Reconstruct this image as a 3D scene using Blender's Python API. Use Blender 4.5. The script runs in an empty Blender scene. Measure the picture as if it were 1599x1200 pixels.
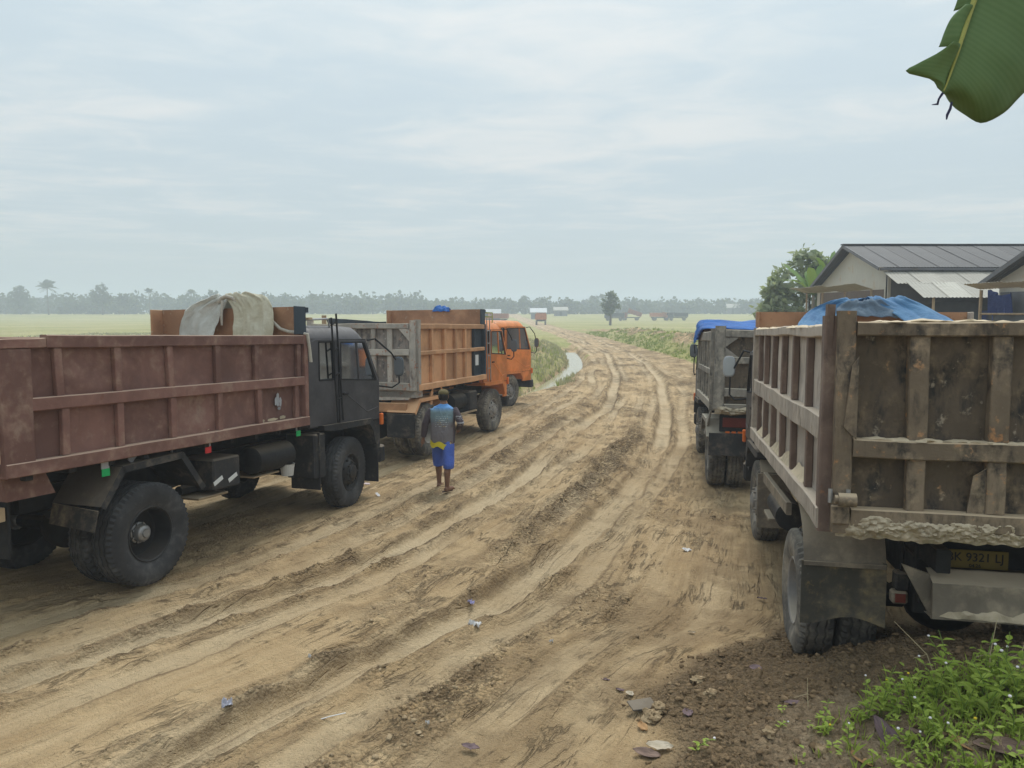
import bpy, bmesh, math, random
import numpy as np
from mathutils import Vector, Matrix, noise as mnoise
R = math.radians
random.seed(7)
scene = bpy.context.scene
COL = scene.collection

# ------------------------------------------------------------------ camera
FPX, CXP, CYP, HZN, CAMH = 1200.0, 799.5, 600.0, 488.0, 2.8
PITCH = math.atan((CYP - HZN) / FPX)
cam_d = bpy.data.cameras.new('camera')
cam_d.sensor_width = 36.0
cam_d.lens = 36.0 * FPX / 1599.0
cam_d.clip_start, cam_d.clip_end = 0.05, 3000
cam = bpy.data.objects.new('camera', cam_d)
COL.objects.link(cam)
cam.location = (0, 0, CAMH)
cam.rotation_euler = (math.pi / 2 - PITCH, 0, 0)
scene.camera = cam

# ------------------------------------------------------------------ render settings
scene.render.engine = 'CYCLES'
cy = scene.cycles
cy.use_denoising = True
cy.max_bounces = 6; cy.diffuse_bounces = 3; cy.glossy_bounces = 3
cy.transmission_bounces = 4; cy.volume_bounces = 1; cy.transparent_max_bounces = 12
cy.caustics_reflective = False; cy.caustics_refractive = False
cy.sample_clamp_indirect = 6
vs = scene.view_settings
vs.view_transform = 'Standard'; vs.look = 'None'; vs.gamma = 1.0; vs.exposure = 0.60
vs.use_curve_mapping = False

# ------------------------------------------------------------------ node helper
class NT:
    def __init__(self, tree):
        self.t = tree; self.n = tree.nodes; self.l = tree.links
    def node(self, typ, **kw):
        nd = self.n.new(typ)
        for k, v in kw.items(): setattr(nd, k, v)
        return nd
    def put(self, sock, val):
        if val is None: return
        if isinstance(val, bpy.types.NodeSocket): self.l.new(val, sock)
        elif isinstance(val, (tuple, list)):
            v = tuple(val)
            if sock.type == 'RGBA' and len(v) == 3: v = v + (1,)
            sock.default_value = v
        else: sock.default_value = val
    def coord(self, which='Object'):
        return self.node('ShaderNodeTexCoord').outputs[which]
    def mapping(self, vec, scale=(1, 1, 1), loc=(0, 0, 0), rot=(0, 0, 0)):
        m = self.node('ShaderNodeMapping')
        self.put(m.inputs['Vector'], vec); m.inputs['Scale'].default_value = scale
        m.inputs['Location'].default_value = loc; m.inputs['Rotation'].default_value = rot
        return m.outputs[0]
    def noise(self, vec, scale=5, detail=4, rough=0.55, dist=0.0):
        m = self.node('ShaderNodeTexNoise')
        self.put(m.inputs['Vector'], vec); m.inputs['Scale'].default_value = scale
        m.inputs['Detail'].default_value = detail; m.inputs['Roughness'].default_value = rough
        m.inputs['Distortion'].default_value = dist
        return m.outputs['Fac']
    def voronoi(self, vec, scale=5, feature='F1', out='Distance'):
        m = self.node('ShaderNodeTexVoronoi', feature=feature)
        self.put(m.inputs['Vector'], vec); m.inputs['Scale'].default_value = scale
        return m.outputs[out]
    def ramp(self, fac, a, b, va=0.0, vb=1.0, smooth=True):
        m = self.node('ShaderNodeMapRange', interpolation_type='SMOOTHSTEP' if smooth else 'LINEAR')
        self.put(m.inputs['Value'], fac)
        m.inputs['From Min'].default_value = a; m.inputs['From Max'].default_value = b
        m.inputs['To Min'].default_value = va; m.inputs['To Max'].default_value = vb
        return m.outputs[0]
    def math(self, op, a, b=None, clamp=False):
        m = self.node('ShaderNodeMath', operation=op, use_clamp=clamp)
        self.put(m.inputs[0], a); self.put(m.inputs[1], b)
        return m.outputs[0]
    def mix(self, fac, a, b, mode='MIX'):
        m = self.node('ShaderNodeMix', data_type='RGBA', blend_type=mode, clamp_factor=True)
        self.put([i for i in m.inputs if i.name == 'Factor' and i.type == 'VALUE'][0], fac)
        for key, val in (('A', a), ('B', b)):
            self.put([i for i in m.inputs if i.name == key and i.type == 'RGBA'][0], val)
        return [o for o in m.outputs if o.type == 'RGBA'][0]
    def sep(self, vec):
        m = self.node('ShaderNodeSeparateXYZ'); self.put(m.inputs[0], vec); return m.outputs
    def comb(self, x, y, z):
        m = self.node('ShaderNodeCombineXYZ')
        self.put(m.inputs[0], x); self.put(m.inputs[1], y); self.put(m.inputs[2], z); return m.outputs[0]
    def attr(self, name, out='Fac'):
        m = self.node('ShaderNodeAttribute', attribute_name=name); return m.outputs[out]
    def bump(self, h, strength=0.5, dist=0.02, normal=None):
        m = self.node('ShaderNodeBump'); self.put(m.inputs['Height'], h)
        m.inputs['Strength'].default_value = strength; m.inputs['Distance'].default_value = dist
        if normal is not None: self.put(m.inputs['Normal'], normal)
        return m.outputs[0]

def lin(*c):
    """8-bit sRGB to linear"""
    o = []
    for v in c:
        v = v / 255.0
        o.append(v / 12.92 if v <= 0.04045 else ((v + 0.055) / 1.055) ** 2.4)
    return tuple(o)

MATS = {}
def new_mat(name):
    m = bpy.data.materials.new(name); m.use_nodes = True
    nt = NT(m.node_tree)
    b = m.node_tree.nodes['Principled BSDF']
    MATS[name] = m
    return m, nt, b

# ------------------------------------------------------------------ world: thin overcast over a daylight sky
HAZE_DENSITY = 0.0021
SUN_EL, SUN_AZ = 60.0, 16.0        # azimuth measured from +Y towards +X
w = bpy.data.worlds.new('World'); scene.world = w; w.use_nodes = True
nt = NT(w.node_tree)
bg = w.node_tree.nodes['Background']
sky = nt.node('ShaderNodeTexSky', sky_type='NISHITA')
sky.sun_disc = False
sky.sun_elevation = R(SUN_EL); sky.sun_rotation = R(SUN_AZ)
sky.air_density = 1.0; sky.dust_density = 2.5; sky.ozone_density = 1.0
d = nt.sep(nt.coord('Generated'))
zc = nt.math('MAXIMUM', d[2], 0.035)
px = nt.math('DIVIDE', d[0], zc); py = nt.math('DIVIDE', d[1], zc)
pv = nt.comb(px, nt.math('MULTIPLY', py, 1.25), 0.0)
n1 = nt.noise(nt.mapping(pv, (1, 1, 1), (3.1, 1.7, 0)), 0.42, 7, 0.56, 0.5)
n2 = nt.noise(nt.mapping(pv, (1, 1, 1), (9.4, -2.2, 4)), 1.5, 6, 0.6, 0.8)
cl = nt.math('ADD', nt.math('MULTIPLY', n1, 0.65), nt.math('MULTIPLY', n2, 0.35))
fade = nt.ramp(d[2], 0.02, 0.12)                        # the low sky is one even veil
cover = nt.ramp(cl, 0.36, 0.56, 0.86, 0.97)
thick = nt.ramp(cl, 0.44, 0.66, 0.0, 1.0)
cloud_c = nt.mix(thick, lin(204, 219, 226), lin(229, 233, 233))
cloud_c = nt.mix(fade, lin(203, 217, 221), cloud_c)
scl = nt.node('ShaderNodeVectorMath', operation='SCALE'); nt.put(scl.inputs[0], sky.outputs[0]); scl.inputs['Scale'].default_value = 0.10
cover = nt.math('ADD', nt.math('MULTIPLY', cover, fade), nt.math('MULTIPLY', nt.math('SUBTRACT', 1.0, fade), 0.9))
fin = nt.node('ShaderNodeMix', data_type='RGBA'); nt.put([i for i in fin.inputs if i.name == 'Factor' and i.type == 'VALUE'][0], cover)
nt.put([i for i in fin.inputs if i.name == 'A' and i.type == 'RGBA'][0], scl.outputs[0]); nt.put([i for i in fin.inputs if i.name == 'B' and i.type == 'RGBA'][0], cloud_c)
lum = nt.math('ADD', 1.0, nt.math('MULTIPLY', nt.math('MAXIMUM', d[2], 0.0), 0.8))   # an overcast sky brightens evenly from horizon to zenith
gs = nt.node('ShaderNodeVectorMath', operation='SCALE'); nt.put(gs.inputs[0], [o for o in fin.outputs if o.type == 'RGBA'][0]); nt.put(gs.inputs['Scale'], lum)
nt.l.new(gs.outputs[0], bg.inputs['Color'])
bg.inputs['Strength'].default_value = 0.57

# ------------------------------------------------------------------ sun behind the veil
sd = bpy.data.lights.new('sun', 'SUN'); sd.energy = 1.5; sd.angle = R(20); sd.color = (1.0, 0.97, 0.92)
so = bpy.data.objects.new('sun', sd); COL.objects.link(so)
dv = Vector((math.sin(R(SUN_AZ)) * math.cos(R(SUN_EL)), math.cos(R(SUN_AZ)) * math.cos(R(SUN_EL)), math.sin(R(SUN_EL))))
so.rotation_euler = dv.to_track_quat('Z', 'Y').to_euler()
so.location = dv * 50

# ------------------------------------------------------------------ numpy noise
_GT = np.linspace(0, 2 * math.pi, 256, endpoint=False); _GC, _GS = np.cos(_GT).astype(np.float32), np.sin(_GT).astype(np.float32)
def pn(x, y, seed=0):
    """gradient noise, about -1..1"""
    x = np.asarray(x, float); y = np.asarray(y, float)
    x, y = np.broadcast_arrays(x, y)
    ix = np.floor(x); iy = np.floor(y); fx = (x - ix).astype(np.float32); fy = (y - iy).astype(np.float32)
    u = fx * fx * fx * (fx * (fx * 6 - 15) + 10); v = fy * fy * fy * (fy * (fy * 6 - 15) + 10)
    hy = iy.astype(np.int64).astype(np.uint32) * np.uint32(668265263); hx = ix.astype(np.int64).astype(np.uint32) * np.uint32(374761393)
    sd = np.uint32((seed * 974634777) & 0xFFFFFFFF)
    def g(a, b):
        h = hx + hy + np.uint32((a * 374761393 + b * 668265263) & 0xFFFFFFFF) + sd
        h = (h ^ (h >> np.uint32(13))) * np.uint32(1274126177); k = (h >> np.uint32(16)) & np.uint32(255)
        return _GC[k] * (fx - a) + _GS[k] * (fy - b)
    n00, n10, n01, n11 = g(0, 0), g(1, 0), g(0, 1), g(1, 1)
    return (1.5 * ((n00 * (1 - u) + n10 * u) * (1 - v) + (n01 * (1 - u) + n11 * u) * v)).astype(float)
def fbm(x, y, seed, oct=4, gain=.5):
    a, t, f = 1.0, 0, 1.0
    for i in range(oct):
        t = t + a * pn(np.asarray(x) * f, np.asarray(y) * f, seed + i * 17); a *= gain; f *= 2.03
    return t
def sst(a, b, x):
    t = np.clip((np.asarray(x, float) - a) / (b - a), 0, 1); return t * t * (3 - 2 * t)

# ------------------------------------------------------------------ mesh builder
class MB:
    def __init__(self): self.v = []; self.f = []
    def add(self, vs, fs):
        o = len(self.v); self.v += [tuple(p) for p in vs]; self.f += [tuple(i + o for i in f) for f in fs]; return self
    def cbox(self, x0, x1, y0, y1, z0, z1, c=.006):
        c = min(c, (x1 - x0) * .3, (y1 - y0) * .3, (z1 - z0) * .3)
        vs = []; idx = {}
        X = (x0, x1); Y = (y0, y1); Z = (z0, z1)
        for i in (0, 1):
            for j in (0, 1):
                for k in (0, 1):
                    sx = c if i == 0 else -c; sy = c if j == 0 else -c; sz = c if k == 0 else -c
                    idx[i, j, k, 0] = len(vs); vs.append((X[i], Y[j] + sy, Z[k] + sz))
                    idx[i, j, k, 1] = len(vs); vs.append((X[i] + sx, Y[j], Z[k] + sz))
                    idx[i, j, k, 2] = len(vs); vs.append((X[i] + sx, Y[j] + sy, Z[k]))
        fs = []
        for a in range(3):
            for s in (0, 1):
                b, e = (a + 1) % 3, (a + 2) % 3
                q = []
                for (p, r) in ((0, 0), (1, 0), (1, 1), (0, 1)):
                    t = [0, 0, 0]; t[a] = s; t[b] = p; t[e] = r; q.append(idx[t[0], t[1], t[2], a])
                fs.append(q if s else q[::-1])
        for a in range(3):
            b, e = (a + 1) % 3, (a + 2) % 3
            for p in (0, 1):
                for r in (0, 1):
                    t0 = [0, 0, 0]; t0[b] = p; t0[e] = r; t1 = list(t0); t1[a] = 1
                    q = [idx[(*t0, b)], idx[(*t1, b)], idx[(*t1, e)], idx[(*t0, e)]]
                    fs.append(q if (p == r) else q[::-1])
        for i in (0, 1):
            for j in (0, 1):
                for k in (0, 1):
                    q = [idx[i, j, k, 0], idx[i, j, k, 1], idx[i, j, k, 2]]
                    fs.append(q if (i + j + k) % 2 else q[::-1])
        return self.add(vs, fs)
    def beam(self, p0, p1, w, h, side=(1, 0, 0), segs=1, c=.006, warp=0, seed=0):
        """chamfered rectangular bar from p0 to p1; w along `side`, h across"""
        p0 = Vector(p0); p1 = Vector(p1); d = (p1 - p0).normalized()
        s = Vector(side); s = (s - d * s.dot(d)).normalized(); u = s.cross(d)
        c = min(c, w * .3, h * .3)
        sec = [(-w/2 + c, -h/2), (w/2 - c, -h/2), (w/2, -h/2 + c), (w/2, h/2 - c), (w/2 - c, h/2), (-w/2 + c, h/2), (-w/2, h/2 - c), (-w/2, -h/2 + c)]
        vs = []; fs = []
        for i in range(segs + 1):
            q = p0.lerp(p1, i / segs)
            if warp:
                nv = mnoise.noise_vector(q * 1.7 + Vector((seed * 3.1, seed, 0))) * warp
                q = q + nv
            for a, b in sec: vs.append(q + s * a + u * b)
        for i in range(segs):
            for k in range(8):
                a = i * 8 + k; b = i * 8 + (k + 1) % 8
                fs.append((a, b, b + 8, a + 8))
        fs.append(tuple(range(7, -1, -1))); fs.append(tuple(segs * 8 + k for k in range(8)))
        return self.add(vs, fs)
    def tube(self, pts, r, n=8, cap=True, r2=None):
        pts = [Vector(p) for p in pts]; m = len(pts)
        vs = []; fs = []; prev = None
        for i, p in enumerate(pts):
            d = (pts[min(i + 1, m - 1)] - pts[max(i - 1, 0)]).normalized()
            if prev is None:
                a = d.orthogonal().normalized()
            else:
                a = (prev - d * prev.dot(d)).normalized()
            prev = a; b = d.cross(a)
            rr = r[i] if isinstance(r, (list, tuple)) else r
            if r2 is not None: rr = r + (r2 - r) * i / (m - 1)
            for k in range(n):
                t = 2 * math.pi * k / n; vs.append(p + (a * math.cos(t) + b * math.sin(t)) * rr)
        for i in range(m - 1):
            for k in range(n):
                a = i * n + k; b = i * n + (k + 1) % n; fs.append((a, b, b + n, a + n))
        if cap: fs.append(tuple(range(n - 1, -1, -1))); fs.append(tuple((m - 1) * n + k for k in range(n)))
        return self.add(vs, fs)
    def lathe(self, prof, n=48, center=(0, 0, 0), rfun=None):
        """profile of (radius, x) turned about the X axis"""
        vs = []; fs = []; m = len(prof); cx, cy_, cz = center
        for k in range(n):
            t = 2 * math.pi * k / n
            for i, (r, x) in enumerate(prof):
                rr = rfun(i, k, r) if rfun else r
                vs.append((cx + x, cy_ + rr * math.cos(t), cz + rr * math.sin(t)))
        for k in range(n):
            k2 = (k + 1) % n
            for i in range(m - 1):
                fs.append((k * m + i, k2 * m + i, k2 * m + i + 1, k * m + i + 1))
        return self.add(vs, fs)
    def prism(self, poly, axis, a, b):
        """2-D polygon extruded along an axis ('x': poly is (y,z); 'y': (x,z); 'z': (x,y))"""
        def P(q, t):
            return {'x': (t, q[0], q[1]), 'y': (q[0], t, q[1]), 'z': (q[0], q[1], t)}[axis]
        n = len(poly); vs = [P(q, a) for q in poly] + [P(q, b) for q in poly]
        fs = [tuple(range(n)), tuple(range(2 * n - 1, n - 1, -1))] + [(i, i + n, (i + 1) % n + n, (i + 1) % n) for i in range(n)]
        return self.add(vs, fs)
    def grid(self, fn, nu, nv, thick=None, closed_u=False):
        """fn(u,v)->point on 0..1; thick: offset vector function or Vector for a solid sheet"""
        vs = []; fs = []
        for j in range(nv + 1):
            for i in range(nu + 1): vs.append(Vector(fn(i / nu, j / nv)))
        W = nu + 1
        for j in range(nv):
            for i in range(nu):
                a = j * W + i; fs.append((a, a + 1, a + 1 + W, a + W))
        if thick is not None:
            o = len(vs); th = Vector(thick)
            vs += [p + th for p in vs[:o]]
            fs += [tuple(i + o for i in f[::-1]) for f in fs[:]]
            for i in range(nu):
                fs.append((i + 1, i, i + o, i + 1 + o)); a = nv * W + i; fs.append((a, a + 1, a + 1 + o, a + o))
            for j in range(nv):
                a = j * W; fs.append((a, a + W, a + W + o, a + o)); a = j * W + nu; fs.append((a + W, a, a + o, a + W + o))
        return self.add(vs, fs)
    def ball(self, c, r, n=10, m=6, sc=(1, 1, 1)):
        vs = [(c[0], c[1], c[2] - r * sc[2])]; fs = []
        for j in range(1, m):
            t = math.pi * j / m
            for i in range(n):
                a = 2 * math.pi * i / n
                vs.append((c[0] + r * sc[0] * math.sin(t) * math.cos(a), c[1] + r * sc[1] * math.sin(t) * math.sin(a), c[2] - r * sc[2] * math.cos(t)))
        vs.append((c[0], c[1], c[2] + r * sc[2])); L = len(vs) - 1
        for i in range(n):
            fs.append((0, 1 + (i + 1) % n, 1 + i)); fs.append((L, L - n + i, L - n + (i + 1) % n))
        for j in range(m - 2):
            for i in range(n):
                a = 1 + j * n + i; b = 1 + j * n + (i + 1) % n; fs.append((a, b, b + n, a + n))
        return self.add(vs, fs)
    def warp(self, amp, freq=1.0, seed=0.0):
        o = Vector((seed * 7.3, seed * 1.9, seed * 4.7))
        self.v = [tuple(Vector(p) + mnoise.noise_vector(Vector(p) * freq + o) * amp) for p in self.v]; return self
    def mesh(self, name, mat, smooth=False):
        me = bpy.data.meshes.new(name); me.from_pydata([tuple(p) for p in self.v], [], self.f)
        if mat is not None: me.materials.append(MATS[mat] if isinstance(mat, str) else mat)
        if smooth:
            me.shade_smooth()
            if smooth != True: me.set_sharp_from_angle(angle=R(smooth))
        return me
    def build(self, name, mat, parent=None, smooth=False):
        return link(name, self.mesh(name, mat, smooth), parent)

def link(name, me, parent=None):
    o = bpy.data.objects.new(name, me); COL.objects.link(o)
    if parent is not None: o.parent = parent
    return o
def empty(name, parent=None, loc=(0, 0, 0)):
    o = bpy.data.objects.new(name, None); COL.objects.link(o); o.empty_display_size = .2
    o.location = loc
    if parent is not None: o.parent = parent
    return o
def tag(o, label, cat=None, group=None):
    o['label'] = label
    if cat: o['category'] = cat
    if group: o['group'] = group
    return o
def kind(o, k, label=None, cat=None):
    o['kind'] = k
    if label: o['label'] = label
    if cat: o['category'] = cat
    return o
def copy_tree(o, parent=None):
    c = o.copy(); COL.objects.link(c); c.parent = parent
    for ch in o.children: copy_tree(ch, c)
    return c

# ------------------------------------------------------------------ materials
def steel(name, base, dust=(.38, .30, .20), rust=(.16, .075, .04), dirt=(.05, .04, .032), a_dust=.35, a_rust=.3, a_dirt=.3, sc=1.0, rough=.72, bump=.35, spot=None, a_spot=0, top=.75, metal=0.0):
    m, nt, b = new_mat(name)
    co = nt.coord('Object')
    info = nt.node('ShaderNodeObjectInfo')
    co2 = nt.node('ShaderNodeVectorMath', operation='ADD'); nt.put(co2.inputs[0], co)
    nt.put(co2.inputs[1], nt.comb(nt.math('MULTIPLY', info.outputs['Random'], 0.6), 0.0, 0.0)); v = co2.outputs[0]
    nA = nt.noise(v, 2.3 * sc, 6, .62, .3); nB = nt.noise(v, 11 * sc, 5, .62, .2); nC = nt.noise(v, 42 * sc, 3, .6)
    st = nt.noise(nt.mapping(v, (4.5 * sc, 4.5 * sc, 1.8 * sc)), 1.6, 5, .62, .3)
    col = nt.mix(nt.ramp(nt.math('ADD', nA, nt.math('MULTIPLY', nt.math('SUBTRACT', info.outputs['Random'], .5), .3)), .3, .7), tuple(c * .74 for c in base), tuple(min(1, c * 1.22) for c in base))
    dm = nt.math('ADD', nt.math('MULTIPLY', nA, .45), nt.math('MULTIPLY', st, .55))
    if a_dirt: col = nt.mix(nt.ramp(dm, .62 - .25 * a_dirt, .80 - .25 * a_dirt, 0, min(1, .5 + a_dirt)), col, dirt)
    rm = nt.math('ADD', nt.math('MULTIPLY', nB, .6), nt.math('MULTIPLY', nt.noise(v, 3.7 * sc, 4, .6), .4))
    if a_rust: col = nt.mix(nt.ramp(rm, .66 - .22 * a_rust, .74 - .22 * a_rust, 0, .9), col, nt.mix(nC, rust, tuple(c * 1.7 for c in rust)))
    if spot is not None: col = nt.mix(nt.ramp(nt.math('ADD', nt.math('MULTIPLY', nB, .5), nt.math('MULTIPLY', st, .5)), .6 - .2 * a_spot, .7 - .2 * a_spot, 0, .85), col, spot)
    if a_dust: col = nt.mix(nt.math('MULTIPLY', nt.ramp(nt.math('ADD', nt.math('MULTIPLY', nB, .45), nt.math('MULTIPLY', nA, .55)), .6 - .3 * a_dust, .85 - .2 * a_dust), min(1.0, .35 + a_dust)), col, dust)
    geo = nt.node('ShaderNodeNewGeometry')
    up = nt.sep(geo.outputs['Normal'])[2]
    col = nt.mix(nt.math('MULTIPLY', nt.ramp(up, .35, .85), top), col, tuple(min(1, c * 1.08) for c in dust))
    fleck = nt.ramp(nC, .68, .76, 0, .5)
    col = nt.mix(fleck, col, tuple(min(1, c * 1.5 + .03) for c in base))
    nt.put(b.inputs['Base Color'], col); nt.put(b.inputs['Roughness'], nt.ramp(nB, .2, .8, rough - .12, min(1, rough + .15)))
    b.inputs['Specular IOR Level'].default_value = .3; b.inputs['Metallic'].default_value = metal
    h = nt.math('ADD', nt.math('MULTIPLY', nB, .7), nt.math('MULTIPLY', nC, .3))
    nt.put(b.inputs['Normal'], nt.bump(h, bump, .012))
    return m
def plain(name, col, rough=.8, var=.2, sc=8, spec=.3, bump=.2, metal=0.0, sub=0):
    m, nt, b = new_mat(name)
    v = nt.coord('Object'); n = nt.noise(v, sc, 4, .6)
    nt.put(b.inputs['Base Color'], nt.mix(n, tuple(c * (1 - var) for c in col), tuple(min(1, c * (1 + var)) for c in col)))
    b.inputs['Roughness'].default_value = rough; b.inputs['Specular IOR Level'].default_value = spec; b.inputs['Metallic'].default_value = metal
    if bump: nt.put(b.inputs['Normal'], nt.bump(nt.noise(v, sc * 4, 3), bump, .01))
    return m
def leaf_mat(name, a, b_, sc=3.0, trans=.35, rough=.5):
    m, nt, b = new_mat(name)
    geo = nt.node('ShaderNodeNewGeometry')
    v = nt.coord('Object')
    f = nt.math('ADD', nt.math('MULTIPLY', geo.outputs['Random Per Island'], .6), nt.math('MULTIPLY', nt.noise(v, sc, 3), .4))
    c = nt.mix(f, a, b_)
    nt.put(b.inputs['Base Color'], c); b.inputs['Roughness'].default_value = rough; b.inputs['Specular IOR Level'].default_value = .25
    tr = nt.node('ShaderNodeBsdfTranslucent'); nt.put(tr.inputs['Color'], nt.mix(.5, c, (.25, .3, .04)))
    mx = nt.node('ShaderNodeMixShader'); mx.inputs[0].default_value = trans
    out = m.node_tree.nodes['Material Output']
    nt.l.new(b.outputs[0], mx.inputs[1]); nt.l.new(tr.outputs[0], mx.inputs[2]); nt.l.new(mx.outputs[0], out.inputs['Surface'])
    return m
def glass(name, tint=(.75, .82, .8), refl=.02, clear=.85, film=(.45, .42, .36)):
    m, nt, b = new_mat(name)
    t = nt.node('ShaderNodeBsdfTransparent'); t.inputs[0].default_value = (*tint, 1)
    g = nt.node('ShaderNodeBsdfGlossy'); g.inputs['Roughness'].default_value = .06; g.inputs[0].default_value = (.9, .95, 1, 1)
    df = nt.node('ShaderNodeBsdfDiffuse'); df.inputs[0].default_value = (*film, 1)
    m1 = nt.node('ShaderNodeMixShader'); nt.put(m1.inputs[0], nt.ramp(nt.noise(nt.coord('Object'), 4, 5, .65), .35, .8, .02, (1 - clear) * 2))
    nt.l.new(t.outputs[0], m1.inputs[1]); nt.l.new(df.outputs[0], m1.inputs[2])
    fr = nt.node('ShaderNodeFresnel'); fr.inputs[0].default_value = 1.5
    m2 = nt.node('ShaderNodeMixShader'); nt.put(m2.inputs[0], nt.math('ADD', fr.outputs[0], refl, True))
    nt.l.new(m1.outputs[0], m2.inputs[1]); nt.l.new(g.outputs[0], m2.inputs[2])
    nt.l.new(m2.outputs[0], m.node_tree.nodes['Material Output'].inputs['Surface'])
    return m

DUST = (.40, .31, .20)
steel('maroon', (.195, .100, .080), dust=(.38, .28, .21), rust=(.13, .05, .035), dirt=(.11, .058, .05), a_dust=.42, a_rust=.15, a_dirt=.28, bump=.35, top=.8)
steel('rust_plate', (.36, .195, .11), dust=(.48, .34, .20), rust=(.19, .08, .04), dirt=(.12, .07, .05), a_dust=.35, a_rust=.35, a_dirt=.2, spot=(.45, .42, .36), a_spot=.1)
steel('dark_slate', (.035, .048, .062), a_dust=.12, a_rust=.0, a_dirt=.1, dust=(.2, .2, .18), top=.4)
steel('cab_grey', (.066, .063, .067), dust=(.22, .2, .18), a_dust=.18, a_rust=.0, a_dirt=.12, rough=.5, bump=.08, top=.25, dirt=(.05, .05, .055))
steel('orange_bed', (.56, .30, .155), dust=(.58, .38, .21), rust=(.22, .10, .05), dirt=(.42, .19, .085), a_dust=.28, a_rust=.08, a_dirt=.18, bump=.2, top=.5)
steel('orange_cab', (.70, .215, .05), dust=(.45, .30, .18), rust=(.22, .10, .05), dirt=(.3, .1, .04), a_dust=.12, a_rust=.0, a_dirt=.08, rough=.5, bump=.05, top=.25)
steel('white_peel', (.42, .38, .33), dust=(.46, .40, .31), rust=(.26, .11, .07), dirt=(.13, .10, .09), a_dust=.35, a_rust=.55, a_dirt=.45, sc=1.4)
steel('white_peel_plate', (.27, .23, .2), dust=(.42, .34, .26), rust=(.24, .12, .085), dirt=(.075, .07, .07), a_dust=.4, a_rust=.45, a_dirt=.7, sc=1.0, spot=(.45, .42, .38), a_spot=.35)
steel('old_side', (.44, .385, .33), dust=(.52, .44, .35), rust=(.2, .1, .06), dirt=(.11, .08, .065), a_dust=.4, a_rust=.15, a_dirt=.42, bump=.4)
steel('old_post', (.15, .105, .085), dust=(.42, .34, .25), rust=(.18, .09, .05), dirt=(.07, .05, .04), a_dust=.3, a_rust=.25, a_dirt=.45, sc=1.3, bump=.5)
steel('old_rail', (.36, .31, .26), dust=(.50, .42, .33), rust=(.19, .09, .05), dirt=(.055, .045, .04), a_dust=.42, a_rust=.25, a_dirt=.5, sc=1.3, bump=.5, top=1.0)
steel('tail_plate', (.125, .095, .066), dust=(.38, .28, .17), rust=(.32, .17, .08), dirt=(.020, .020, .021), a_dust=.42, a_rust=.18, a_dirt=.66, sc=1.5, bump=.8, spot=(.40, .34, .26), a_spot=.12)
steel('tail_frame', (.215, .165, .115), dust=(.48, .375, .255), rust=(.30, .15, .065), dirt=(.036, .031, .028), a_dust=.40, a_rust=.42, a_dirt=.66, sc=1.5, bump=.7, top=1.0)
steel('grey_tail', (.24, .22, .19), dust=(.48, .43, .34), rust=(.15, .09, .06), dirt=(.035, .035, .037), a_dust=.5, a_rust=.12, a_dirt=.55, sc=1.5, bump=.5, top=1.0)
steel('black_under', (.018, .018, .019), dust=(.16, .13, .09), a_dust=.22, a_rust=.06, a_dirt=.1, top=.55, rust=(.05, .03, .02))
steel('black_dusty', (.03, .03, .032), dust=(.26, .21, .15), a_dust=.38, a_rust=.05, a_dirt=.1, top=.6, rust=(.06, .04, .025))
steel('grey_fender', (.19, .16, .125), dust=(.44, .365, .265), a_dust=.55, a_rust=.1, a_dirt=.35, top=.8)
steel('rubber_flap', (.055, .052, .05), dust=(.34, .27, .18), a_dust=.5, a_rust=.0, a_dirt=.2, rough=.9)
steel('tyre_dark', (.042, .042, .044), dust=(.17, .165, .155), a_dust=.45, a_rust=.0, a_dirt=.0, rough=.85, bump=.2, top=.15)
steel('tyre_dusty', (.085, .08, .073), dust=(.36, .32, .255), a_dust=.62, a_rust=.0, a_dirt=.0, rough=.95, bump=.3, top=.3)
steel('rim_black', (.02, .02, .021), dust=(.12, .1, .08), a_dust=.2, a_rust=.05, a_dirt=.0, rough=.5, top=.3)
steel('rim_grey', (.22, .21, .2), dust=(.38, .33, .26), a_dust=.4, a_rust=.1, a_dirt=.2)
steel('hub_metal', (.42, .42, .42), dust=(.3, .27, .22), a_dust=.2, a_rust=.12, a_dirt=.15, rough=.45, metal=.6)
steel('strut_grey', (.33, .34, .36), a_dust=.2, a_rust=.05, a_dirt=.1)
steel('timber', (.36, .27, .17), dust=(.45, .36, .25), a_dust=.3, a_rust=.0, a_dirt=.3, sc=2)
plain('dark_void', (.02, .02, .021), .9)
plain('green_tape', (.02, .42, .13), .4, .1); plain('red_tape', (.62, .045, .05), .4, .1); plain('white_tape', (.72, .73, .72), .4, .1)
plain('white_paint', (.62, .62, .58), .6, .2, 6)
plain('amber_lens', (.7, .16, .03), .3, .15); plain('red_lens', (.16, .03, .02), .5, .3)
plain('pale_lens', (.5, .5, .48), .3, .2); plain('mirror_back', (.10, .12, .14), .4, .2)
plain('mirror_face', (.13, .14, .15), .3, .1, bump=0); plain('mirror_pale', (.42, .45, .46), .3, .15, bump=0)
plain('seat_vinyl', (.05, .05, .055), .6); plain('rack_green', (.30, .34, .08), .6)
plain('plate_yellow', (.17, .12, .025), .7, .3); plain('plate_ink', (.012, .012, .012), .7)
plain('chrome_rail', (.35, .35, .35), .4, .2, metal=.5)
plain('rope', (.42, .39, .33), .9, .3, 40)
glass('cab_glass', (.97, 1, .98), .01, .95); glass('cab_glass_green', (.85, .95, .8), .02, .2, (.60, .74, .55)); glass('cab_glass_dark', (.16, .18, .19), .04, .95)
steel('mud_crust', (.42, .35, .25), dust=(.56, .475, .345), rust=(.2, .15, .10), dirt=(.16, .125, .085), a_dust=.4, a_rust=.1, a_dirt=.35, sc=2.5, rough=.95, bump=1.0, top=.6)
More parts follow.
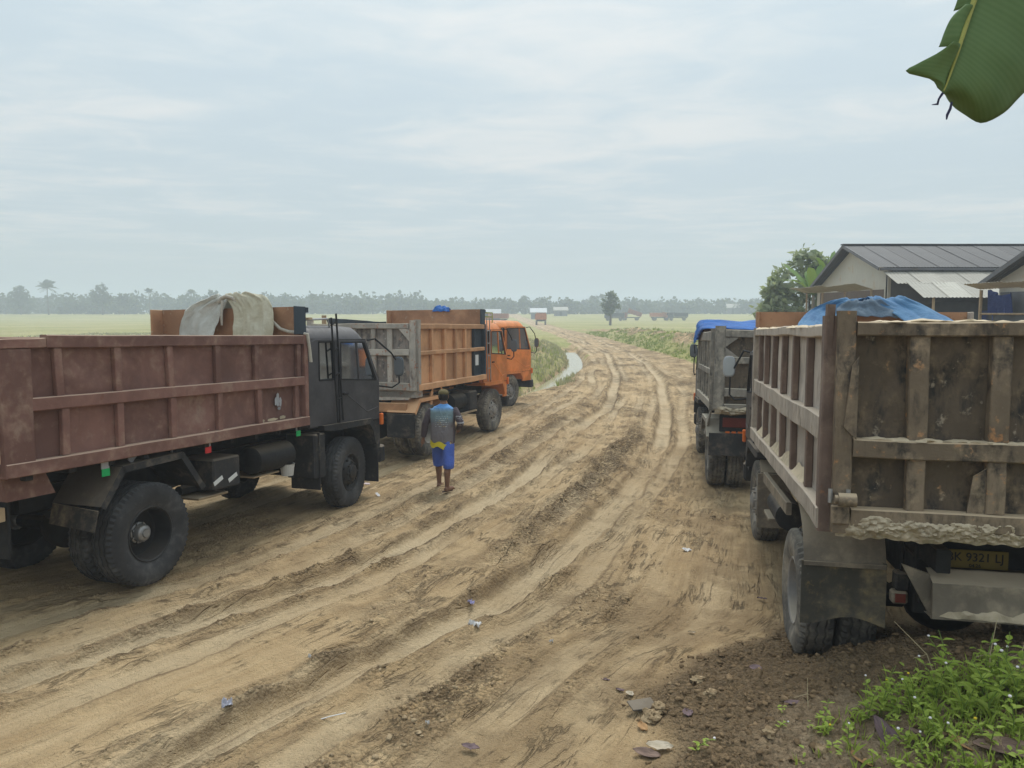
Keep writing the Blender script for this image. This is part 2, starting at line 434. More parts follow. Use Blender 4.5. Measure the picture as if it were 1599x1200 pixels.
steel('sand_crust', (.52, .43, .30), dust=(.58, .48, .34), a_dust=.4, a_rust=.0, a_dirt=.0, sc=3, rough=.95, bump=.8)
steel('rubber_mud', (.10, .092, .075), dust=(.34, .26, .14), a_dust=.55, a_rust=.35, a_dirt=.25, rust=(.16, .11, .05), rough=.9, sc=1.2, bump=.5)
# ================================================================== ground
PATH = [(-11, -6), (-8, -1.5), (-5.6, 1.5), (-3.6, 4.0), (-2.1, 6.2), (-.75, 8.3), (.5, 11.6), (1.75, 15.6), (3.2, 21.5), (5.2, 31), (6.6, 42), (7.8, 55), (8.4, 75), (8.3, 100), (7.2, 130), (6, 180), (4, 260), (0, 400), (0, 1200)]
def _catmull(P, k=24):
    out = []
    for i in range(len(P) - 1):
        p0, p1, p2, p3 = (np.array(P[max(i - 1, 0)], float), np.array(P[i], float), np.array(P[i + 1], float), np.array(P[min(i + 2, len(P) - 1)], float))
        for t in np.linspace(0, 1, k, endpoint=False):
            out.append(.5 * ((2 * p1) + (-p0 + p2) * t + (2 * p0 - 5 * p1 + 4 * p2 - p3) * t * t + (-p0 + 3 * p1 - 3 * p2 + p3) * t ** 3))
    out.append(np.array(P[-1], float))
    return np.array(out)
_pc = _catmull(PATH)
_arc = np.concatenate([[0], np.cumsum(np.hypot(np.diff(_pc[:, 0]), np.diff(_pc[:, 1])))])
_th = np.arctan2(np.gradient(_pc[:, 0]), np.gradient(_pc[:, 1]))
def road_us(x, y):
    cx = np.interp(y, _pc[:, 1], _pc[:, 0]); th = np.interp(y, _pc[:, 1], _th); a = np.interp(y, _pc[:, 1], _arc)
    return (x - cx) * np.cos(th), a + (x - cx) * np.sin(th)

def base_z(x, y):
    z = np.interp(y, [-60, 0, 6, 9, 12, 16, 20, 26, 40, 75, 110, 170, 250, 325, 1000], [.1, .05, 0, -.03, -.09, -.09, -.12, -.22, -.30, -.30, -.2, -.02, .2, 1.9, 2.7])
    z = z + sst(1, 3.2, x) * np.interp(y, [0, 5, 6.5, 10, 13, 17, 25, 40], [0, -.03, -.07, -.08, -.16, -.2, -.12, 0])
    return z
RUTS = [  # offset, half width, depth, seed, bias
    (1.02, .20, .12, 1, .60), (-1.0, .20, .10, 2, .55), (1.52, .15, .035, 3, .10), (-.50, .15, .04, 4, .15), (.52, .13, .035, 5, .05),
    (-1.55, .15, .04, 6, .12), (-2.15, .17, .045, 7, .10), (2.15, .17, .035, 8, .0), (-2.75, .15, .035, 9, .05), (2.8, .16, .03, 10, -.05),
    (-3.4, .16, .035, 11, .0), (-4.1, .16, .03, 12, .0), (0.05, .12, .03, 13, -.1), (-4.8, .17, .03, 14, .0), (3.5, .15, .02, 15, -.1), (-5.6, .2, .03, 16, 0)]
def ground_full(x, y, fine=True):
    """height and masks at arrays x,y"""
    x = np.asarray(x, float); y = np.asarray(y, float)
    u, s = road_us(x, y)
    z = base_z(x, y)
    near = 1 - sst(110, 150, y)
    # --- masks of what the ground is
    edge = .5 * fbm(x * .25, y * .25, 91, 3)
    half_r = np.interp(y, [0, 24, 33, 45, 60, 80, 120], [60, 12, 4.6, 3.9, 3.1, 2.6, 2.4])
    half_l = np.interp(y, [0, 19, 25, 33, 48, 60, 80, 120], [60, 9, 5.0, 3.6, 2.6, 2.5, 2.4, 2.4])
    road = sst(.5, -.5, u - half_r + edge) * sst(.5, -.5, -u - half_l + edge)
    road = np.where(y < 12, 1, road)
    # --- right embankment
    t = u - half_r
    bh = np.interp(y, [22, 34, 60, 90, 130], [0, 1.35, 1.35, 1.1, 0])
    berm = bh * sst(-.1, 2.6, t) * (1 - .85 * sst(3.4, 6.0, t))
    crest = np.exp(-((t - 3.0) / 1.1) ** 2) * (bh > .05)
    z = z + berm + crest * bh * .22 * fbm(x * .5, y * .35, 40, 3) + (bh > .05) * sst(.4, 1.6, t) * sst(7, 5, t) * .12 * fbm(x * .9, y * .6, 44, 3)
    # --- left ditch and bank
    dl = -u - half_l
    dpr = sst(22, 29, y) * (1 - sst(62, 85, y))
    ditch = np.exp(-((dl - .75) / .75) ** 4) * dpr
    z = z - .62 * ditch
    bank = sst(1.5, 3.2, dl) * dpr
    z = z + bank * (.62 + .2 * fbm(x * .6, y * .5, 47, 3)) * (1 - .5 * sst(5, 9, dl))
    # --- ruts
    h = np.zeros_like(z); smooth = np.zeros_like(z); redge = np.zeros_like(z); churn = np.zeros_like(z)
    rt = road * near
    for (u0, wd, dp, sd, bias) in RUTS:
        uc = u0 + .22 * pn(s * .11, 0 * s + 3.3, sd) + .05 * pn(s * .7, 0 * s + 1.3, sd + 50)
        m = sst(-.25, .35, pn(s * .13, 0 * s + 7.7, sd + 100) + bias)
        q = np.abs(u - uc) / wd
        tr = np.exp(-(q + .10 * pn(u * 9, s * 3.5, sd + 300)) ** 8) if dp > .06 else np.exp(-np.abs(q + .08 * pn(u * 9, s * 3.5, sd + 300)) ** 5)
        rim = np.exp(-((q - 1.45) / .38) ** 2) * np.clip(.55 + 1.1 * pn(u * 7, s * 2.2, sd + 200), 0, 2)
        brk = sst(-.45, -.05, pn(s * .9, 0 * s + 2.2, sd + 400) + .25 * (dp > .06))
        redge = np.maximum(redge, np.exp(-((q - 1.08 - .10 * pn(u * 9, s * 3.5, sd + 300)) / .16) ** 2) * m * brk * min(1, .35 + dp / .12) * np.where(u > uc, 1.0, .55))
        h += m * dp * (-tr + .55 * rim)
        smooth = np.maximum(smooth, tr * m * min(1, dp / .06)); churn = np.maximum(churn, rim * m * min(1, dp / .05) * .8)
    # churned ridge between the main tracks
    cr = np.exp(-((u - .38 - .12 * pn(s * .3, 0 * s, 61)) / .30) ** 2) * np.interp(y, [7.5, 9, 12, 17, 20, 24], [0, .8, 1, 1, .5, .1])
    cr2 = np.exp(-((u + 1.75) / .35) ** 2) * np.interp(y, [8, 10, 14, 24, 30], [0, .4, .7, .6, 0])
    cr3 = np.exp(-((u - 1.75) / .3) ** 2) * np.interp(y, [3, 5, 7, 9], [0, .5, .6, 0])
    h += (cr * .15 + cr2 * .08 + cr3 * .05) * np.clip(.75 + .8 * fbm(x * 2.2, y * 2.2, 62, 3), 0, 2)
    far_churn = sst(14, 30, y) * .55 * sst(-.1, .5, fbm(u * .8, s * .22, 63, 3))
    rough = np.clip(cr + cr2 + cr3 + far_churn + .5 * sst(.1, .5, fbm(x * .7, y * .5, 64, 3)) * (1 - smooth), 0, 1)
    churn = np.clip(np.maximum(churn, rough), 0, 1)
    # --- the raised bank the view is taken from, with a soil mound spilling towards the near right truck
    wob = .22 * pn(x * 1.6, y * 1.6, 70)
    md = sst(0, .35, x - .7 - np.maximum(0, y - 5.2) * 1.0 + wob) * sst(7.3, 6.5, y + .3 * pn(x * 1.2, y * 1.2, 72)) * sst(.5, 2.5, y)
    bank_h = .54 * sst(.6, 3.5, x + .12 * pn(x * 1.3, y * 1.3, 75)) * sst(6.15, 5.15, y + .15 * pn(x * 1.7, y * 1.7, 76))
    h += md * .045 + bank_h
    churn = np.maximum(churn, md * .75)
    verge = sst(4.85, 4.5, y + .18 * pn(x * 1.7, y * 1.7, 73)) * sst(1.15, 1.75, x + .25 * pn(x * 2, y * 2, 74))
    h += verge * .03
    # --- low bank with undergrowth along the far side of the left row
    bl = np.interp(y, [-2, 8.8, 16.2, 18.5], [-11.2, -7.15, -5.15, -4.9]); lb_ = sst(19, 17, y) * sst(-6, 0, y)
    h += lb_ * .8 * sst(.55, -.35, x - bl + .2 * pn(x * 1.1, y * 1.1, 77))
    if fine:
        h += rt * (1 - .5 * smooth) * (.022 * pn(u * 3.2, s * .55, 80) + .013 * (1 - 2 * np.abs(pn(u * 6.5, s * .8, 81))) + .009 * pn(u * 19, s * 2.1, 82))
        h += .02 * fbm(x * .9, y * .9, 83, 3) * near
        cz = churn * (1 - .8 * smooth)
        c1 = fbm(x * 6.5, y * 6.5, 84, 4, .6)
        h += cz * .034 * c1 + (md * .5 + verge * .4) * .022 * np.abs(fbm(x * 11, y * 11, 85, 3, .6))
        h += .005 * fbm(x * 9, y * 9, 86, 3) * near
        # footprints and short scrapes
        h -= rt * .016 * sst(.42, .62, pn(x * 2.6, y * 2.0, 88)) 
    z = z + h * near
    field = (1 - road) * (1 - bank * .55)
    z = z + field * .05 * fbm(x * .12, y * .12, 90, 2) * sst(20, 60, y)
    grass = field * 1.0
    # green on the embankment slope, bare soil on its crest
    onb = (bh > .05) * sst(-.2, .3, t) * sst(8, 6, t)
    bare = np.clip((crest * 1.5 + .3) * sst(-.25, .25, fbm(x * .35, y * .2, 93, 3) + .2) , 0, 1) * (bh > .05)
    grass = np.where(onb > 0, np.clip(onb * (1 - bare), 0, 1), grass)
    grass = np.where(y < 20, 0, grass)
    grass = np.maximum(grass, bank * .28)
    grass = np.clip(grass * (1 - ditch), 0, 1)
    mound = np.maximum(md, verge * .6)
    global LAST_EDGE
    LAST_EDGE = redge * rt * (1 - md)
    return z, u, s, grass, churn, smooth, mound, verge
def gz(x, y):
    return float(ground_full(np.array([x]), np.array([y]), False)[0][0])

def axis_lines(a, b, f):
    out = [a]
    while out[-1] < b: out.append(out[-1] + f(out[-1]))
    return out
ys = axis_lines(-90, 3.2, lambda y: max(.06, -.22 * y + .06)) 
ys = [y for y in ys if y < 3.2] + axis_lines(3.2, 930, lambda y: .0042 * y + .006 if y < 45 else .0042 * y + .006 + (y - 45) * .02)
xr = axis_lines(3.6, 830, lambda x: .021 + (x - 3.6) * .03)
xl = axis_lines(4.6, 830, lambda x: .021 + (x - 4.6) * .03)
xs = np.array([-v for v in xl[::-1]] + axis_lines(-4.6 + .021, 3.6 - .021, lambda x: .021) + xr)
ys = np.array(ys)
GX, GY = np.meshgrid(xs, ys)
sh = GX.shape
GZ, GU, GS, GG, GC, GM, GMD, GV = [a.ravel() for a in ground_full(GX.ravel(), GY.ravel(), True)]
GE = LAST_EDGE.ravel().copy()
GXr, GYr = GX.ravel(), GY.ravel()
print('ground verts', GX.size)
nyv, nxv = sh
ii = (np.arange(nyv - 1)[:, None] * nxv + np.arange(nxv - 1)[None, :]).ravel()
quads = np.stack([ii, ii + 1, ii + 1 + nxv, ii + nxv], 1)
def ground_piece(name, fmask):
    q = quads[fmask]
    used = np.unique(q); remap = np.full(GX.size, -1, np.int64); remap[used] = np.arange(len(used)); q = remap[q]
    me = bpy.data.meshes.new(name)
    me.vertices.add(len(used)); me.vertices.foreach_set('co', np.stack([GXr[used], GYr[used], GZ[used]], 1).astype(np.float32).ravel())
    me.loops.add(q.size); me.loops.foreach_set('vertex_index', q.astype(np.int32).ravel())
    me.polygons.add(len(q)); me.polygons.foreach_set('loop_start', np.arange(0, q.size, 4, dtype=np.int32)); 
    me.update(calc_edges=True)
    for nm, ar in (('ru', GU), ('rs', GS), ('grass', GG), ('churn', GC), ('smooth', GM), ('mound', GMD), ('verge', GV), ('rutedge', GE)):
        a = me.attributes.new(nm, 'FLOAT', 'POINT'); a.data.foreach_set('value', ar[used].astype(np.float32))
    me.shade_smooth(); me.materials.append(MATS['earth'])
    o = link(name, me); o['kind'] = 'structure'
    return o

# --- earth material: colour from what lies there (dry silt, damp crumbled soil, packed track, grass); dark rut flanks also paint ridge shade
m, nt, b = new_mat('earth')
v = nt.coord('Object')
ru, rs = nt.attr('ru'), nt.attr('rs'); gr, ch, sm, mo, ve = nt.attr('grass'), nt.attr('churn'), nt.attr('smooth'), nt.attr('mound'), nt.attr('verge')
along = nt.comb(nt.math('MULTIPLY', ru, 6.0), nt.math('MULTIPLY', rs, .35), 0.0)
s1 = nt.noise(along, 1.0, 6, .6, .2); s2 = nt.noise(nt.comb(nt.math('MULTIPLY', ru, 24.0), nt.math('MULTIPLY', rs, 1.0), 0.0), 1.0, 4, .6)
n1 = nt.noise(v, .55, 5, .6); n2 = nt.noise(v, 3.2, 5, .65); n3 = nt.noise(v, 16, 5, .65); n4 = nt.noise(v, 70, 3, .7)
cA, cB = (.48, .325, .165), (.70, .515, .295)
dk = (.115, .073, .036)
gy = (.62, .49, .31)
col = nt.mix(nt.ramp(nt.math('ADD', nt.math('MULTIPLY', s1, .6), nt.math('MULTIPLY', n1, .4)), .36, .64), cA, cB)
col = nt.mix(nt.ramp(n2, .30, .75, 0, .45), col, (.43, .29, .155))
col = nt.mix(nt.math('MULTIPLY', sm, nt.ramp(n1, .35, .6, .45, .9)), col, gy)
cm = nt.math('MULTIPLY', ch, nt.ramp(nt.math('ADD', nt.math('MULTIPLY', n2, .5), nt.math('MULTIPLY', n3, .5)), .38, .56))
col = nt.mix(nt.math('MULTIPLY', cm, .78), col, dk)  # damp soil, and on rut rims also ridge shade put into the colour
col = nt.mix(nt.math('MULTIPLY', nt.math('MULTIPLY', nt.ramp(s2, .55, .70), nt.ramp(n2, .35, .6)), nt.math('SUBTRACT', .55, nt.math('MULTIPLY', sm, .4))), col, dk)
side = nt.ramp(nt.math('ADD', ru, nt.math('MULTIPLY', n1, 2.0)), 2.0, 3.6, 0.0, .17)
# thin broken edges and cracks where damp soil shows
def crack(su, ss, seed, w0, pres):
    k = nt.noise(nt.comb(nt.math('MULTIPLY', ru, su), nt.math('MULTIPLY', rs, ss), seed), 1.0, 5, .62, .5)
    return nt.math('MULTIPLY', nt.ramp(nt.math('ABSOLUTE', nt.math('SUBTRACT', k, .5)), 0.0, w0, 1.0, 0.0), pres)
ck = nt.math('MAXIMUM', crack(3.4, .45, 1.0, .020, nt.ramp(nt.noise(v, .9, 3, .6), .47, .60)), crack(8.5, 1.4, 5.0, .026, nt.ramp(nt.noise(v, 1.7, 3, .6), .50, .62)))
ck = nt.math('MULTIPLY', nt.math('MULTIPLY', ck, nt.math('SUBTRACT', 1.0, nt.math('MULTIPLY', sm, .7))), nt.math('SUBTRACT', 1.0, mo))
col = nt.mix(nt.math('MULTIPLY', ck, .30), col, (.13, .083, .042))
col = nt.mix(nt.math('MULTIPLY', nt.attr('rutedge'), nt.ramp(nt.math('ADD', nt.math('MULTIPLY', n2, .5), nt.math('MULTIPLY', n3, .5)), .30, .52, .25, .95)), col, (.13, .083, .042))  # rut edges darkened, one side more, standing in for weak ridge shading
vor = nt.voronoi(nt.mapping(v, (1, 1, 1)), 30.0)
damp = nt.ramp(nt.math('ADD', nt.noise(v, .8, 4, .6), side), .55, .74, 0, .62)
col = nt.mix(damp, col, (.29, .195, .10))
mcol = nt.mix(nt.ramp(n3, .35, .7), (.095, .06, .03), (.23, .155, .082))
col = nt.mix(nt.math('MULTIPLY', mo, .9), col, mcol)
vcol = nt.mix(nt.ramp(n3, .3, .7), (.32, .23, .14), (.50, .38, .25))
col = nt.mix(nt.math('MULTIPLY', nt.math('MULTIPLY', ve, nt.ramp(n2, .35, .65, .25, 1)), .9), col, vcol)
col = nt.mix(nt.ramp(n4, .30, .72, 0, .30), col, nt.mix(.5, col, (.62, .5, .34)))
gcol = nt.mix(nt.ramp(nt.noise(v, .06, 5, .6, .4), .35, .65), (.42, .38, .14), (.50, .44, .21))
gcol = nt.mix(nt.ramp(nt.noise(nt.mapping(v, (.25, 1, 1)), .12, 5, .6), .45, .7), gcol, (.30, .32, .09))
gcol = nt.mix(nt.ramp(n2, .3, .7, 0, .4), gcol, (.28, .28, .09))
gm = nt.ramp(nt.math('ADD', gr, nt.math('MULTIPLY', nt.math('SUBTRACT', n2, .5), .9)), .38, .62)
col = nt.mix(gm, col, gcol)
nt.put(b.inputs['Base Color'], col)
nt.put(b.inputs['Roughness'], nt.math('SUBTRACT', .95, nt.math('MULTIPLY', sm, .12)))
b.inputs['Specular IOR Level'].default_value = .2
tread = nt.math('MULTIPLY', nt.math('SINE', nt.math('ADD', nt.math('MULTIPLY', rs, 78.0), nt.math('MULTIPLY', nt.math('ABSOLUTE', nt.math('SINE', nt.math('MULTIPLY', ru, 9.0))), 5.0))), nt.math('MULTIPLY', nt.ramp(n1, .42, .6), nt.math('MULTIPLY', sm, .06)))
hh = nt.math('ADD', nt.math('ADD', nt.math('MULTIPLY', n3, .8), nt.math('MULTIPLY', n4, .45)), nt.math('ADD', nt.math('MULTIPLY', s2, .45), tread))
hh = nt.math('ADD', hh, nt.math('SUBTRACT', nt.math('MULTIPLY', nt.math('MULTIPLY', ch, nt.math('SUBTRACT', 1.0, vor)), 1.1), nt.math('MULTIPLY', ck, .8)))
nt.put(b.inputs['Normal'], nt.bump(hh, 1.0, .07))

gf = (GG[quads].mean(1) > .5) & (GYr[quads].mean(1) > 19)
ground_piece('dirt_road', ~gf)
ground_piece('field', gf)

# --- muddy water standing in the ditch
m, nt, b = new_mat('ditch_water')
b.inputs['Base Color'].default_value = (.42, .36, .22, 1); b.inputs['Roughness'].default_value = .12; b.inputs['IOR'].default_value = 1.33
b.inputs['Specular IOR Level'].default_value = .4
nt.put(b.inputs['Normal'], nt.bump(nt.noise(nt.mapping(nt.coord('Object'), (1, .35, 1)), 1.2, 3), .08, .02))
mb = MB(); rows = []
for i in range(46):
    yy = 22 + i * 1.0
    th = float(np.interp(yy, _pc[:, 1], _th)); cx = float(np.interp(yy, _pc[:, 1], _pc[:, 0])); hl = float(np.interp(yy, [0, 19, 25, 33, 48, 60, 80, 120], [60, 9, 5.0, 3.6, 2.6, 2.5, 2.4, 2.4]))
    rows.append([(cx + (-hl - .75 + k) / math.cos(th), yy, -.70 + .0 * k) for k in (.5, .17, -.17, -.5)])
mb.grid(lambda a, c: rows[min(45, int(round(c * 45)))][min(3, int(round(a * 3)))], 3, 45)
kind(mb.build('ditch_water', 'ditch_water', smooth=True), 'structure')
# ================================================================== trucks
TYRE_R, TYRE_W = .525, .275
def tyre_mesh(name, mat, lugs=True):
    r, w_ = TYRE_R, TYRE_W / 2
    prof = [(.27, -w_ * .72), (.29, -w_ * .80), (.33, -w_ * .93), (.40, -w_ * 1.03), (.455, -w_ * 1.02), (.49, -w_ * .96), (.512, -w_ * .90), (.522, -w_ * .80)]
    for g in (-.45, 0, .45):
        prof += [(.525, w_ * (g - .17)), (.525, w_ * (g - .06)), (.511, w_ * (g - .04)), (.511, w_ * (g + .04)), (.525, w_ * (g + .06))]
    prof += [(.525, w_ * .62), (.522, w_ * .80), (.512, w_ * .90), (.49, w_ * .96), (.455, w_ * 1.02), (.40, w_ * 1.03), (.33, w_ * .93), (.29, w_ * .80), (.27, w_ * .72)]
    m = len(prof); edge = {5, 6, 7, m - 8, m - 7, m - 6}
    def rf(i, k, rr):
        if lugs and i in edge and k % 2 == 0: return rr - .022
        return rr
    mb = MB().lathe(prof, 112, rfun=rf)
    # zig-zag ribs: shift the groove edges a little along x, turn by turn
    mm = len(prof); vv = []
    for q, p in enumerate(mb.v):
        i = q % mm; k = q // mm
        dx = .006 * (1 if (k // 2) % 2 else -1) if 8 <= i < mm - 9 else 0
        vv.append((p[0] + dx, p[1], p[2]))
    mb.v = vv
    return mb.mesh(name, mat, 28)
def rim_mesh(name, mat, outward=True):
    """dished disc of a twin rear wheel: deep on the outside"""
    w_ = TYRE_W / 2
    prof = [(.285, w_ * .80), (.275, w_ * .86), (.262, w_ * .80), (.255, w_ * .5), (.25, -.02), (.235, -.075), (.20, -.085), (.14, -.07), (.095, -.065), (.0, -.065)]
    mb = MB().lathe(prof, 40)
    prof2 = [(.285, -w_ * .80), (.262, -w_ * .8), (.255, -w_ * .3), (.25, -.02)]
    mb.lathe(prof2, 40)
    return mb.mesh(name, mat, 40)
def front_rim_mesh(name, mat):
    w_ = TYRE_W / 2
    prof = [(.285, w_ * .80), (.275, w_ * .86), (.262, w_ * .80), (.255, w_ * .55), (.235, w_ * .40), (.215, w_ * .45), (.17, w_ * .85), (.13, w_ * .95), (.11, w_ * .95), (.105, w_ * 1.15), (.06, w_ * 1.3), (0, w_ * 1.32)]
    mb = MB().lathe(prof, 40)
    mb.lathe([(.285, -w_ * .80), (.262, -w_ * .8), (.255, .5 * w_)], 40)
    for k in range(8):
        t = 2 * math.pi * k / 8
        mb.tube([(w_ * .86, .15 * math.cos(t), .15 * math.sin(t)), (w_ * 1.12, .15 * math.cos(t), .15 * math.sin(t))], .016, 6)
    return mb.mesh(name, mat, 40)
def hub_mesh(name, mat):
    mb = MB().lathe([(.11, -.07), (.11, -.045), (.095, -.04), (.085, .02), (.07, .035), (.045, .04), (.04, .055), (0, .056)], 24)
    for k in range(8):
        t = 2 * math.pi * k / 8
        mb.tube([(-.05, .098 * math.cos(t), .098 * math.sin(t)), (-.022, .098 * math.cos(t), .098 * math.sin(t))], .012, 6)
    return mb.mesh(name, mat, 40)
def front_hole_mesh(name):
    mb = MB()
    for k in range(8):
        t = 2 * math.pi * (k + .5) / 8
        c = Vector((TYRE_W / 2 * .66, .195 * math.cos(t), .195 * math.sin(t)))
        mb.tube([c, c + Vector((.012, 0, 0))], .022, 10)
    return mb.mesh(name, 'dark_void')
WH = {}
for st, tm, rm, hm in (('dark', 'tyre_dark', 'rim_black', 'hub_metal'), ('dusty', 'tyre_dusty', 'rim_grey', 'rim_grey')):
    WH[st] = dict(tyre=tyre_mesh('tyre_' + st, tm), rim=rim_mesh('rim_' + st, rm), frim=front_rim_mesh('front_rim_' + st, rm), hub=hub_mesh('hub_' + st, hm), holes=front_hole_mesh('hole_' + st))
def wheel(truck, style, x, y, z, right, rear, steer=0.0, rim_style=None):
    e = empty('wheel', truck, (x, y, z)); W = WH[style]; V = WH[rim_style or style]
    e.rotation_euler = (random.uniform(0, 6), 0, 0) if right else (random.uniform(0, 6), 0, math.pi)
    if steer: e.rotation_euler = (0, 0, steer if right else math.pi + steer)
    link('tyre', W['tyre'], e)
    if rear:
        link('rim', V['rim'], e); link('hub', V['hub'], e)
    else:
        link('rim', V['frim'], e); link('vent_hole', V['holes'], e)
    return e

def pose(o, X, Y, Z, yaw, pit, roll):
    o.matrix_world = Matrix.Translation((X, Y, Z)) @ Matrix.Rotation(-yaw, 4, 'Z') @ Matrix.Rotation(pit, 4, 'X') @ Matrix.Rotation(roll, 4, 'Y')

def dented(name, mat, parent, x, y0, y1, z0, z1, axis='x', t=.008, amp=.012, nu=7, nv=6, seed=0.0, flip=1):
    """a sheet-steel panel with shallow dents; axis x: lies in a plane of constant x"""
    def fn(u, v):
        a = y0 + (y1 - y0) * u; c = z0 + (z1 - z0) * v
        e = math.sin(math.pi * u) * math.sin(math.pi * v)
        q = mnoise.noise(Vector((a * 2.6, c * 2.6, seed * 5.1))) + .5 * mnoise.noise(Vector((a * 6, c * 6, seed * 3.1)))
        dsp = amp * q * min(1, e * 2.2) + amp * .6 * e
        return (x - dsp * flip, a, c) if axis == 'x' else (a, x - dsp * flip, c)
    th = Vector((-t * flip, 0, 0)) if axis == 'x' else Vector((0, -t * flip, 0))
    return MB().grid(fn, nu, nv, th).build(name, mat, parent, smooth=35)

def lumpy(name, mat, parent, p0, p1, w_, h_, side, seed=0.0, n=40, amp=.5, m=7):
    """an irregular crust of dried mud along a line: half-round section with noise"""
    p0 = Vector(p0); p1 = Vector(p1); s = Vector(side).normalized(); up = Vector((0, 0, 1))
    def fn(u, v):
        c = p0.lerp(p1, u); t = math.pi * v
        q = c * 9 + Vector((seed * 3.3, v * 1.7, seed))
        k = 1 + amp * mnoise.noise(q) + amp * .6 * mnoise.noise(q * 2.7)
        e = min(1, u * 14 + .1) * min(1, (1 - u) * 14 + .1)
        return c + s * (w_ * math.cos(t) * k * e) + up * (h_ * math.sin(t) * k * e)
    return MB().grid(fn, n, m).build(name, mat, parent, smooth=50)

def make_bed(truck, P):
    bed = empty('bed', truck)
    hw, yr, yf, zb, zt, zm = P['hw'], P['yr'], P['yf'], P['zb'], P['zt'], P['zm']
    pd = P.get('pd', .06); pw = P.get('pw', .07); rh = P.get('rh', .12); rt = P.get('rt', .10); rb = P.get('rb', .12)
    sp, so_, sr = P['m_panel'], P['m_post'], P['m_rail']
    seed = P.get('seed', 1.0)
    inner = P.get('m_inner', 'rust_plate')
    # floor and its cross bearers
    MB().cbox(-hw + .06, hw - .06, yr + .02, yf - .02, zb + .06, zb + .12).build('floor', inner, bed)
    y = yr + .25
    while y < yf - .1:
        MB().cbox(-hw + .05, hw - .05, y - .035, y + .035, zb - .06, zb + .055).build('cross_bearer', P.get('m_under', 'black_under'), bed)
        y += .42
    for sgn in (1, -1):
        X = hw * sgn; xp = (hw - pd) * sgn          # face of the plates
        def rail(name, za, zb_, y0, y1, prot, mat, sd):
            cx = X - sgn * (pd * .5 - prot * .5 + .01)
            MB().beam((cx, y0, (za + zb_) / 2), (cx, y1, (za + zb_) / 2), pd + prot + .02, zb_ - za, (1, 0, 0), 14, .008, P.get('warp', .008), seed + sd + sgn).build(name, mat, bed, smooth=30)
        rail('top_rail', zt - rt, zt, yr + P.get('top_start', .0), yf, .012, sr, 1)
        rail('middle_rail', zm - rh / 2, zm + rh / 2, yr, yf, .010, sr, 2)
        rail('bottom_rail', zb, zb + rb, yr, yf, .025, sr, 3)
        for (posts, z0, z1, sd) in ((P['ups'], zm + rh / 2 + .002, zt - rt - .002, 0), (P['los'], zb + rb + .002, zm - rh / 2 - .002, 5)):
            for k, yy in enumerate(posts):
                tilt = .02 * mnoise.noise(Vector((yy * 9, sd, seed)))
                mt = so_ if not (P.get('front_dark') is not None and yy > P['front_dark']) else 'dark_slate'
                MB().beam((X - sgn * pd * .52, yy, z0), (X - sgn * pd * .52, yy + tilt, z1), pd * .95, pw, (1, 0, 0), 4, .006, .006, seed + k).build('post', mt, bed, smooth=30)
            edges = [yr + .005] + list(posts) + [yf - .005]
            for k in range(len(edges) - 1):
                mt = sp if not (P.get('front_dark') is not None and edges[k] > P['front_dark'] - .05) else 'dark_slate'
                dented('panel', mt, bed, xp, edges[k] + .004, edges[k + 1] - .004, z0 - .03, z1 + .03, 'x', .008, P.get('dent', .014), 7, 6, seed + k * 1.7 + sd + sgn * 3, sgn)
        # front corner upright and rear corner post
        MB().beam((X - sgn * .03, yf - .035, zb + .0), (X - sgn * .03, yf - .035, zt + .01), .10, .075, (1, 0, 0), 6, .008, .006, seed).build('corner_post', sr if P.get('front_dark') is None else 'dark_slate', bed, smooth=30)
        if P.get('rear_plate'):
            MB().beam((X - sgn * .015, yr + .13, zb + .02), (X - sgn * .015, yr + .13, zt - .12), .06, .27, (1, 0, 0), 6, .006, .006, seed + 2).build('corner_plate', sr, bed, smooth=30)
        else:
            MB().beam((X - sgn * .035, yr + .045, zb - .02), (X - sgn * .035, yr + .045, zt + P.get('post_up', .03)), .11, .10, (1, 0, 0), 8, .008, .008, seed + 4).build('corner_post', P.get('m_corner', sr), bed, smooth=30)
        # wing beside the raised headboard
        wl = P.get('wing', .22)
        MB().cbox(min(X, X - sgn * .03), max(X, X - sgn * .03), yf - wl, yf, zt + .012, P['zh'], .006).build('headboard_wing', P.get('m_wing', 'dark_slate') if sgn > 0 else inner, bed)
    zh = P['zh']
    dented('headboard', inner, bed, yf - .012, -hw + .02, hw - .02, zb + .13, zh, 'y', .02, .02, 14, 8, seed + 9, 1)
    MB().beam((-hw, yf + .035, zh - .045), (hw, yf + .035, zh - .045), .05, .07, (0, 1, 0), 8, .006, .008, seed).build('headboard_rail', P.get('m_wing', 'dark_slate'), bed, smooth=30)
    for xx in (-hw * .6, 0, hw * .6):
        MB().beam((xx, yf + .04, zb + .1), (xx, yf + .04, zh - .07), .06, .06, (1, 0, 0)).build('headboard_stiffener', P.get('m_wing', 'dark_slate'), bed)
    return bed

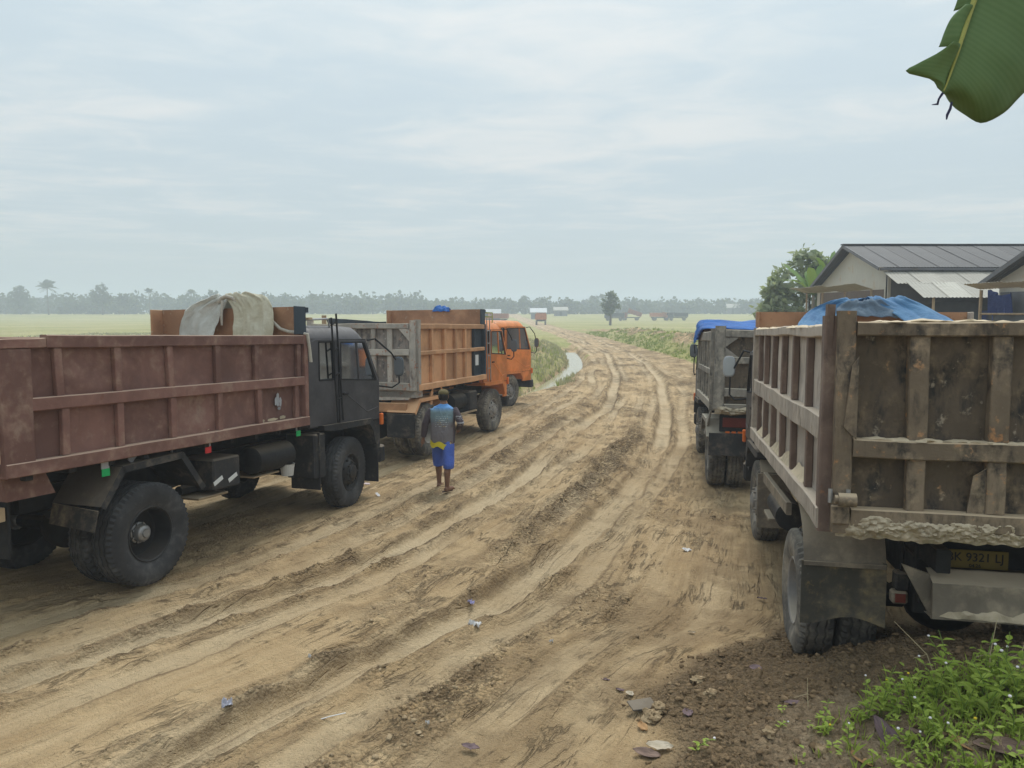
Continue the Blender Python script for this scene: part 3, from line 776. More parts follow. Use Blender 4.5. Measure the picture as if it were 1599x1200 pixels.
def make_tailgate(truck, P, T):
    """T: dict(xs posts, zs rails (z0,z1), frame width, mats)"""
    tg = empty('tailgate', truck)
    hw = P['hw'] - T.get('inset', .05); y = P['yr']; zb, zt = T['zb'], T['zt']; fw = T['fw']; dp = T.get('dp', .07); seed = P.get('seed', 1) + 20
    mp, mf = T['m_plate'], T['m_frame']
    for sgn in (1, -1):
        MB().beam((sgn * (hw - fw / 2), y - dp / 2, zb), (sgn * (hw - fw / 2), y - dp / 2, zt + T.get('ear', 0)), fw, dp, (1, 0, 0), 12, .008, .014, seed + sgn).build('frame_post', mf, tg, smooth=30)
    for k, (z0, z1) in enumerate(T['rails']):
        MB().beam((-hw + fw + .002, y - dp / 2 - .004, (z0 + z1) / 2), (hw - fw - .002, y - dp / 2 - .004, (z0 + z1) / 2), dp + .012, z1 - z0, (0, 1, 0), 16, .008, .010, seed + 3 + k).build('rail', mf, tg, smooth=30)
    rl = sorted(T['rails']); xs = [-hw + fw] + list(T['xs']) + [hw - fw]
    for j in range(len(rl) - 1):
        z0, z1 = rl[j][1], rl[j + 1][0]
        for k, xx in enumerate(T['xs']):
            pw_ = T['pw'] * (1 + .18 * mnoise.noise(Vector((xx * 5, j, seed))))
            MB().beam((xx, y - dp / 2 + .008, z0 + .002), (xx + .01 * mnoise.noise(Vector((xx, j * 3, 1))), y - dp / 2 + .008, z1 - .002), pw_, dp - .012, (1, 0, 0), 6, .007, .008, seed + k + j * 5).build('post', mf if T.get('m_post') is None else T['m_post'], tg, smooth=30)
        for k in range(len(xs) - 1):
            dented('panel', mp, tg, y + .004, xs[k] - .02, xs[k + 1] + .02, z0 - .02, z1 + .02, 'y', .008, T.get('dent', .02), 8, 7, seed + k * 1.3 + j * 7, -1)
    return tg

def make_chassis(truck, P):
    ch = empty('chassis', truck)
    mu = P.get('m_under', 'black_under'); WB = P['WB']; yr = P['yr']
    for s in (1, -1):
        MB().beam((s * .42, max(yr + .1, -.88), .98), (s * .42, WB + .85, .98), .07, .24, (1, 0, 0), 4).build('frame_rail', mu, ch)
        for yy in (0, WB):
            MB().grid(lambda u, v: (s * (.50) + (v - .5) * .08, yy + (u - .5) * 1.25, .62 + .16 * (2 * u - 1) ** 2 + (.0)), 10, 1, (0, 0, .07)).build('leaf_spring', mu, ch)
    for yy in (-.9, .6, 1.6, 2.6):
        MB().beam((-.38, yy, .98), (.38, yy, .98), .08, .16, (0, 1, 0)).build('cross_member', mu, ch)
    MB().tube([(-.95, 0, .525), (-.3, 0, .525)], .075, 12).tube([(.3, 0, .525), (.95, 0, .525)], .075, 12).ball((0, 0, .525), .24, 14, 9, (1.25, 1, 1)).build('rear_axle', mu, ch, smooth=40)
    MB().beam((-.95, WB, .47), (.95, WB, .47), .09, .11, (0, 1, 0)).build('front_axle', mu, ch)
    MB().tube([(0, .2, .56), (0, WB - 1.1, .85)], .05, 10).build('drive_shaft', mu, ch, smooth=40)
    MB().cbox(-.33, .33, WB - 1.15, WB + .45, .72, 1.22, .05).build('engine', mu, ch)
    MB().tube([(.0, 1.2, .95), (0, 2.3, 1.3)], .09, 12).build('tipping_ram', mu, ch, smooth=40)
    sr = P.get('m_sub', mu)
    for s in (1, -1):
        MB().beam((s * .40, yr + .1, 1.19), (s * .40, P['yf'] - .1, 1.19), .09, .16, (1, 0, 0)).build('subframe_rail', sr, ch)
    return ch

def make_cab(truck, C):
    """forward-control lorry cab; side profile in (y, z)"""
    cab = empty('cab', truck)
    yr, yf, z0, zr, zw = C['yr'], C['yf'], C['z0'], C['zr'], C['zw']      # rear, front, floor, roof, waist
    hw = C.get('hw', 1.12); t = .035; yd = C['yd']                        # yd: rear edge of the door
    yt = C['yt']                                                          # top of windscreen
    zt = zr - .16; m = C['mat']; gl = C.get('glass', 'cab_glass')
    def fy(z): return yf + (yt - yf) * max(0, (z - zw)) / (zt - zw)
    for s in (1, -1):
        a, b_ = (hw - t, hw) if s > 0 else (-hw, -hw + t)
        # rear quarter with its window
        w0, w1, wz0, wz1 = yr + .24, yd - .09, zw + .07, zt - .05
        q = MB()
        q.prism([(yr, z0 + .05), (w0, z0 + .05), (w0, zt), (yr, zt)], 'x', a, b_)
        q.prism([(w1, z0 + .05), (yd, z0 + .05), (yd, zt), (w1, zt)], 'x', a, b_)
        q.prism([(w0, z0 + .05), (w1, z0 + .05), (w1, wz0), (w0, wz0)], 'x', a, b_)
        q.prism([(w0, wz1), (w1, wz1), (w1, zt), (w0, zt)], 'x', a, b_)
        q.build('rear_quarter', m, cab)
        xm = (a + b_) / 2
        MB().prism([(w0, wz0), (w1, wz0), (w1, wz1), (w0, wz1)], 'x', xm - .003, xm + .003).build('quarter_window', C.get('qglass', gl), cab)
        g = MB()
        for (A, B) in (((w0, wz0), (w1, wz0)), ((w1, wz0), (w1, wz1)), ((w1, wz1), (w0, wz1)), ((w0, wz1), (w0, wz0))):
            g.beam((b_ if s > 0 else a, *A), (b_ if s > 0 else a, *B), .02, .025, (1, 0, 0))
        g.build('window_seal', 'dark_void', cab)
        # door: lower skin, frame, glass
        o = s * .012; a2, b2 = a + o, b_ + o
        door = MB()
        ya = yd + .012
        door.prism([(ya, z0), (yf - .03, z0), (yf - .015, zw), (ya, zw + .06)], 'x', a2, b2)
        dob = door.build('door', m, cab)
        fr = MB()
        fr.prism([(ya, zw + .06), (ya + .05, zw + .058), (ya + .05, zt - .06), (ya, zt - .02)], 'x', a2, b2)
        fr.prism([(ya + .05, zt - .06), (yt - .05, zt - .06), (yt - .01, zt - .02), (ya, zt - .02)], 'x', a2, b2)
        fr.prism([(yf - .10, zw + .004), (yf - .015, zw), (yt - .01, zt - .02), (yt - .05, zt - .06)], 'x', a2, b2)
        dv = C['div']
        dm = (dv - (ya)) / (yf - ya)
        fr.prism([(dv + .05, zw + .03), (dv + .08, zw + .028), (dv + .02, zt - .06), (dv - .01, zt - .06)], 'x', a2, b2)
        fr.build('door_frame', m, dob)
        xg = (a2 + b2) / 2
        MB().prism([(ya + .05, zw + .058), (dv + .05, zw + .03), (dv - .01, zt - .06), (ya + .05, zt - .06)], 'x', xg - .003, xg + .003).build('door_window', gl, dob)
        MB().prism([(dv + .08, zw + .028), (yf - .10, zw + .004), (yt - .05, zt - .06), (dv + .02, zt - .06)], 'x', xg - .003, xg + .003).build('vent_window', gl, dob)
        xo = s * (hw + .012)
        MB().cbox(min(xo, xo + s * .03), max(xo, xo + s * .03), ya + .06, ya + .19, zw - .17, zw - .14).build('door_handle', 'dark_void', dob)
        # pressed line on the door skin
        MB().beam((xo, ya + .10, zw - .12), (xo, yf - .38, z0 + .14), .012, .02, (1, 0, 0)).beam((xo, yf - .38, z0 + .14), (xo, yf - .07, z0 + .18), .012, .02, (1, 0, 0)).build('door_crease', m, dob)
        sl_ = MB(); pw_ = [(ya + .05, zw + .058), (yf - .10, zw + .004), (yt - .05, zt - .06), (ya + .05, zt - .06)]
        for A, B in zip(pw_, pw_[1:] + pw_[:1]): sl_.beam((xo, *A), (xo, *B), .014, .022, (1, 0, 0))
        sl_.build('window_seal', 'dark_void', dob)
        sm = MB()
        for (A, B) in (((ya - .004, z0), (ya - .004, zt - .02)), ((ya, z0 - .004), (yf - .03, z0 - .004)), ((ya, zt - .016), (yt - .01, zt - .016))): sm.beam((xo - s * .004, *A), (xo - s * .004, *B), .012, .009, (1, 0, 0))
        sm.build('door_seam', 'dark_void', dob)
        # wheel arch and lower front corner
        fy0 = C['WB']
        arch = [(fy0 - .75, z0 - .02), (fy0 - .66, z0 - .02), (fy0 - .52, z0 - .05), (fy0 + .45, z0 - .05), (fy0 + .55, z0 - .16), (fy0 + .62, .86), (fy0 + .68, .86), (fy0 + .64, z0 - .1), (fy0 + .52, z0 + .03), (fy0 - .75, z0 + .05)]
        x0, x1 = (.62, hw + .05) if s > 0 else (-hw - .05, -.62)
        MB().prism(arch, 'x', x0, x1).build('wheel_arch', C.get('m_arch', 'black_dusty'), cab)
        MB().prism([(fy0 + .66, .80), (yf, .80), (yf, z0 - .01), (fy0 + .66, z0 - .01)], 'x', a - (0 if s > 0 else .0), b_).build('corner_panel', m if C.get('front_paint') else C.get('m_arch', 'black_dusty'), cab)
        if C.get('flap'):
            MB().cbox(.68 if s > 0 else -1.16, 1.16 if s > 0 else -.68, fy0 - .86, fy0 - .84, .42, z0 - .03, .004).build('mud_flap', 'black_dusty', cab)
        # indicator
        MB().cbox(min(s * hw, s * (hw + .05)), max(s * hw, s * (hw + .05)), yf - .02, yf + .05, z0 - .10, z0 + .08, .012).build('indicator', 'amber_lens', cab)
    # roof: crowned sheet with rounded edges
    def roof(u, v):
        y = yr + .0 + (yt + .06 - yr) * v; x = (u * 2 - 1)
        ex = max(0, abs(x) - .80) / .20; ey = max(0, .10 - v) / .10; ey2 = max(0, v - .86) / .14
        z = zr + .04 * (1 - x * x) - .17 * ex ** 2 - .13 * ey ** 2 - .17 * ey2 ** 2
        return (x * hw * 1.004, y, z)
    MB().grid(roof, 24, 18, (0, 0, -.02)).build('roof', m, cab, smooth=40)
    # rear wall, front panel, windscreen
    bw = MB()
    bw.prism([(-hw + .04, z0 + .05), (hw - .04, z0 + .05), (hw - .04, zw + .1), (-hw + .04, zw + .1)], 'y', yr + .002, yr + t)
    bw.prism([(-hw + .04, zt - .1), (hw - .04, zt - .1), (hw - .04, zt + .02), (-hw + .04, zt + .02)], 'y', yr + .002, yr + t)
    bw.prism([(-hw + .04, zw + .1), (-hw * .55, zw + .1), (-hw * .55, zt - .1), (-hw + .04, zt - .1)], 'y', yr + .002, yr + t)
    bw.prism([(hw * .55, zw + .1), (hw - .04, zw + .1), (hw - .04, zt - .1), (hw * .55, zt - .1)], 'y', yr + .002, yr + t)
    bw.build('rear_wall', m, cab)
    MB().prism([(-hw * .55, zw + .1), (hw * .55, zw + .1), (hw * .55, zt - .1), (-hw * .55, zt - .1)], 'y', yr + .016, yr + .022).build('rear_window', gl, cab)
    MB().cbox(-hw + .04, hw - .04, yf - .05, yf + .015, .86, zw - .02, .02).build('front_panel', m, cab)
    MB().cbox(-.72, .72, yf + .018, yf + .05, zw - .45, zw - .22, .012).build('grille', 'dark_void', cab)
    MB().grid(lambda u, v: ((u * 2 - 1) * (hw - .07), yf - .02 + (yt - yf) * v, zw - .01 + (zt - zw + .0) * v), 1, 1, (0, -.006, 0)).build('windscreen', gl, cab)
    MB().cbox(-hw - .02, hw + .02, yf - .04, yf + .14, .55, .82, .03).build('bumper', C.get('m_bumper', 'black_dusty'), cab)
    for s in (1, -1):
        MB().tube([(s * .78, yf + .0, 1.08), (s * .78, yf + .045, 1.08)], .10, 20).build('headlight', 'pale_lens', cab, smooth=40)
    # interior
    MB().cbox(-hw + .05, hw - .05, yr + .04, yf - .06, z0 + .02, z0 + .08).build('cab_floor', 'seat_vinyl', cab)
    for s in (1, -1):
        MB().cbox(s * .5 - .26, s * .5 + .26, yr + .25, yr + .75, z0 + .081, z0 + .42, .05).cbox(s * .5 - .25, s * .5 + .25, yr + .12, yr + .248, z0 + .30, zw + .12, .05).build('seat', 'seat_vinyl', cab)
    MB().cbox(-hw + .06, hw - .06, yf - .42, yf - .07, z0 + .3, zw - .05, .05).build('dashboard', 'seat_vinyl', cab)
    ring = [(.52 + .21 * math.cos(k * math.pi / 10), yf - .55 + .10 * math.sin(k * math.pi / 10), zw + .02 + .18 * math.sin(k * math.pi / 10)) for k in range(21)]
    MB().tube(ring, .014, 6).tube([(.52, yf - .35, zw - .12), (.52, yf - .55, zw + .02)], .02, 6).build('steering_wheel', 'seat_vinyl', cab)
    return cab

def mirror(cab, s, yf, yt, zw, zt, hw, out=.26, fwd=.22, mz=None, mat='mirror_back', face='mirror_face'):
    arm = [(s * (hw + .0), yt + .06, zt - .02), (s * (hw + .08), yt + .16, zt - .0), (s * (hw + out * .7), yf + fwd * .5, zt - .22), (s * (hw + out), yf + fwd, zw + .25), (s * (hw + out), yf + fwd + .02, zw - .06), (s * (hw + out * .7), yf + fwd * .6, zw - .13), (s * (hw + .0), yf - .0, zw - .10)]
    MB().tube(arm, .014, 8).build('mirror_arm', 'dark_void', cab, smooth=60)
    c = Vector((s * (hw + out + .02), yf + fwd - .02, (mz or zw + .22)))
    mb = MB().ball((0, 0, 0), 1, 16, 10, (.095, .045, .17))
    sq = lambda v, r: math.copysign(abs(v / r) ** .62, v) * r if r else 0
    mb.v = [(sq(x, .095) * .92 + c.x, (y if y > 0 else y * .3) + c.y, sq(z, .17) * .92 + c.z) for x, y, z in mb.v]
    h = mb.build('mirror', mat, cab, smooth=50)
    MB().prism([(c.x + .072 * math.copysign(abs(math.cos(t)) ** .6, math.cos(t)), c.z + .135 * math.copysign(abs(math.sin(t)) ** .6, math.sin(t))) for t in [k * math.pi / 12 for k in range(24)]], 'y', c.y - .024, c.y - .012).build('mirror_glass', face, cab)

def ladder(parent, x, pts, rungs, r=.014, mat='dark_void', name='ladder'):
    """pts: two rails, each ((y,z) bottom, (y,z) top)"""
    mb = MB()
    for (a, b_) in pts: mb.tube([(x, *a), (x, *b_)], r, 8)
    for f in rungs:
        p = [(x, a[0] + (b_[0] - a[0]) * f, a[1] + (b_[1] - a[1]) * f) for a, b_ in pts]
        mb.tube(p, r * .85, 6)
    return mb.build(name, mat, parent, smooth=60)

def fender(parent, prof, x0, x1, mat, t=.012, lip=.055, name='fender'):
    """bent sheet over a wheel; prof (y,z) polyline; lip on the outer edge"""
    mb = MB()
    out = x1 if abs(x1) > abs(x0) else x0; s = 1 if out > 0 else -1
    xa, xb = min(x0, x1), max(x0, x1)
    for (a, b_) in zip(prof[:-1], prof[1:]):
        d = Vector((0, b_[0] - a[0], b_[1] - a[1])); n = Vector((0, -d.z, d.y)).normalized() * t
        mb.add([(xa, a[0], a[1]), (xb, a[0], a[1]), (xb, b_[0], b_[1]), (xa, b_[0], b_[1]),
                (xa, a[0] + n.y, a[1] + n.z), (xb, a[0] + n.y, a[1] + n.z), (xb, b_[0] + n.y, b_[1] + n.z), (xa, b_[0] + n.y, b_[1] + n.z)],
               [(3, 2, 1, 0), (4, 5, 6, 7), (0, 1, 5, 4), (1, 2, 6, 5), (2, 3, 7, 6), (3, 0, 4, 7)])
        n2 = n.normalized() * -lip
        mb.add([(out, a[0], a[1]), (out, b_[0], b_[1]), (out, b_[0] + n2.y, b_[1] + n2.z), (out, a[0] + n2.y, a[1] + n2.z),
                (out - s * .01, a[0], a[1]), (out - s * .01, b_[0], b_[1]), (out - s * .01, b_[0] + n2.y, b_[1] + n2.z), (out - s * .01, a[0] + n2.y, a[1] + n2.z)],
               [(0, 1, 2, 3), (7, 6, 5, 4), (2, 1, 5, 6), (3, 2, 6, 7), (0, 3, 7, 4)])
    return mb.build(name, mat, parent)

def standard_wheels(tr, P, style, front_style=None, steer=0.0, rim=None):
    for s in (1, -1):
        wheel(tr, style, s * 1.045, 0, TYRE_R, s > 0, True, rim_style=rim)
        wheel(tr, style, s * .735, 0, TYRE_R, s < 0, True, rim_style=rim)
        wheel(tr, front_style or style, s * .98, P['WB'], TYRE_R, s > 0, False, steer)

# ---------------------------------------------------------------- maroon lorry, near left
T1 = empty('dump_truck'); pose(T1, -4.765, 8.065, .0, .362, -.029, -.019)
tag(T1, 'maroon steel dump truck with dark grey cab and ladder, parked nearest on the left', 'truck', 'dump trucks beside the track')
P1 = dict(hw=1.22, yr=-1.54, yf=2.62, zb=1.36, zt=2.55, zm=1.955, zh=2.93, WB=3.80, ups=[-1.0, -.37, .285, .97, 1.63, 2.45], los=[-.96, -.366, .305, .99, 1.67, 2.40],
          pd=.055, pw=.075, rh=.115, rt=.115, rb=.12, m_panel='maroon', m_post='maroon', m_rail='maroon', m_inner='rust_plate', rear_plate=True, seed=1.3, dent=.034, wing=.23, warp=.006, top_start=.42)
bed1 = make_bed(T1, P1)
# dented strip of top rail torn down at the rear
MB().beam((1.2, -1.54, 2.475), (1.2, -1.115, 2.485), .06, .085, (1, 0, 0), 8, .008, .055, 3).build('bent_rail', 'maroon', bed1, smooth=30)
make_tailgate(T1, P1, dict(zb=1.40, zt=2.5, fw=.10, rails=[(1.40, 1.5), (1.95, 2.05), (2.4, 2.5)], xs=[-.6, 0, .6], pw=.08, m_plate='maroon', m_frame='maroon'))
def paint_mark(parent, x, y, z, ry, rz, mat, seed, name='paint_mark'):
    poly = []
    for k in range(22):
        t = 2 * math.pi * k / 22; q = 1 + .45 * mnoise.noise(Vector((math.cos(t) * 2.2, math.sin(t) * 2.2, seed)))
        poly.append((y + ry * q * math.cos(t), z + rz * q * math.sin(t)))
    MB().prism(poly, 'x', x, x + .0025).build(name, mat, parent)
for k, (dy, dz, ry, rz) in enumerate(((0, .02, .028, .085), (.05, -.01, .022, .06), (-.045, .0, .018, .05), (.02, -.09, .03, .02))): paint_mark(bed1, 1.168 + .0012 * k, 2.06 + dy, 1.72 + dz, ry, rz, 'strut_grey', 1 + k)
for k, (yy, zz, ry, rz) in enumerate(((1.95, 1.50, .10, .018), (1.75, 1.50, .05, .02), (2.15, 1.51, .06, .022), (.75, 1.50, .09, .014))): paint_mark(bed1, 1.166 + .001 * k, yy, zz, ry, rz, 'sand_crust', 3 + k, 'dried_mud')
make_chassis(T1, P1)
standard_wheels(T1, P1, 'dark', steer=.13)
cab1 = make_cab(T1, dict(yr=2.79, yf=4.62, z0=1.25, zr=2.67, zw=1.86, yd=3.49, yt=4.23, div=3.98, WB=3.80, mat='cab_grey', qglass='cab_glass_green', m_arch='black_dusty', flap=True))
mirror(cab1, 1, 4.62, 4.23, 1.86, 2.5, 1.12, .24, .20, 2.06)
mirror(cab1, -1, 4.62, 4.23, 1.86, 2.5, 1.12, .24, .20, 2.06)
ladder(cab1, 1.165, [((3.40, 1.31), (3.28, 2.80)), ((3.53, 1.33), (3.40, 2.86))], (.22, .45, .68, .93))
MB().beam((-.9, 2.95, 2.78), (1.05, 2.95, 2.78), .09, .03, (0, 1, 0), 4, .004, .01).build('roof_board', 'timber', cab1)
rk = MB()
for s in (1, -1): rk.tube([(s * .95, 2.86, 2.55), (s * .95, 2.9, 2.76), (s * .95, 3.5, 2.79), (s * .95, 3.56, 2.66)], .014, 8)
rk.tube([(-.95, 3.5, 2.79), (.95, 3.5, 2.79)], .014, 8).build('roof_rack', 'chrome_rail', cab1, smooth=60)
MB().cbox(1.086, 1.092, 3.13, 3.30, 2.02, 2.24, .002).build('window_sticker', 'white_paint', cab1)
MB().cbox(.70, 1.15, 4.50, 4.515, .26, .87, .004).build('mud_flap', 'black_dusty', cab1)
und1 = empty('underbody', T1)
for s in (1, -1):
    fender(und1, [(-.62, .93), (-.36, 1.27), (.42, 1.30), (.72, .88)], s * .58, s * 1.21, 'black_dusty')
    MB().grid(lambda u, v: (s * (.60 + .62 * u), -.63 - .05 * v - .03 * u, .935 - .19 * v - .03 * u), 4, 2, (0, -.012, 0)).build('mud_flap', 'rubber_flap', und1)
    for yy in (-.20, .36):
        MB().beam((s * 1.12, yy, 1.30), (s * 1.14, yy + .10, 1.42), .02, .07, (1, 0, 0)).build('fender_strut', 'strut_grey', und1)
    for yy, zz, mt in ((-.52, 1.30, 'green_tape'), (.83, 1.33, 'red_tape'), (2.47, 1.32, 'green_tape')):
        tg_ = MB().cbox(s * 1.16 - .004, s * 1.16 + .004, yy - .045, yy + .045, zz - .02, zz + .06, .001).build('tag_bracket', 'strut_grey', und1)
        MB().cbox(s * 1.165 - .004, s * 1.165 + .004, yy - .045, yy + .045, zz - .092, zz - .0205, .001).build('reflector_tag', mt, und1)
MB().tube([(.98, 1.72, 1.0), (.98, 1.74, 1.0), (.98, 2.42, 1.0), (.98, 2.44, 1.0)], [.15, .175, .175, .15], 24).build('air_tank', 'black_under', und1, smooth=40)
MB().cbox(.62, 1.12, .95, 1.40, .78, 1.14, .02).build('battery_box', 'black_dusty', und1)
for yy in (1.02, 1.26): MB().beam((1.124, yy - .07, .86), (1.124, yy + .07, .92), .006, .05, (1, 0, 0)).build('reflective_strip', 'white_tape', und1)
MB().cbox(-1.1, -.6, 1.0, 2.3, .62, 1.1, .06).build('fuel_tank', 'black_dusty', und1)
bk = MB().lathe([(.0, 0), (.075, 0), (.095, .15), (.10, .155), (.09, .15), (.07, .01)], 20).build('drain_cup', 'pale_lens', und1)
bk.rotation_euler = (0, -math.pi / 2, 0); bk.location = (1.06, 2.36, .72)
MB().tube([(.8, .75, .80), (.8, 1.5, .78)], .055, 12).build('exhaust', 'black_under', und1, smooth=40)
MB().cbox(.55, 1.05, .80, 1.25, .70, .725, .004).warp(.02, 3).build('tool_board', 'timber', und1)
MB().cbox(.55, 1.02, 1.75, 2.25, .78, .80, .004).build('step_board', 'timber', und1)
MB().beam((-1.0, -1.45, 1.02), (1.0, -1.45, 1.02), .10, .12, (0, 1, 0)).build('rear_beam', 'timber', und1)
for s in (1, -1): MB().prism([(-1.50, 1.36), (-1.10, 1.36), (-1.0, 1.14), (-1.45, 1.14)], 'x', min(s * .85, s * 1.1), max(s * .85, s * 1.1)).build('hinge_bracket', 'maroon', und1)
MB().cbox(.66, 1.14, 2.86, 3.12, .58, 1.20, .02).build('step_box', 'black_dusty', und1)
for (ya, yb) in ((-1.45, -.66), (.72, 3.05)): MB().cbox(-1.17, -1.14, ya, yb, .38, 1.24, .006).build('side_guard', 'black_under', und1)  # black panels added on the hidden side to block light under the truck
MB().cbox(-1.0, 1.0, -1.38, -1.35, .62, 1.25, .006).build('rear_guard', 'black_under', und1)

# ---------------------------------------------------------------- orange lorry with weathered white tailgate
T3 = empty('dump_truck'); pose(T3, -2.735, 15.463, -.05, .339, -.018, -.011)
tag(T3, 'orange dump truck with peeling white tailgate, a man walking beside it', 'truck', 'dump trucks beside the track')
P3 = dict(hw=1.22, yr=-.57, yf=2.93, zb=1.335, zt=2.61, zm=2.05, zh=2.96, WB=3.77, ups=[.10, .70, 1.26, 1.78, 2.30], los=[.10, .70, 1.26, 1.78, 2.30],
          pd=.07, pw=.075, rh=.08, rt=.10, rb=.12, m_panel='orange_bed', m_post='orange_bed', m_rail='orange_bed', m_inner='rust_plate', front_dark=2.28, seed=4.2, dent=.012, wing=.25, m_sub='orange_bed', post_up=.08, m_corner='white_peel')
bed3 = make_bed(T3, P3)
MB().cbox(1.205, 1.232, 2.31, 2.9, 1.335, 1.47, .004).build('rail_cover', 'dark_slate', bed3)
MB().cbox(1.165, 1.172, 2.42, 2.62, 1.68, 1.92, .002).build('notice', 'white_tape', bed3)
MB().beam((-1.2, .2, 2.66), (-1.2, 2.6, 2.60), .05, .16, (1, 0, 0), 8, .006, .02).build('side_board', 'dark_slate', bed3, smooth=30)
MB().beam((-1.2, .0, 2.3), (-1.2, .0, 2.80), .07, .08, (1, 0, 0), 2).build('stake', 'timber', bed3)
tg3 = make_tailgate(T3, P3, dict(zb=1.345, zt=2.62, fw=.12, rails=[(1.345, 1.49), (2.01, 2.13), (2.52, 2.62)], xs=[-.64, -.15, .29, .64], pw=.10, m_plate='white_peel_plate', m_frame='white_peel', ear=.06, inset=.03))
MB().prism([(1.08, 2.515), (.86, 2.515), (1.08, 2.28)], 'y', -.65, -.60).build('gusset', 'white_peel', tg3)
MB().prism([(-1.16, 1.335), (1.16, 1.335), (1.02, 1.16), (-.9, 1.10)], 'y', -.60, -.30).build('chute_lip', 'white_peel', tg3)
MB().cbox(-1.18, 1.18, -.6, -.3, 1.20, 1.33).build('ledge', 'white_peel', tg3)
make_chassis(T3, P3)
standard_wheels(T3, P3, 'dusty', steer=-.05)
und3 = empty('underbody', T3)
for s in (1, -1):
    MB().cbox(min(s * .6, s * 1.2), max(s * .6, s * 1.2), -.70, -.685, .44, .90, .004).build('mud_flap', 'black_dusty', und3)
    fender(und3, [(-.68, .92), (-.45, 1.16), (.45, 1.16), (.70, .9)], s * .6, s * 1.2, 'orange_bed')
    MB().beam((s * 1.15, .55, 1.34), (s * 1.15, .85, .95), .04, .08, (1, 0, 0)).build('stay', 'orange_bed', und3)
    MB().beam((s * 1.15, .16, 1.34), (s * 1.15, .10, .98), .04, .10, (1, 0, 0)).build('stay', 'orange_bed', und3)
MB().cbox(-1.0, 1.0, -.66, -.60, .92, 1.10, .01).build('rear_beam', 'orange_bed', und3)
MB().tube([(.95, 1.35, .92), (.95, 1.37, .92), (.95, 2.05, .92), (.95, 2.07, .92)], [.14, .18, .18, .14], 20).build('air_tank', 'black_under', und3, smooth=40)
MB().cbox(.6, 1.1, 2.25, 2.7, .66, 1.1, .03).build('battery_box', 'black_dusty', und3)
MB().beam((1.05, .8, .66), (1.05, 2.7, .62), .06, .04, (1, 0, 0), 6, .004, .03).build('side_guard', 'timber', und3)
MB().cbox(-1.1, -.6, 1.0, 2.3, .62, 1.1, .06).build('fuel_tank', 'black_dusty', und3)
MB().cbox(-1.17, -1.14, .72, 3.05, .38, 1.2, .006).build('side_guard', 'black_under', und3)  # added black panel, keeps light out from the hidden side
cab3 = make_cab(T3, dict(yr=3.05, yf=4.66, z0=1.20, zr=2.66, zw=1.86, yd=3.50, yt=4.30, div=4.02, WB=3.77, mat='orange_cab', glass='cab_glass_dark', m_arch='orange_cab', front_paint=True))
mirror(cab3, 1, 4.66, 4.30, 1.86, 2.5, 1.12, .16, .08); mirror(cab3, -1, 4.66, 4.30, 1.86, 2.5, 1.12, .16, .08)
ladder(cab3, 1.17, [((3.22, 1.28), (3.15, 2.76)), ((3.40, 1.28), (3.33, 2.76))], (.2, .4, .6, .8), .013, 'chrome_rail')
rk = MB()
for zz in (2.80, 2.90):
    rk.tube([(-.95, 3.25, zz), (.95, 3.25, zz), (.95, 4.1, zz), (-.95, 4.1, zz), (-.95, 3.25, zz)], .014, 6)
for xx in (-.95, 0, .95):
    for yy in (3.25, 4.1): rk.tube([(xx, yy, 2.62), (xx, yy, 2.9)], .013, 6)
rk.build('roof_rack', 'rack_green', cab3)

# ---------------------------------------------------------------- orange cab lorry beyond
T4 = empty('dump_truck'); pose(T4, -3.05, 21.75, -.19, .56, -.012, -.01)
tag(T4, 'farthest truck of the left row, only its bright orange cab showing', 'truck', 'dump trucks beside the track')
P4 = dict(hw=1.2, yr=-1.0, yf=2.8, zb=1.33, zt=2.45, zm=1.9, zh=2.7, WB=3.9, ups=[-.4, .3, 1.0, 1.7, 2.3], los=[-.4, .3, 1.0, 1.7, 2.3], m_panel='orange_bed', m_post='orange_bed', m_rail='orange_bed', seed=6.6)
make_bed(T4, P4)
make_tailgate(T4, P4, dict(zb=1.35, zt=2.42, fw=.12, rails=[(1.35, 1.48), (1.88, 1.98), (2.32, 2.42)], xs=[-.6, 0, .6], pw=.09, m_plate='white_peel_plate', m_frame='white_peel'))
make_chassis(T4, P4); standard_wheels(T4, P4, 'dusty', rim='dark')
cab4 = make_cab(T4, dict(yr=3.05, yf=5.10, z0=1.12, zr=2.74, zw=1.82, yd=3.55, yt=4.72, div=4.35, WB=3.9, mat='orange_cab', glass='cab_glass_dark', m_arch='orange_cab', front_paint=True, hw=1.15))
mirror(cab4, 1, 5.10, 4.72, 1.82, 2.56, 1.15, .16, .08, mat='rust_plate'); mirror(cab4, -1, 5.10, 4.72, 1.82, 2.56, 1.15, .16, .08, mat='rust_plate')
und4 = empty('underbody', T4)
for s in (1, -1): fender(und4, [(-.68, .92), (-.45, 1.16), (.45, 1.16), (.70, .9)], s * .6, s * 1.2, 'black_dusty')
MB().cbox(.6, 1.1, 1.2, 2.3, .62, 1.1, .06).build('fuel_tank', 'black_dusty', und4)

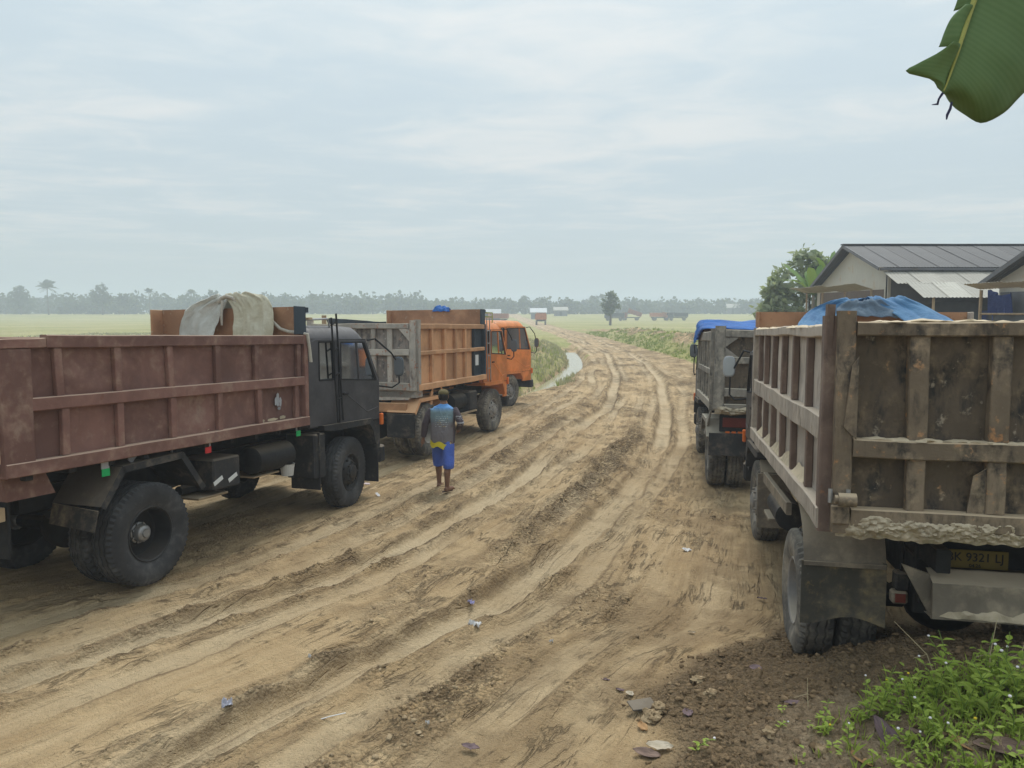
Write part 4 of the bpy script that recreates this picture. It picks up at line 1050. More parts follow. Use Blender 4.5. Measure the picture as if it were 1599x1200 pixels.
# ---------------------------------------------------------------- battered lorry, near right
T5 = empty('dump_truck'); pose(T5, 3.526, 6.115, -.085, .205, -.026, .001)
tag(T5, 'battered brown dump truck seen from behind, big rusty tailgate filling the right edge', 'truck', 'dump trucks beside the track')
P5 = dict(hw=1.2, yr=-1.34, yf=3.19, zb=1.40, zt=2.765, zm=2.06, zh=2.97, WB=3.62, ups=[-.55, .14, .80, 1.48, 2.15, 2.75], los=[-.62, .14, .80, 1.48, 2.15, 2.75],
          pd=.055, pw=.07, rh=.17, rt=.08, rb=.14, m_panel='old_side', m_post='old_post', m_rail='old_rail', m_inner='rust_plate', seed=8.1, dent=.03, wing=.16, m_wing='old_side', warp=.014, m_under='black_under', post_up=.06, m_corner='old_post', top_start=.0)
bed5 = make_bed(T5, P5)
tg5 = make_tailgate(T5, P5, dict(zb=1.39, zt=2.79, fw=.11, dp=.09, rails=[(1.44, 1.56), (1.90, 2.02), (2.70, 2.79)], xs=[-.645, -.17, .29, .74], pw=.115, m_plate='tail_plate', m_frame='tail_frame', dent=.035, ear=.07, inset=.055))
def crust(name, mat, parent, x0, x1, y, z0, z1, depth, seed, nx=230, nz=24):
    """thick irregular mud stuck on an upright face: rough front, ragged lower and upper edges"""
    def fn(u, v):
        x = x0 + (x1 - x0) * u
        e0 = .035 * mnoise.noise(Vector((x * 4, seed, 0))) + .022 * mnoise.noise(Vector((x * 13, seed, 2)))
        e1 = .04 * mnoise.noise(Vector((x * 3, seed, 5))) + .015 * mnoise.noise(Vector((x * 15, seed, 7)))
        z = (z0 + e0) + (z1 + e1 - z0 - e0) * v
        q = Vector((x * 7, z * 9, seed)); k = .7 + .5 * mnoise.noise(q * .8) + .45 * mnoise.noise(q * 2.3) + .4 * mnoise.noise(q * 5.1) + .25 * mnoise.noise(q * 11)
        pro = max(0.0, math.sin(math.pi * min(1, .08 + v * .98))) ** .55 * min(1, u * 20) * min(1, (1 - u) * 20)
        return (x, y - depth * pro * max(.15, k), z)
    return MB().grid(fn, nx, nz).build(name, mat, parent, smooth=45)
crust('caked_mud', 'mud_crust', tg5, -1.12, 1.14, -1.40, 1.362, 1.53, .062, 2.0)
lumpy('sand_line', 'sand_crust', tg5, (-1.03, -1.39, 2.015), (1.05, -1.39, 2.015), .042, .014, (0, 1, 0), 3, 120, 1.2, 5)
lumpy('sand_line', 'sand_crust', tg5, (-.98, -1.37, 2.785), (1.05, -1.37, 2.785), .045, .012, (0, 1, 0), 4, 120, 1.3, 5)
lumpy('sand_line', 'sand_crust', bed5, (-1.17, -1.1, 2.755), (-1.17, 3.1, 2.755), .04, .014, (1, 0, 0), 6, 140, 1.2, 5)
for yy in (-.22, .47, 1.14, 1.81, 2.45):
    def heap(u, v, yy=yy):
        h = .10 * (1 - v) * (.35 + .65 * math.sin(math.pi * u) ** .7) * (1 + .4 * mnoise.noise(Vector((u * 3, yy * 4, 1)))) + .01 * mnoise.noise(Vector((u * 9, v * 6, yy)))
        return (-1.15 - .05 * v, yy - .28 + .56 * u, 1.54 + h)
    MB().grid(heap, 12, 4).build('sand_heap', 'sand_crust', bed5, smooth=50)
MB().tube([(-1.13, -1.50, 1.63), (-1.02, -1.50, 1.63)], .045, 14).tube([(-1.13, -1.5, 1.63), (-1.15, -1.5, 1.63)], .03, 10).build('hinge_tube', 'tail_frame', tg5, smooth=40)
MB().cbox(-1.16, -1.05, -1.47, -1.43, 1.46, 1.58, .006).build('hinge_plate', 'tail_frame', tg5)
for xx in (-1.17, -1.06):
    MB().tube([(xx, -1.46, 1.60), (xx, -1.46, 1.69)], .014, 8).build('hinge_pin', 'hub_metal', tg5)
MB().beam((-1.19, -1.30, 2.60), (-1.18, -1.30, 2.90), .05, .09, (1, 0, 0), 3, .008, .02).build('latch_post', 'old_post', bed5, smooth=30)
MB().prism([(-1.10, 2.10), (-1.02, 2.02), (-1.02, 2.56), (-1.06, 2.5)], 'y', -1.452, -1.44).build('torn_plate', 'tail_frame', tg5)
MB().prism([(-.33, 1.56), (-.22, 1.56), (-.215, 1.86), (-.30, 1.80)], 'y', -1.40, -1.39).build('patch_plate', 'tail_frame', tg5)
make_chassis(T5, P5)
standard_wheels(T5, P5, 'dusty')
und5 = empty('underbody', T5)
for s in (1, -1):
    # curved guard behind the twin wheels with a rubber flap hung from it
    MB().grid(lambda u, v: (s * (1.215 - .60 * u), -.74 + .05 * math.sin(u * 3.1) - .0 * v, 1.0 - .46 * v - .03 * math.sin(u * 6 + v)), 10, 6, (0, .012, 0)).build('mud_flap', 'rubber_mud', und5, smooth=40)
    MB().grid(lambda u, v: (s * (1.20 - .58 * u), -.735 + .42 * v ** 1.6, .985 + .40 * math.sin(v * 1.5)), 6, 8, (0, .0, -.012)).build('wheel_guard', 'grey_fender', und5, smooth=40)
    MB().cbox(min(s * 1.2, s * .62), max(s * 1.2, s * .62), -.752, -.742, .965, 1.0, .003).build('flap_strip', 'grey_fender', und5)
    fender(und5, [(P5['WB'] - .75, 1.02), (P5['WB'] - .6, 1.15)], s * .7, s * 1.12, 'grey_fender')
    MB().cbox(min(s * .50, s * .60), max(s * .50, s * .60), -.90, -.80, .86, 1.0, .015).build('lamp_box', 'black_dusty', und5)
    lb = MB().cbox(min(s * .505, s * .615), max(s * .505, s * .615), -.89, -.80, .76, .855, .015).build('tail_lamp', 'grey_fender', und5)
    MB().cbox(min(s * .525, s * .595), max(s * .525, s * .595), -.897, -.8905, .775, .84, .002).build('lens', 'red_lens', lb)
    MB().beam((s * .55, -.85, 1.0), (s * .54, -.85, 1.36), .02, .02).build('lamp_bracket', 'black_under', und5)
    MB().prism([(s * .64, 1.14), (s * .46, 1.08), (s * .41, .80), (s * .44, .77)], 'y', -1.18, -1.16).build('bumper_cheek', 'grey_fender', und5)
    # side skirt: sloping guard rail along the frame
    MB().beam((s * 1.10, .75, 1.06), (s * 1.10, 2.6, 1.02), .05, .12, (1, 0, 0)).build('side_guard', 'grey_fender', und5)
    MB().tube([(s * 1.02, 1.2, .88), (s * 1.02, 1.9, .88)], .14, 18).build('air_tank', 'black_dusty', und5, smooth=40)
    MB().cbox(min(s * .78, s * 1.16), max(s * .78, s * 1.16), P5['WB'] - .80, P5['WB'] - .785, .36, 1.02, .004).build('front_mud_flap', 'grey_fender', und5)
    MB().cbox(min(s * .85, s * 1.12), max(s * .85, s * 1.12), 2.05, 2.5, .62, .66, .008).build('step', 'grey_fender', und5)
# heavy bent bumper
MB().grid(lambda u, v: (-.46 + .92 * u, [-1.10, -1.24, -1.26, -1.10][min(3, int(round(v * 3)))], [1.10, 1.04, .80, .79][min(3, int(round(v * 3)))] + .008 * mnoise.noise(Vector((u * 9, v * 3, 2)))), 14, 3, (0, .02, 0)).build('bumper', 'grey_fender', und5, smooth=20)
lumpy('bumper_mud', 'mud_crust', und5, (-.42, -1.255, .82), (.44, -1.255, .82), .03, .05, (0, 1, 0), 9, 50, .7, 6)
MB().beam((-.5, -1.1, .95), (.5, -1.1, .95), .06, .2, (0, 1, 0)).build('rear_beam', 'black_under', und5)
# number plate in the shadow under the body
MB().cbox(-.47, .47, -.87, -.84, .70, 1.37, .01).build('shade_plate', 'black_under', und5)  # dark plate added to give deep shade behind the number plate
MB().cbox(-.15, -.05, -.944, -.865, 1.12, 1.17, .004).build('plate_bracket', 'black_under', und5)
np_ = MB().cbox(-.317, .105, -.955, -.945, 1.075, 1.205, .003).build('number_plate', 'plate_yellow', und5)
def text_mesh(s, size, name, mat, parent, loc, rot, extr=.002, sx=1.0, align='CENTER'):
    cu = bpy.data.curves.new(name, 'FONT'); cu.body = s; cu.size = size; cu.extrude = extr; cu.align_x = align; cu.align_y = 'CENTER'
    ob = bpy.data.objects.new(name, cu); COL.objects.link(ob)
    dg = bpy.context.evaluated_depsgraph_get(); me = bpy.data.meshes.new_from_object(ob.evaluated_get(dg)); me.name = name
    bpy.data.objects.remove(ob); me.materials.clear(); me.materials.append(MATS[mat])
    o = link(name, me, parent); o.location = loc; o.rotation_euler = rot; o.scale = (sx, 1, 1)
    return o
text_mesh('BK 9321 LJ', .085, 'plate_lettering', 'plate_ink', np_, (-.106, -.957, 1.153), (math.pi / 2, 0, 0), sx=.95)
text_mesh('04.26', .034, 'plate_lettering', 'plate_ink', np_, (-.106, -.957, 1.095), (math.pi / 2, 0, 0))
cab5 = make_cab(T5, dict(yr=3.34, yf=4.85, z0=1.22, zr=2.62, zw=1.86, yd=3.75, yt=4.5, div=4.2, WB=3.62, mat='cab_grey'))
mirror(cab5, -1, 4.85, 4.5, 1.86, 2.46, 1.12, .24, .10, 2.22, 'strut_grey', 'mirror_pale'); mirror(cab5, 1, 4.85, 4.5, 1.86, 2.46, 1.12, .24, .10, 2.22)

# ---------------------------------------------------------------- grey-black lorry ahead on the right
T6 = empty('dump_truck'); pose(T6, 4.62, 13.25, -.25, .175, -.035, .01)
tag(T6, 'sooty grey dump truck with bright blue tarpaulin, half hidden ahead of the battered brown one', 'truck', 'dump trucks beside the track')
P6 = dict(hw=1.22, yr=-.80, yf=2.45, zb=1.40, zt=2.70, zm=2.02, zh=2.90, WB=3.8, ups=[-.2, .35, .95, 1.5, 2.0], los=[-.2, .35, .95, 1.5, 2.0], pd=.09, pw=.07, rh=.10, rt=.16, rb=.14,
          m_panel='grey_tail', m_post='grey_tail', m_rail='grey_tail', seed=11.4, dent=.02, m_wing='old_side', m_corner='grey_tail', post_up=.05)
bed6 = make_bed(T6, P6)
tg6 = make_tailgate(T6, P6, dict(zb=1.42, zt=2.72, fw=.17, rails=[(1.42, 1.50), (1.62, 1.76), (2.17, 2.28), (2.60, 2.72)], xs=[.0], pw=.10, m_plate='tail_plate', m_frame='grey_tail', ear=.06, inset=.04))
for s in (1, -1):
    for zz, sz in ((2.60, -1), (2.28, 1)):
        MB().prism([(s * 1.01, zz), (s * .80, zz), (s * 1.01, zz + sz * .16)], 'y', -.868, -.81).build('corner_gusset', 'grey_tail', tg6)
crust('caked_mud', 'mud_crust', tg6, -1.15, 1.15, -.855, 1.33, 1.47, .10, 12.0, 70, 10)
make_chassis(T6, P6); standard_wheels(T6, P6, 'dusty')
und6 = empty('underbody', T6)
MB().cbox(-1.22, 1.22, -.74, -.72, .62, 1.0, .004).warp(.01, 2).build('mud_flap', 'black_dusty', und6)
MB().cbox(-1.05, 1.05, -.70, -.66, 1.02, 1.32, .01).build('lamp_board', 'black_under', und6)
for s in (1, -1):
    MB().cbox(min(s * .55, s * 1.0), max(s * .55, s * 1.0), -.712, -.7005, 1.10, 1.26, .004).build('tail_lamp', 'red_lens', und6)
    for k in range(4): MB().cbox(s * (.62 + .1 * k) - .035, s * (.62 + .1 * k) + .035, -.755, -.742, 1.005, 1.035, .004).build('marker', 'amber_lens', und6)
    MB().beam((s * 1.19, -.6, 1.36), (s * 1.26, -.45, .95), .03, .10, (1, 0, 0)).build('fender_stay', 'grey_tail', und6)
    fender(und6, [(-.66, .92), (-.45, 1.2), (.45, 1.2), (.70, .9)], s * .6, s * 1.26, 'grey_tail')
cab6 = make_cab(T6, dict(yr=2.62, yf=4.7, z0=1.22, zr=2.60, zw=1.86, yd=3.5, yt=4.3, div=4.0, WB=3.8, mat='cab_grey'))
mirror(cab6, -1, 4.7, 4.3, 1.86, 2.44, 1.12, .06, .02, 2.3); mirror(cab6, 1, 4.7, 4.3, 1.86, 2.44, 1.12)

# ---------------------------------------------------------------- tarpaulins thrown over the headboards (lie loose: things of their own)
def cloth_mat(name, a, b_, rough=.55, tr=.25):
    m, nt, b = new_mat(name)
    v = nt.coord('Object'); n = nt.noise(v, 3.5, 5, .6, .4)
    c = nt.mix(nt.ramp(n, .3, .7), a, b_); nt.put(b.inputs['Base Color'], c); b.inputs['Roughness'].default_value = rough; b.inputs['Specular IOR Level'].default_value = .35
    wv = nt.node('ShaderNodeTexWave'); nt.put(wv.inputs[0], v); wv.inputs['Scale'].default_value = 90
    nt.put(b.inputs['Normal'], nt.bump(nt.math('ADD', nt.noise(v, 9, 6, .65, .9), nt.math('MULTIPLY', wv.outputs['Fac'], .04)), .8, .05))
    t = nt.node('ShaderNodeBsdfTranslucent'); nt.put(t.inputs[0], c); mx = nt.node('ShaderNodeMixShader'); mx.inputs[0].default_value = tr
    nt.l.new(b.outputs[0], mx.inputs[1]); nt.l.new(t.outputs[0], mx.inputs[2]); nt.l.new(mx.outputs[0], m.node_tree.nodes['Material Output'].inputs['Surface'])
cloth_mat('tarp_cream', (.60, .54, .38), (.80, .77, .62)); cloth_mat('tarp_white', (.60, .60, .54), (.76, .76, .70))
cloth_mat('tarp_blue', (.09, .24, .47), (.16, .36, .60), .45); cloth_mat('tarp_blue_new', (.02, .14, .50), (.035, .22, .68), .4); cloth_mat('tarp_blue_pale', (.16, .24, .34), (.26, .34, .42))

def drape(name, mat, M, rows, nu=26, nv=22, fold=.05, freq=6.0, seed=0.0, wide=1.0):
    """rows: list of (left, right) point pairs in truck space, from one end of the cloth to the other; folds run down the cloth"""
    L = [Vector(a) for a, b_ in rows]; Rr = [Vector(b_) for a, b_ in rows]; n = len(rows) - 1
    def cr(P, t):
        f = t * n; i = min(int(f), n - 1); f -= i
        p0, p1, p2, p3 = P[max(i - 1, 0)], P[i], P[i + 1], P[min(i + 2, n)]
        return .5 * ((2 * p1) + (p2 - p0) * f + (2 * p0 - 5 * p1 + 4 * p2 - p3) * f * f + (3 * p1 - p0 - 3 * p2 + p3) * f ** 3)
    def fn(u, v):
        p = cr(L, v).lerp(cr(Rr, v), u)
        d1 = (cr(Rr, v) - cr(L, v)); d2 = cr(L, min(1, v + .02)).lerp(cr(Rr, min(1, v + .02)), u) - cr(L, max(0, v - .02)).lerp(cr(Rr, max(0, v - .02)), u)
        nn = d1.cross(d2)
        if nn.length > 1e-8: nn.normalize()
        ph = u * freq * 2 * math.pi + 2.2 * mnoise.noise(Vector((u * 2, v * 2.2, seed)))
        k = math.sin(ph) * .28 + mnoise.noise(Vector((u * 5, v * 4, seed + 4))) * 1.0 + .6 * (.5 - abs(mnoise.noise(Vector((u * 9, v * 6, seed + 6))))) + .4 * mnoise.noise(Vector((u * 19, v * 15, seed + 8)))
        return p + nn * (fold * k) + Vector((0, 0, .25 * fold * mnoise.noise(Vector((u * 11, v * 9, seed)))))
    mb = MB().grid(fn, nu, nv)
    me = mb.mesh(name, mat, True)
    o = link(name, me); o.matrix_world = M
    so2 = o.modifiers.new('thickness', 'SOLIDIFY'); so2.thickness = .004
    return o
M1 = T1.matrix_world.copy(); M3 = T3.matrix_world.copy(); M5 = T5.matrix_world.copy(); M6 = T6.matrix_world.copy()
tp = drape('tarpaulin', 'tarp_white', M1, [((-.80, 2.50, 2.52), (-.12, 2.36, 2.45)), ((-.78, 2.53, 2.80), (-.10, 2.46, 2.70)), ((-.62, 2.55, 2.98), (-.04, 2.54, 2.92)), ((-.26, 2.60, 3.10), (.02, 2.60, 3.05)), ((-.45, 2.74, 3.0), (.1, 2.74, 2.98)), ((-.6, 2.76, 2.7), (.15, 2.76, 2.7))], 34, 34, .045, 3.4, 1.0)
tag(tp, 'grey-white bunched tarpaulin hanging over the headboard of the maroon truck', 'tarpaulin', 'tarpaulins on the trucks')
tp = drape('tarpaulin', 'tarp_cream', M1, [((.24, 2.34, 2.40), (.84, 2.36, 2.40)), ((.20, 2.44, 2.66), (.82, 2.46, 2.72)), ((.12, 2.52, 2.88), (.72, 2.55, 2.98)), ((-.02, 2.57, 3.04), (.52, 2.62, 3.11)), ((-.12, 2.62, 3.10), (.20, 2.70, 3.13)), ((-.1, 2.76, 3.0), (.3, 2.76, 3.0)), ((-.1, 2.76, 2.6), (.4, 2.76, 2.6))], 34, 40, .042, 2.8, 3.0)
tag(tp, 'cream yellow tarpaulin folded over the headboard of the maroon truck', 'tarpaulin', 'tarpaulins on the trucks')
rp = MB().tube([(.72, 2.5, 2.78), (.88, 2.52, 2.64), (1.02, 2.52, 2.60), (1.16, 2.55, 2.59), (1.25, 2.6, 2.56), (1.262, 2.62, 2.40), (1.262, 2.64, 2.2)], .022, 8).warp(.012, 9).build('rope', 'rope', smooth=60)
rp.matrix_world = M1; tag(rp, 'pale frayed rope from the cream tarpaulin over the maroon truck bed rail', 'rope')
tie = MB().tube([(-.16, 2.57, 3.02), (-.10, 2.56, 3.07), (-.02, 2.55, 3.09), (.06, 2.56, 3.07), (.1, 2.6, 3.02)], .028, 8).tube([(-.03, 2.5, 3.03), (-.03, 2.47, 2.85), (-.05, 2.47, 2.7)], .016, 6).warp(.02, 8).build('rope', 'rope', smooth=60)
tie.matrix_world = M1; tag(tie, 'knotted rope tying the two tarpaulins on the maroon truck headboard', 'rope')
tp = drape('tarpaulin', 'tarp_blue_new', M3, [((-.10, 2.86, 2.92), (.36, 2.86, 2.92)), ((-.05, 2.92, 3.02), (.30, 2.92, 3.0)), ((.0, 3.0, 3.05), (.3, 3.0, 3.0)), ((-.1, 3.06, 2.8), (.4, 3.06, 2.8))], 18, 16, .03, 2, 5)
tag(tp, 'small blue tarpaulin crumpled on top of the orange truck headboard', 'tarpaulin', 'tarpaulins on the trucks')
tp = drape('tarpaulin', 'tarp_blue', M5, [((-.80, 2.55, 2.75), (-.48, 2.45, 2.72)), ((-.74, 2.85, 2.84), (-.36, 2.80, 2.84)), ((-.58, 3.12, 2.99), (-.20, 3.12, 3.02)), ((-.34, 3.18, 3.10), (.0, 3.18, 3.12)), ((-.2, 3.28, 3.10), (.1, 3.28, 3.10)), ((-.3, 3.36, 2.8), (.1, 3.36, 2.8))], 22, 26, .02, 1.6, 7)
tag(tp, 'faded blue tarpaulin sliding off the near left of the battered truck headboard', 'tarpaulin', 'tarpaulins on the trucks')
tp = drape('tarpaulin', 'tarp_blue', M5, [((.58, 2.2, 2.66), (1.02, 2.2, 2.70)), ((.46, 2.7, 2.80), (.94, 2.75, 2.84)), ((.30, 3.05, 2.98), (.80, 3.1, 2.99)), ((.12, 3.18, 3.12), (.56, 3.2, 3.12)), ((.08, 3.3, 3.12), (.5, 3.3, 3.12)), ((.0, 3.36, 2.8), (.6, 3.36, 2.8))], 22, 26, .025, 1.5, 9)
tag(tp, 'wide blue tarpaulin with a fold across the middle of the battered truck headboard', 'tarpaulin', 'tarpaulins on the trucks')
tp = drape('tarpaulin', 'tarp_blue_pale', M5, [((-.30, 3.02, 2.92), (.40, 3.0, 2.90)), ((-.28, 3.08, 3.02), (.38, 3.08, 3.0)), ((-.16, 3.15, 3.09), (.2, 3.15, 3.10)), ((-.1, 3.24, 3.10), (.2, 3.24, 3.10))], 26, 16, .04, 4, 12)
tag(tp, 'rumpled greyish tarpaulin between the two blue ones on the battered truck', 'tarpaulin', 'tarpaulins on the trucks')
tp = drape('tarpaulin', 'tarp_blue_new', M6, [((-1.30, 2.5, 2.46), (-1.29, 1.5, 2.66)), ((-1.27, 2.5, 2.74), (-1.25, 1.2, 2.73)), ((-1.15, 2.5, 2.93), (-1.12, 1.0, 2.76)), ((-.5, 2.55, 2.95), (-.5, .8, 2.77)), ((.2, 2.55, 2.97), (.2, .6, 2.78)), ((.9, 2.55, 2.97), (.9, .6, 2.76))], 30, 44, .045, 3.5, 15)
tag(tp, 'bright blue tarpaulin bunched across the top of the sooty grey truck', 'tarpaulin', 'tarpaulins on the trucks')
# ================================================================== person walking away
def voxel(mb, size, name, mat, parent=None, smooth=6):
    me = bpy.data.meshes.new('tmp'); me.from_pydata([tuple(p) for p in mb.v], [], mb.f)
    o = bpy.data.objects.new('tmp', me); COL.objects.link(o)
    r = o.modifiers.new('r', 'REMESH'); r.mode = 'VOXEL'; r.voxel_size = size
    s = o.modifiers.new('s', 'SMOOTH'); s.factor = .5; s.iterations = smooth
    dg = bpy.context.evaluated_depsgraph_get(); m2 = bpy.data.meshes.new_from_object(o.evaluated_get(dg))
    bpy.data.objects.remove(o); m2.name = name; m2.materials.clear(); m2.materials.append(MATS[mat]); m2.shade_smooth()
    return link(name, m2, parent)
def loft(mb, rings, n=16):
    """rings: (cx,cy,cz,rx,ry)"""
    vs = []; fs = []; m = len(rings)
    for (cx, cy_, cz, rx, ry) in rings:
        for k in range(n):
            t = 2 * math.pi * k / n; vs.append((cx + rx * math.cos(t), cy_ + ry * math.sin(t), cz))
    for i in range(m - 1):
        for k in range(n):
            a = i * n + k; b_ = i * n + (k + 1) % n; fs.append((a, b_, b_ + n, a + n))
    fs.append(tuple(range(n - 1, -1, -1))); fs.append(tuple((m - 1) * n + k for k in range(n)))
    mb.add(vs, fs)
plain('skin', (.20, .105, .065), .6, .12, 20); plain('hair', (.012, .010, .009), .6, .3, 60); plain('cap_cloth', (.13, .105, .045), .9, .25, 30)
plain('shorts_blue', (.075, .135, .48), .8, .3, 9, bump=1.0); plain('yellow_cloth', (.62, .52, .03), .8, .12, 20); plain('sandal', (.07, .04, .03), .8, .3, 20)
m, nt, b = new_mat('printed_shirt')
v = nt.coord('Object'); q = nt.sep(v)
f1 = nt.ramp(q[2], 1.26, 1.36); f2 = nt.ramp(q[2], 1.04, 1.2)
c = nt.mix(f2, (.17, .155, .165), (.17, .25, .28)); c = nt.mix(f1, c, (.10, .28, .60))
rows = nt.math('GREATER_THAN', nt.math('SINE', nt.math('MULTIPLY', q[2], 190.0)), .25)
dots = nt.math('GREATER_THAN', nt.noise(nt.mapping(v, (70, 1, 40)), 1.0, 2), .53)
zone = nt.math('MULTIPLY', nt.math('GREATER_THAN', q[2], 1.03), nt.math('LESS_THAN', q[2], 1.20))
xin = nt.math('LESS_THAN', nt.math('ABSOLUTE', q[0]), .105)
back = nt.math('LESS_THAN', q[1], 0.0)
ink = nt.math('MULTIPLY', nt.math('MULTIPLY', rows, dots), nt.math('MULTIPLY', nt.math('MULTIPLY', zone, xin), back))
c = nt.mix(nt.math('MULTIPLY', ink, .75), c, nt.mix(nt.ramp(nt.noise(v, 14, 1), .54, .57), (.50, .56, .58), (.50, .36, .08)))
sl = nt.ramp(nt.math('ABSOLUTE', nt.math('ADD', q[0], .01)), .172, .196)
c = nt.mix(sl, c, (.068, .05, .058))
sm_ = nt.math('MULTIPLY', nt.math('GREATER_THAN', q[0], .22), nt.math('MULTIPLY', nt.math('GREATER_THAN', nt.noise(nt.mapping(v, (1, 30, 60)), 1.0, 1), .56), nt.math('MULTIPLY', nt.math('GREATER_THAN', q[2], 1.05), nt.math('LESS_THAN', q[2], 1.22))))
c = nt.mix(nt.math('MULTIPLY', sm_, .7), c, (.5, .5, .5))
nt.put(b.inputs['Base Color'], c); b.inputs['Roughness'].default_value = .85
nt.put(b.inputs['Normal'], nt.bump(nt.noise(nt.mapping(v, (1, 1, .5)), 11, 4, .6, .8), 1.0, .04))

PX, PY = -1.12, 12.25
person = empty('person', None, (PX, PY, gz(PX, PY) + .015)); person.rotation_euler = (R(-3), 0, R(-3))
tag(person, 'person in grey and blue printed long-sleeved shirt, blue shorts and cap, walking away', 'person')
bd = MB()
for s, fy, sw in ((-1, .20, 0), (1, -.14, .02)):
    hx = s * .098
    loft(bd, [(hx * .9, fy - .005, .03, .042, .05), (hx * .9, fy - .01, .09, .036, .042), (hx * .92, fy - .02, .20, .043, .050), (hx * .95, fy - .02, .31, .054, .060), (hx, fy * .8 + .005, .46, .055, .060), (hx, fy * .5, .60, .068, .075), (hx, fy * .2, .80, .085, .095), (hx * .9, 0, .92, .09, .10)])
    a = R(-30) if s > 0 else R(-5)
    d = Vector((math.sin(-a), math.cos(a), 0))
    c0 = Vector((hx * .9, fy - .02, .035))
    bd.tube([c0 - d * .05, c0 - d * .01, c0 + d * .06, c0 + d * .13, c0 + d * .17], [.030, .036, .036, .034, .02], 10)
    for k in range(5):
        sd_ = Vector((d.y, -d.x, 0)) * (k - 2) * .015
        bd.tube([c0 + d * .15 + sd_ - Vector((0, 0, .012)), c0 + d * (.195 - abs(k - 1) * .006) + sd_ - Vector((0, 0, .016))], .0085, 6)
loft(bd, [(0, 0, .86, .15, .10), (0, 0, 1.0, .14, .10), (0, .01, 1.15, .16, .105), (0, .02, 1.28, .17, .10), (0, .03, 1.34, .10, .07), (0, .045, 1.40, .052, .056), (0, .06, 1.46, .05, .055)])
# head: skull, jaw, ears, nose
bd.ball((0, .075, 1.515), .1, 16, 10, (.76, .95, 1.12)); bd.ball((0, .11, 1.465), .07, 12, 8, (.8, .9, .8)); bd.ball((0, .175, 1.50), .018, 8, 6, (.8, 1, 1.3))
for s in (-1, 1): bd.ball((s * .078, .07, 1.505), .03, 8, 6, (.35, .7, 1.1))
def arm(sh, el, wr, curl):
    sh, el, wr = Vector(sh), Vector(el), Vector(wr)
    bd.tube([sh, sh.lerp(el, .5), el, el.lerp(wr, .35), wr], [.05, .044, .038, .038, .027], 10)
    d = (wr - el).normalized(); side = d.cross(Vector((1, 0, 0))).normalized(); pal = wr + d * .045
    nrm = d.cross(side)
    bd.tube([wr, wr + d * .03, wr + d * .085], [.026, .034, .034], 8)
    for k in range(4):
        L = (.065, .075, .07, .055)[k]; o = side * ((k - 1.5) * .019)
        p = wr + d * .085 + o
        bd.tube([p, p + d * L * .5 + nrm * curl * .3, p + d * L * .85 + nrm * curl], [.0095, .009, .0075], 6)
    p = wr + d * .03 + side * -.032
    bd.tube([p, p + d * .035 - side * .018 + nrm * .01, p + d * .065 - side * .02 + nrm * .02], [.011, .010, .008], 6)
arm((-.195, .02, 1.30), (-.285, -.01, 1.06), (-.325, .03, .82), .02)
arm((.195, .02, 1.30), (.295, -.09, 1.09), (.245, .10, .98), .03)
voxel(bd, .008, 'body', 'skin', person, 3)
sh = MB()
loft(sh, [(0, -.005, .76, .200, .145), (0, -.005, .90, .202, .148), (0, 0, 1.02, .196, .140), (0, .005, 1.16, .200, .136), (0, .012, 1.27, .202, .126), (0, .02, 1.335, .155, .095), (0, .032, 1.375, .085, .07), (0, .04, 1.39, .065, .062)], 20)
for pts, rr in ((((-.175, .02, 1.30), (-.232, .005, 1.20), (-.285, -.01, 1.06), (-.305, .01, .95), (-.322, .028, .85)), [.068, .066, .060, .056, .046]), (((.175, .02, 1.30), (.24, -.03, 1.20), (.298, -.09, 1.085), (.275, .0, 1.03), (.25, .085, .99)), [.068, .064, .058, .052, .042])):
    sh.tube(pts, rr, 14)
sh.v = [tuple(Vector(p) + mnoise.noise_vector(Vector(p) * 11) * .012) for p in sh.v]
voxel(sh, .011, 'shirt', 'printed_shirt', person, 4)
MB().grid(lambda u, t: (.206 * math.sin((u - .5) * 2.2 - .3), -.155 * math.cos((u - .5) * 2.2 - .3) + .004 * math.sin(u * 30), .80 - .085 * t - .04 * u + .02 * math.sin(u * 14 + t)), 16, 3, (0, -.004, 0)).build('shirt_tail', 'yellow_cloth', person, smooth=40)
st = MB()
loft(st, [(0, .01, .70, .165, .13), (0, .0, .84, .172, .135), (0, 0, .95, .155, .12)], 18)
for s, fy in ((-1, .20), (1, -.14)):
    loft(st, [(s * .104, fy * .85, .36, .082, .098), (s * .106, fy * .8, .42, .088, .104), (s * .102, fy * .6, .56, .090, .106), (s * .088, fy * .35, .70, .100, .118), (s * .08, 0, .82, .095, .12)], 16)
st.v = [tuple(Vector(p) + mnoise.noise_vector(Vector(p) * 8) * .018) for p in st.v]
voxel(st, .011, 'shorts', 'shorts_blue', person, 3)
hr = MB().ball((0, .062, 1.515), .1, 16, 10, (.82, .98, 1.08)); hr.v = [(x, min(y, .10), max(z, 1.44)) for x, y, z in hr.v]
hr.build('hair', 'hair', person, smooth=True)
cp = MB().ball((0, .07, 1.555), .1, 18, 10, (.90, 1.05, .72)); cp.v = [(x, y, max(z, 1.545)) for x, y, z in cp.v]
cap = cp.build('cap', 'cap_cloth', person, smooth=50)
MB().grid(lambda u, t: (.075 * (u * 2 - 1), .13 + .09 * t * (1 - .5 * (u * 2 - 1) ** 2), 1.55 - .02 * t), 8, 3, (0, 0, .006)).build('cap_peak', 'cap_cloth', person, smooth=40)
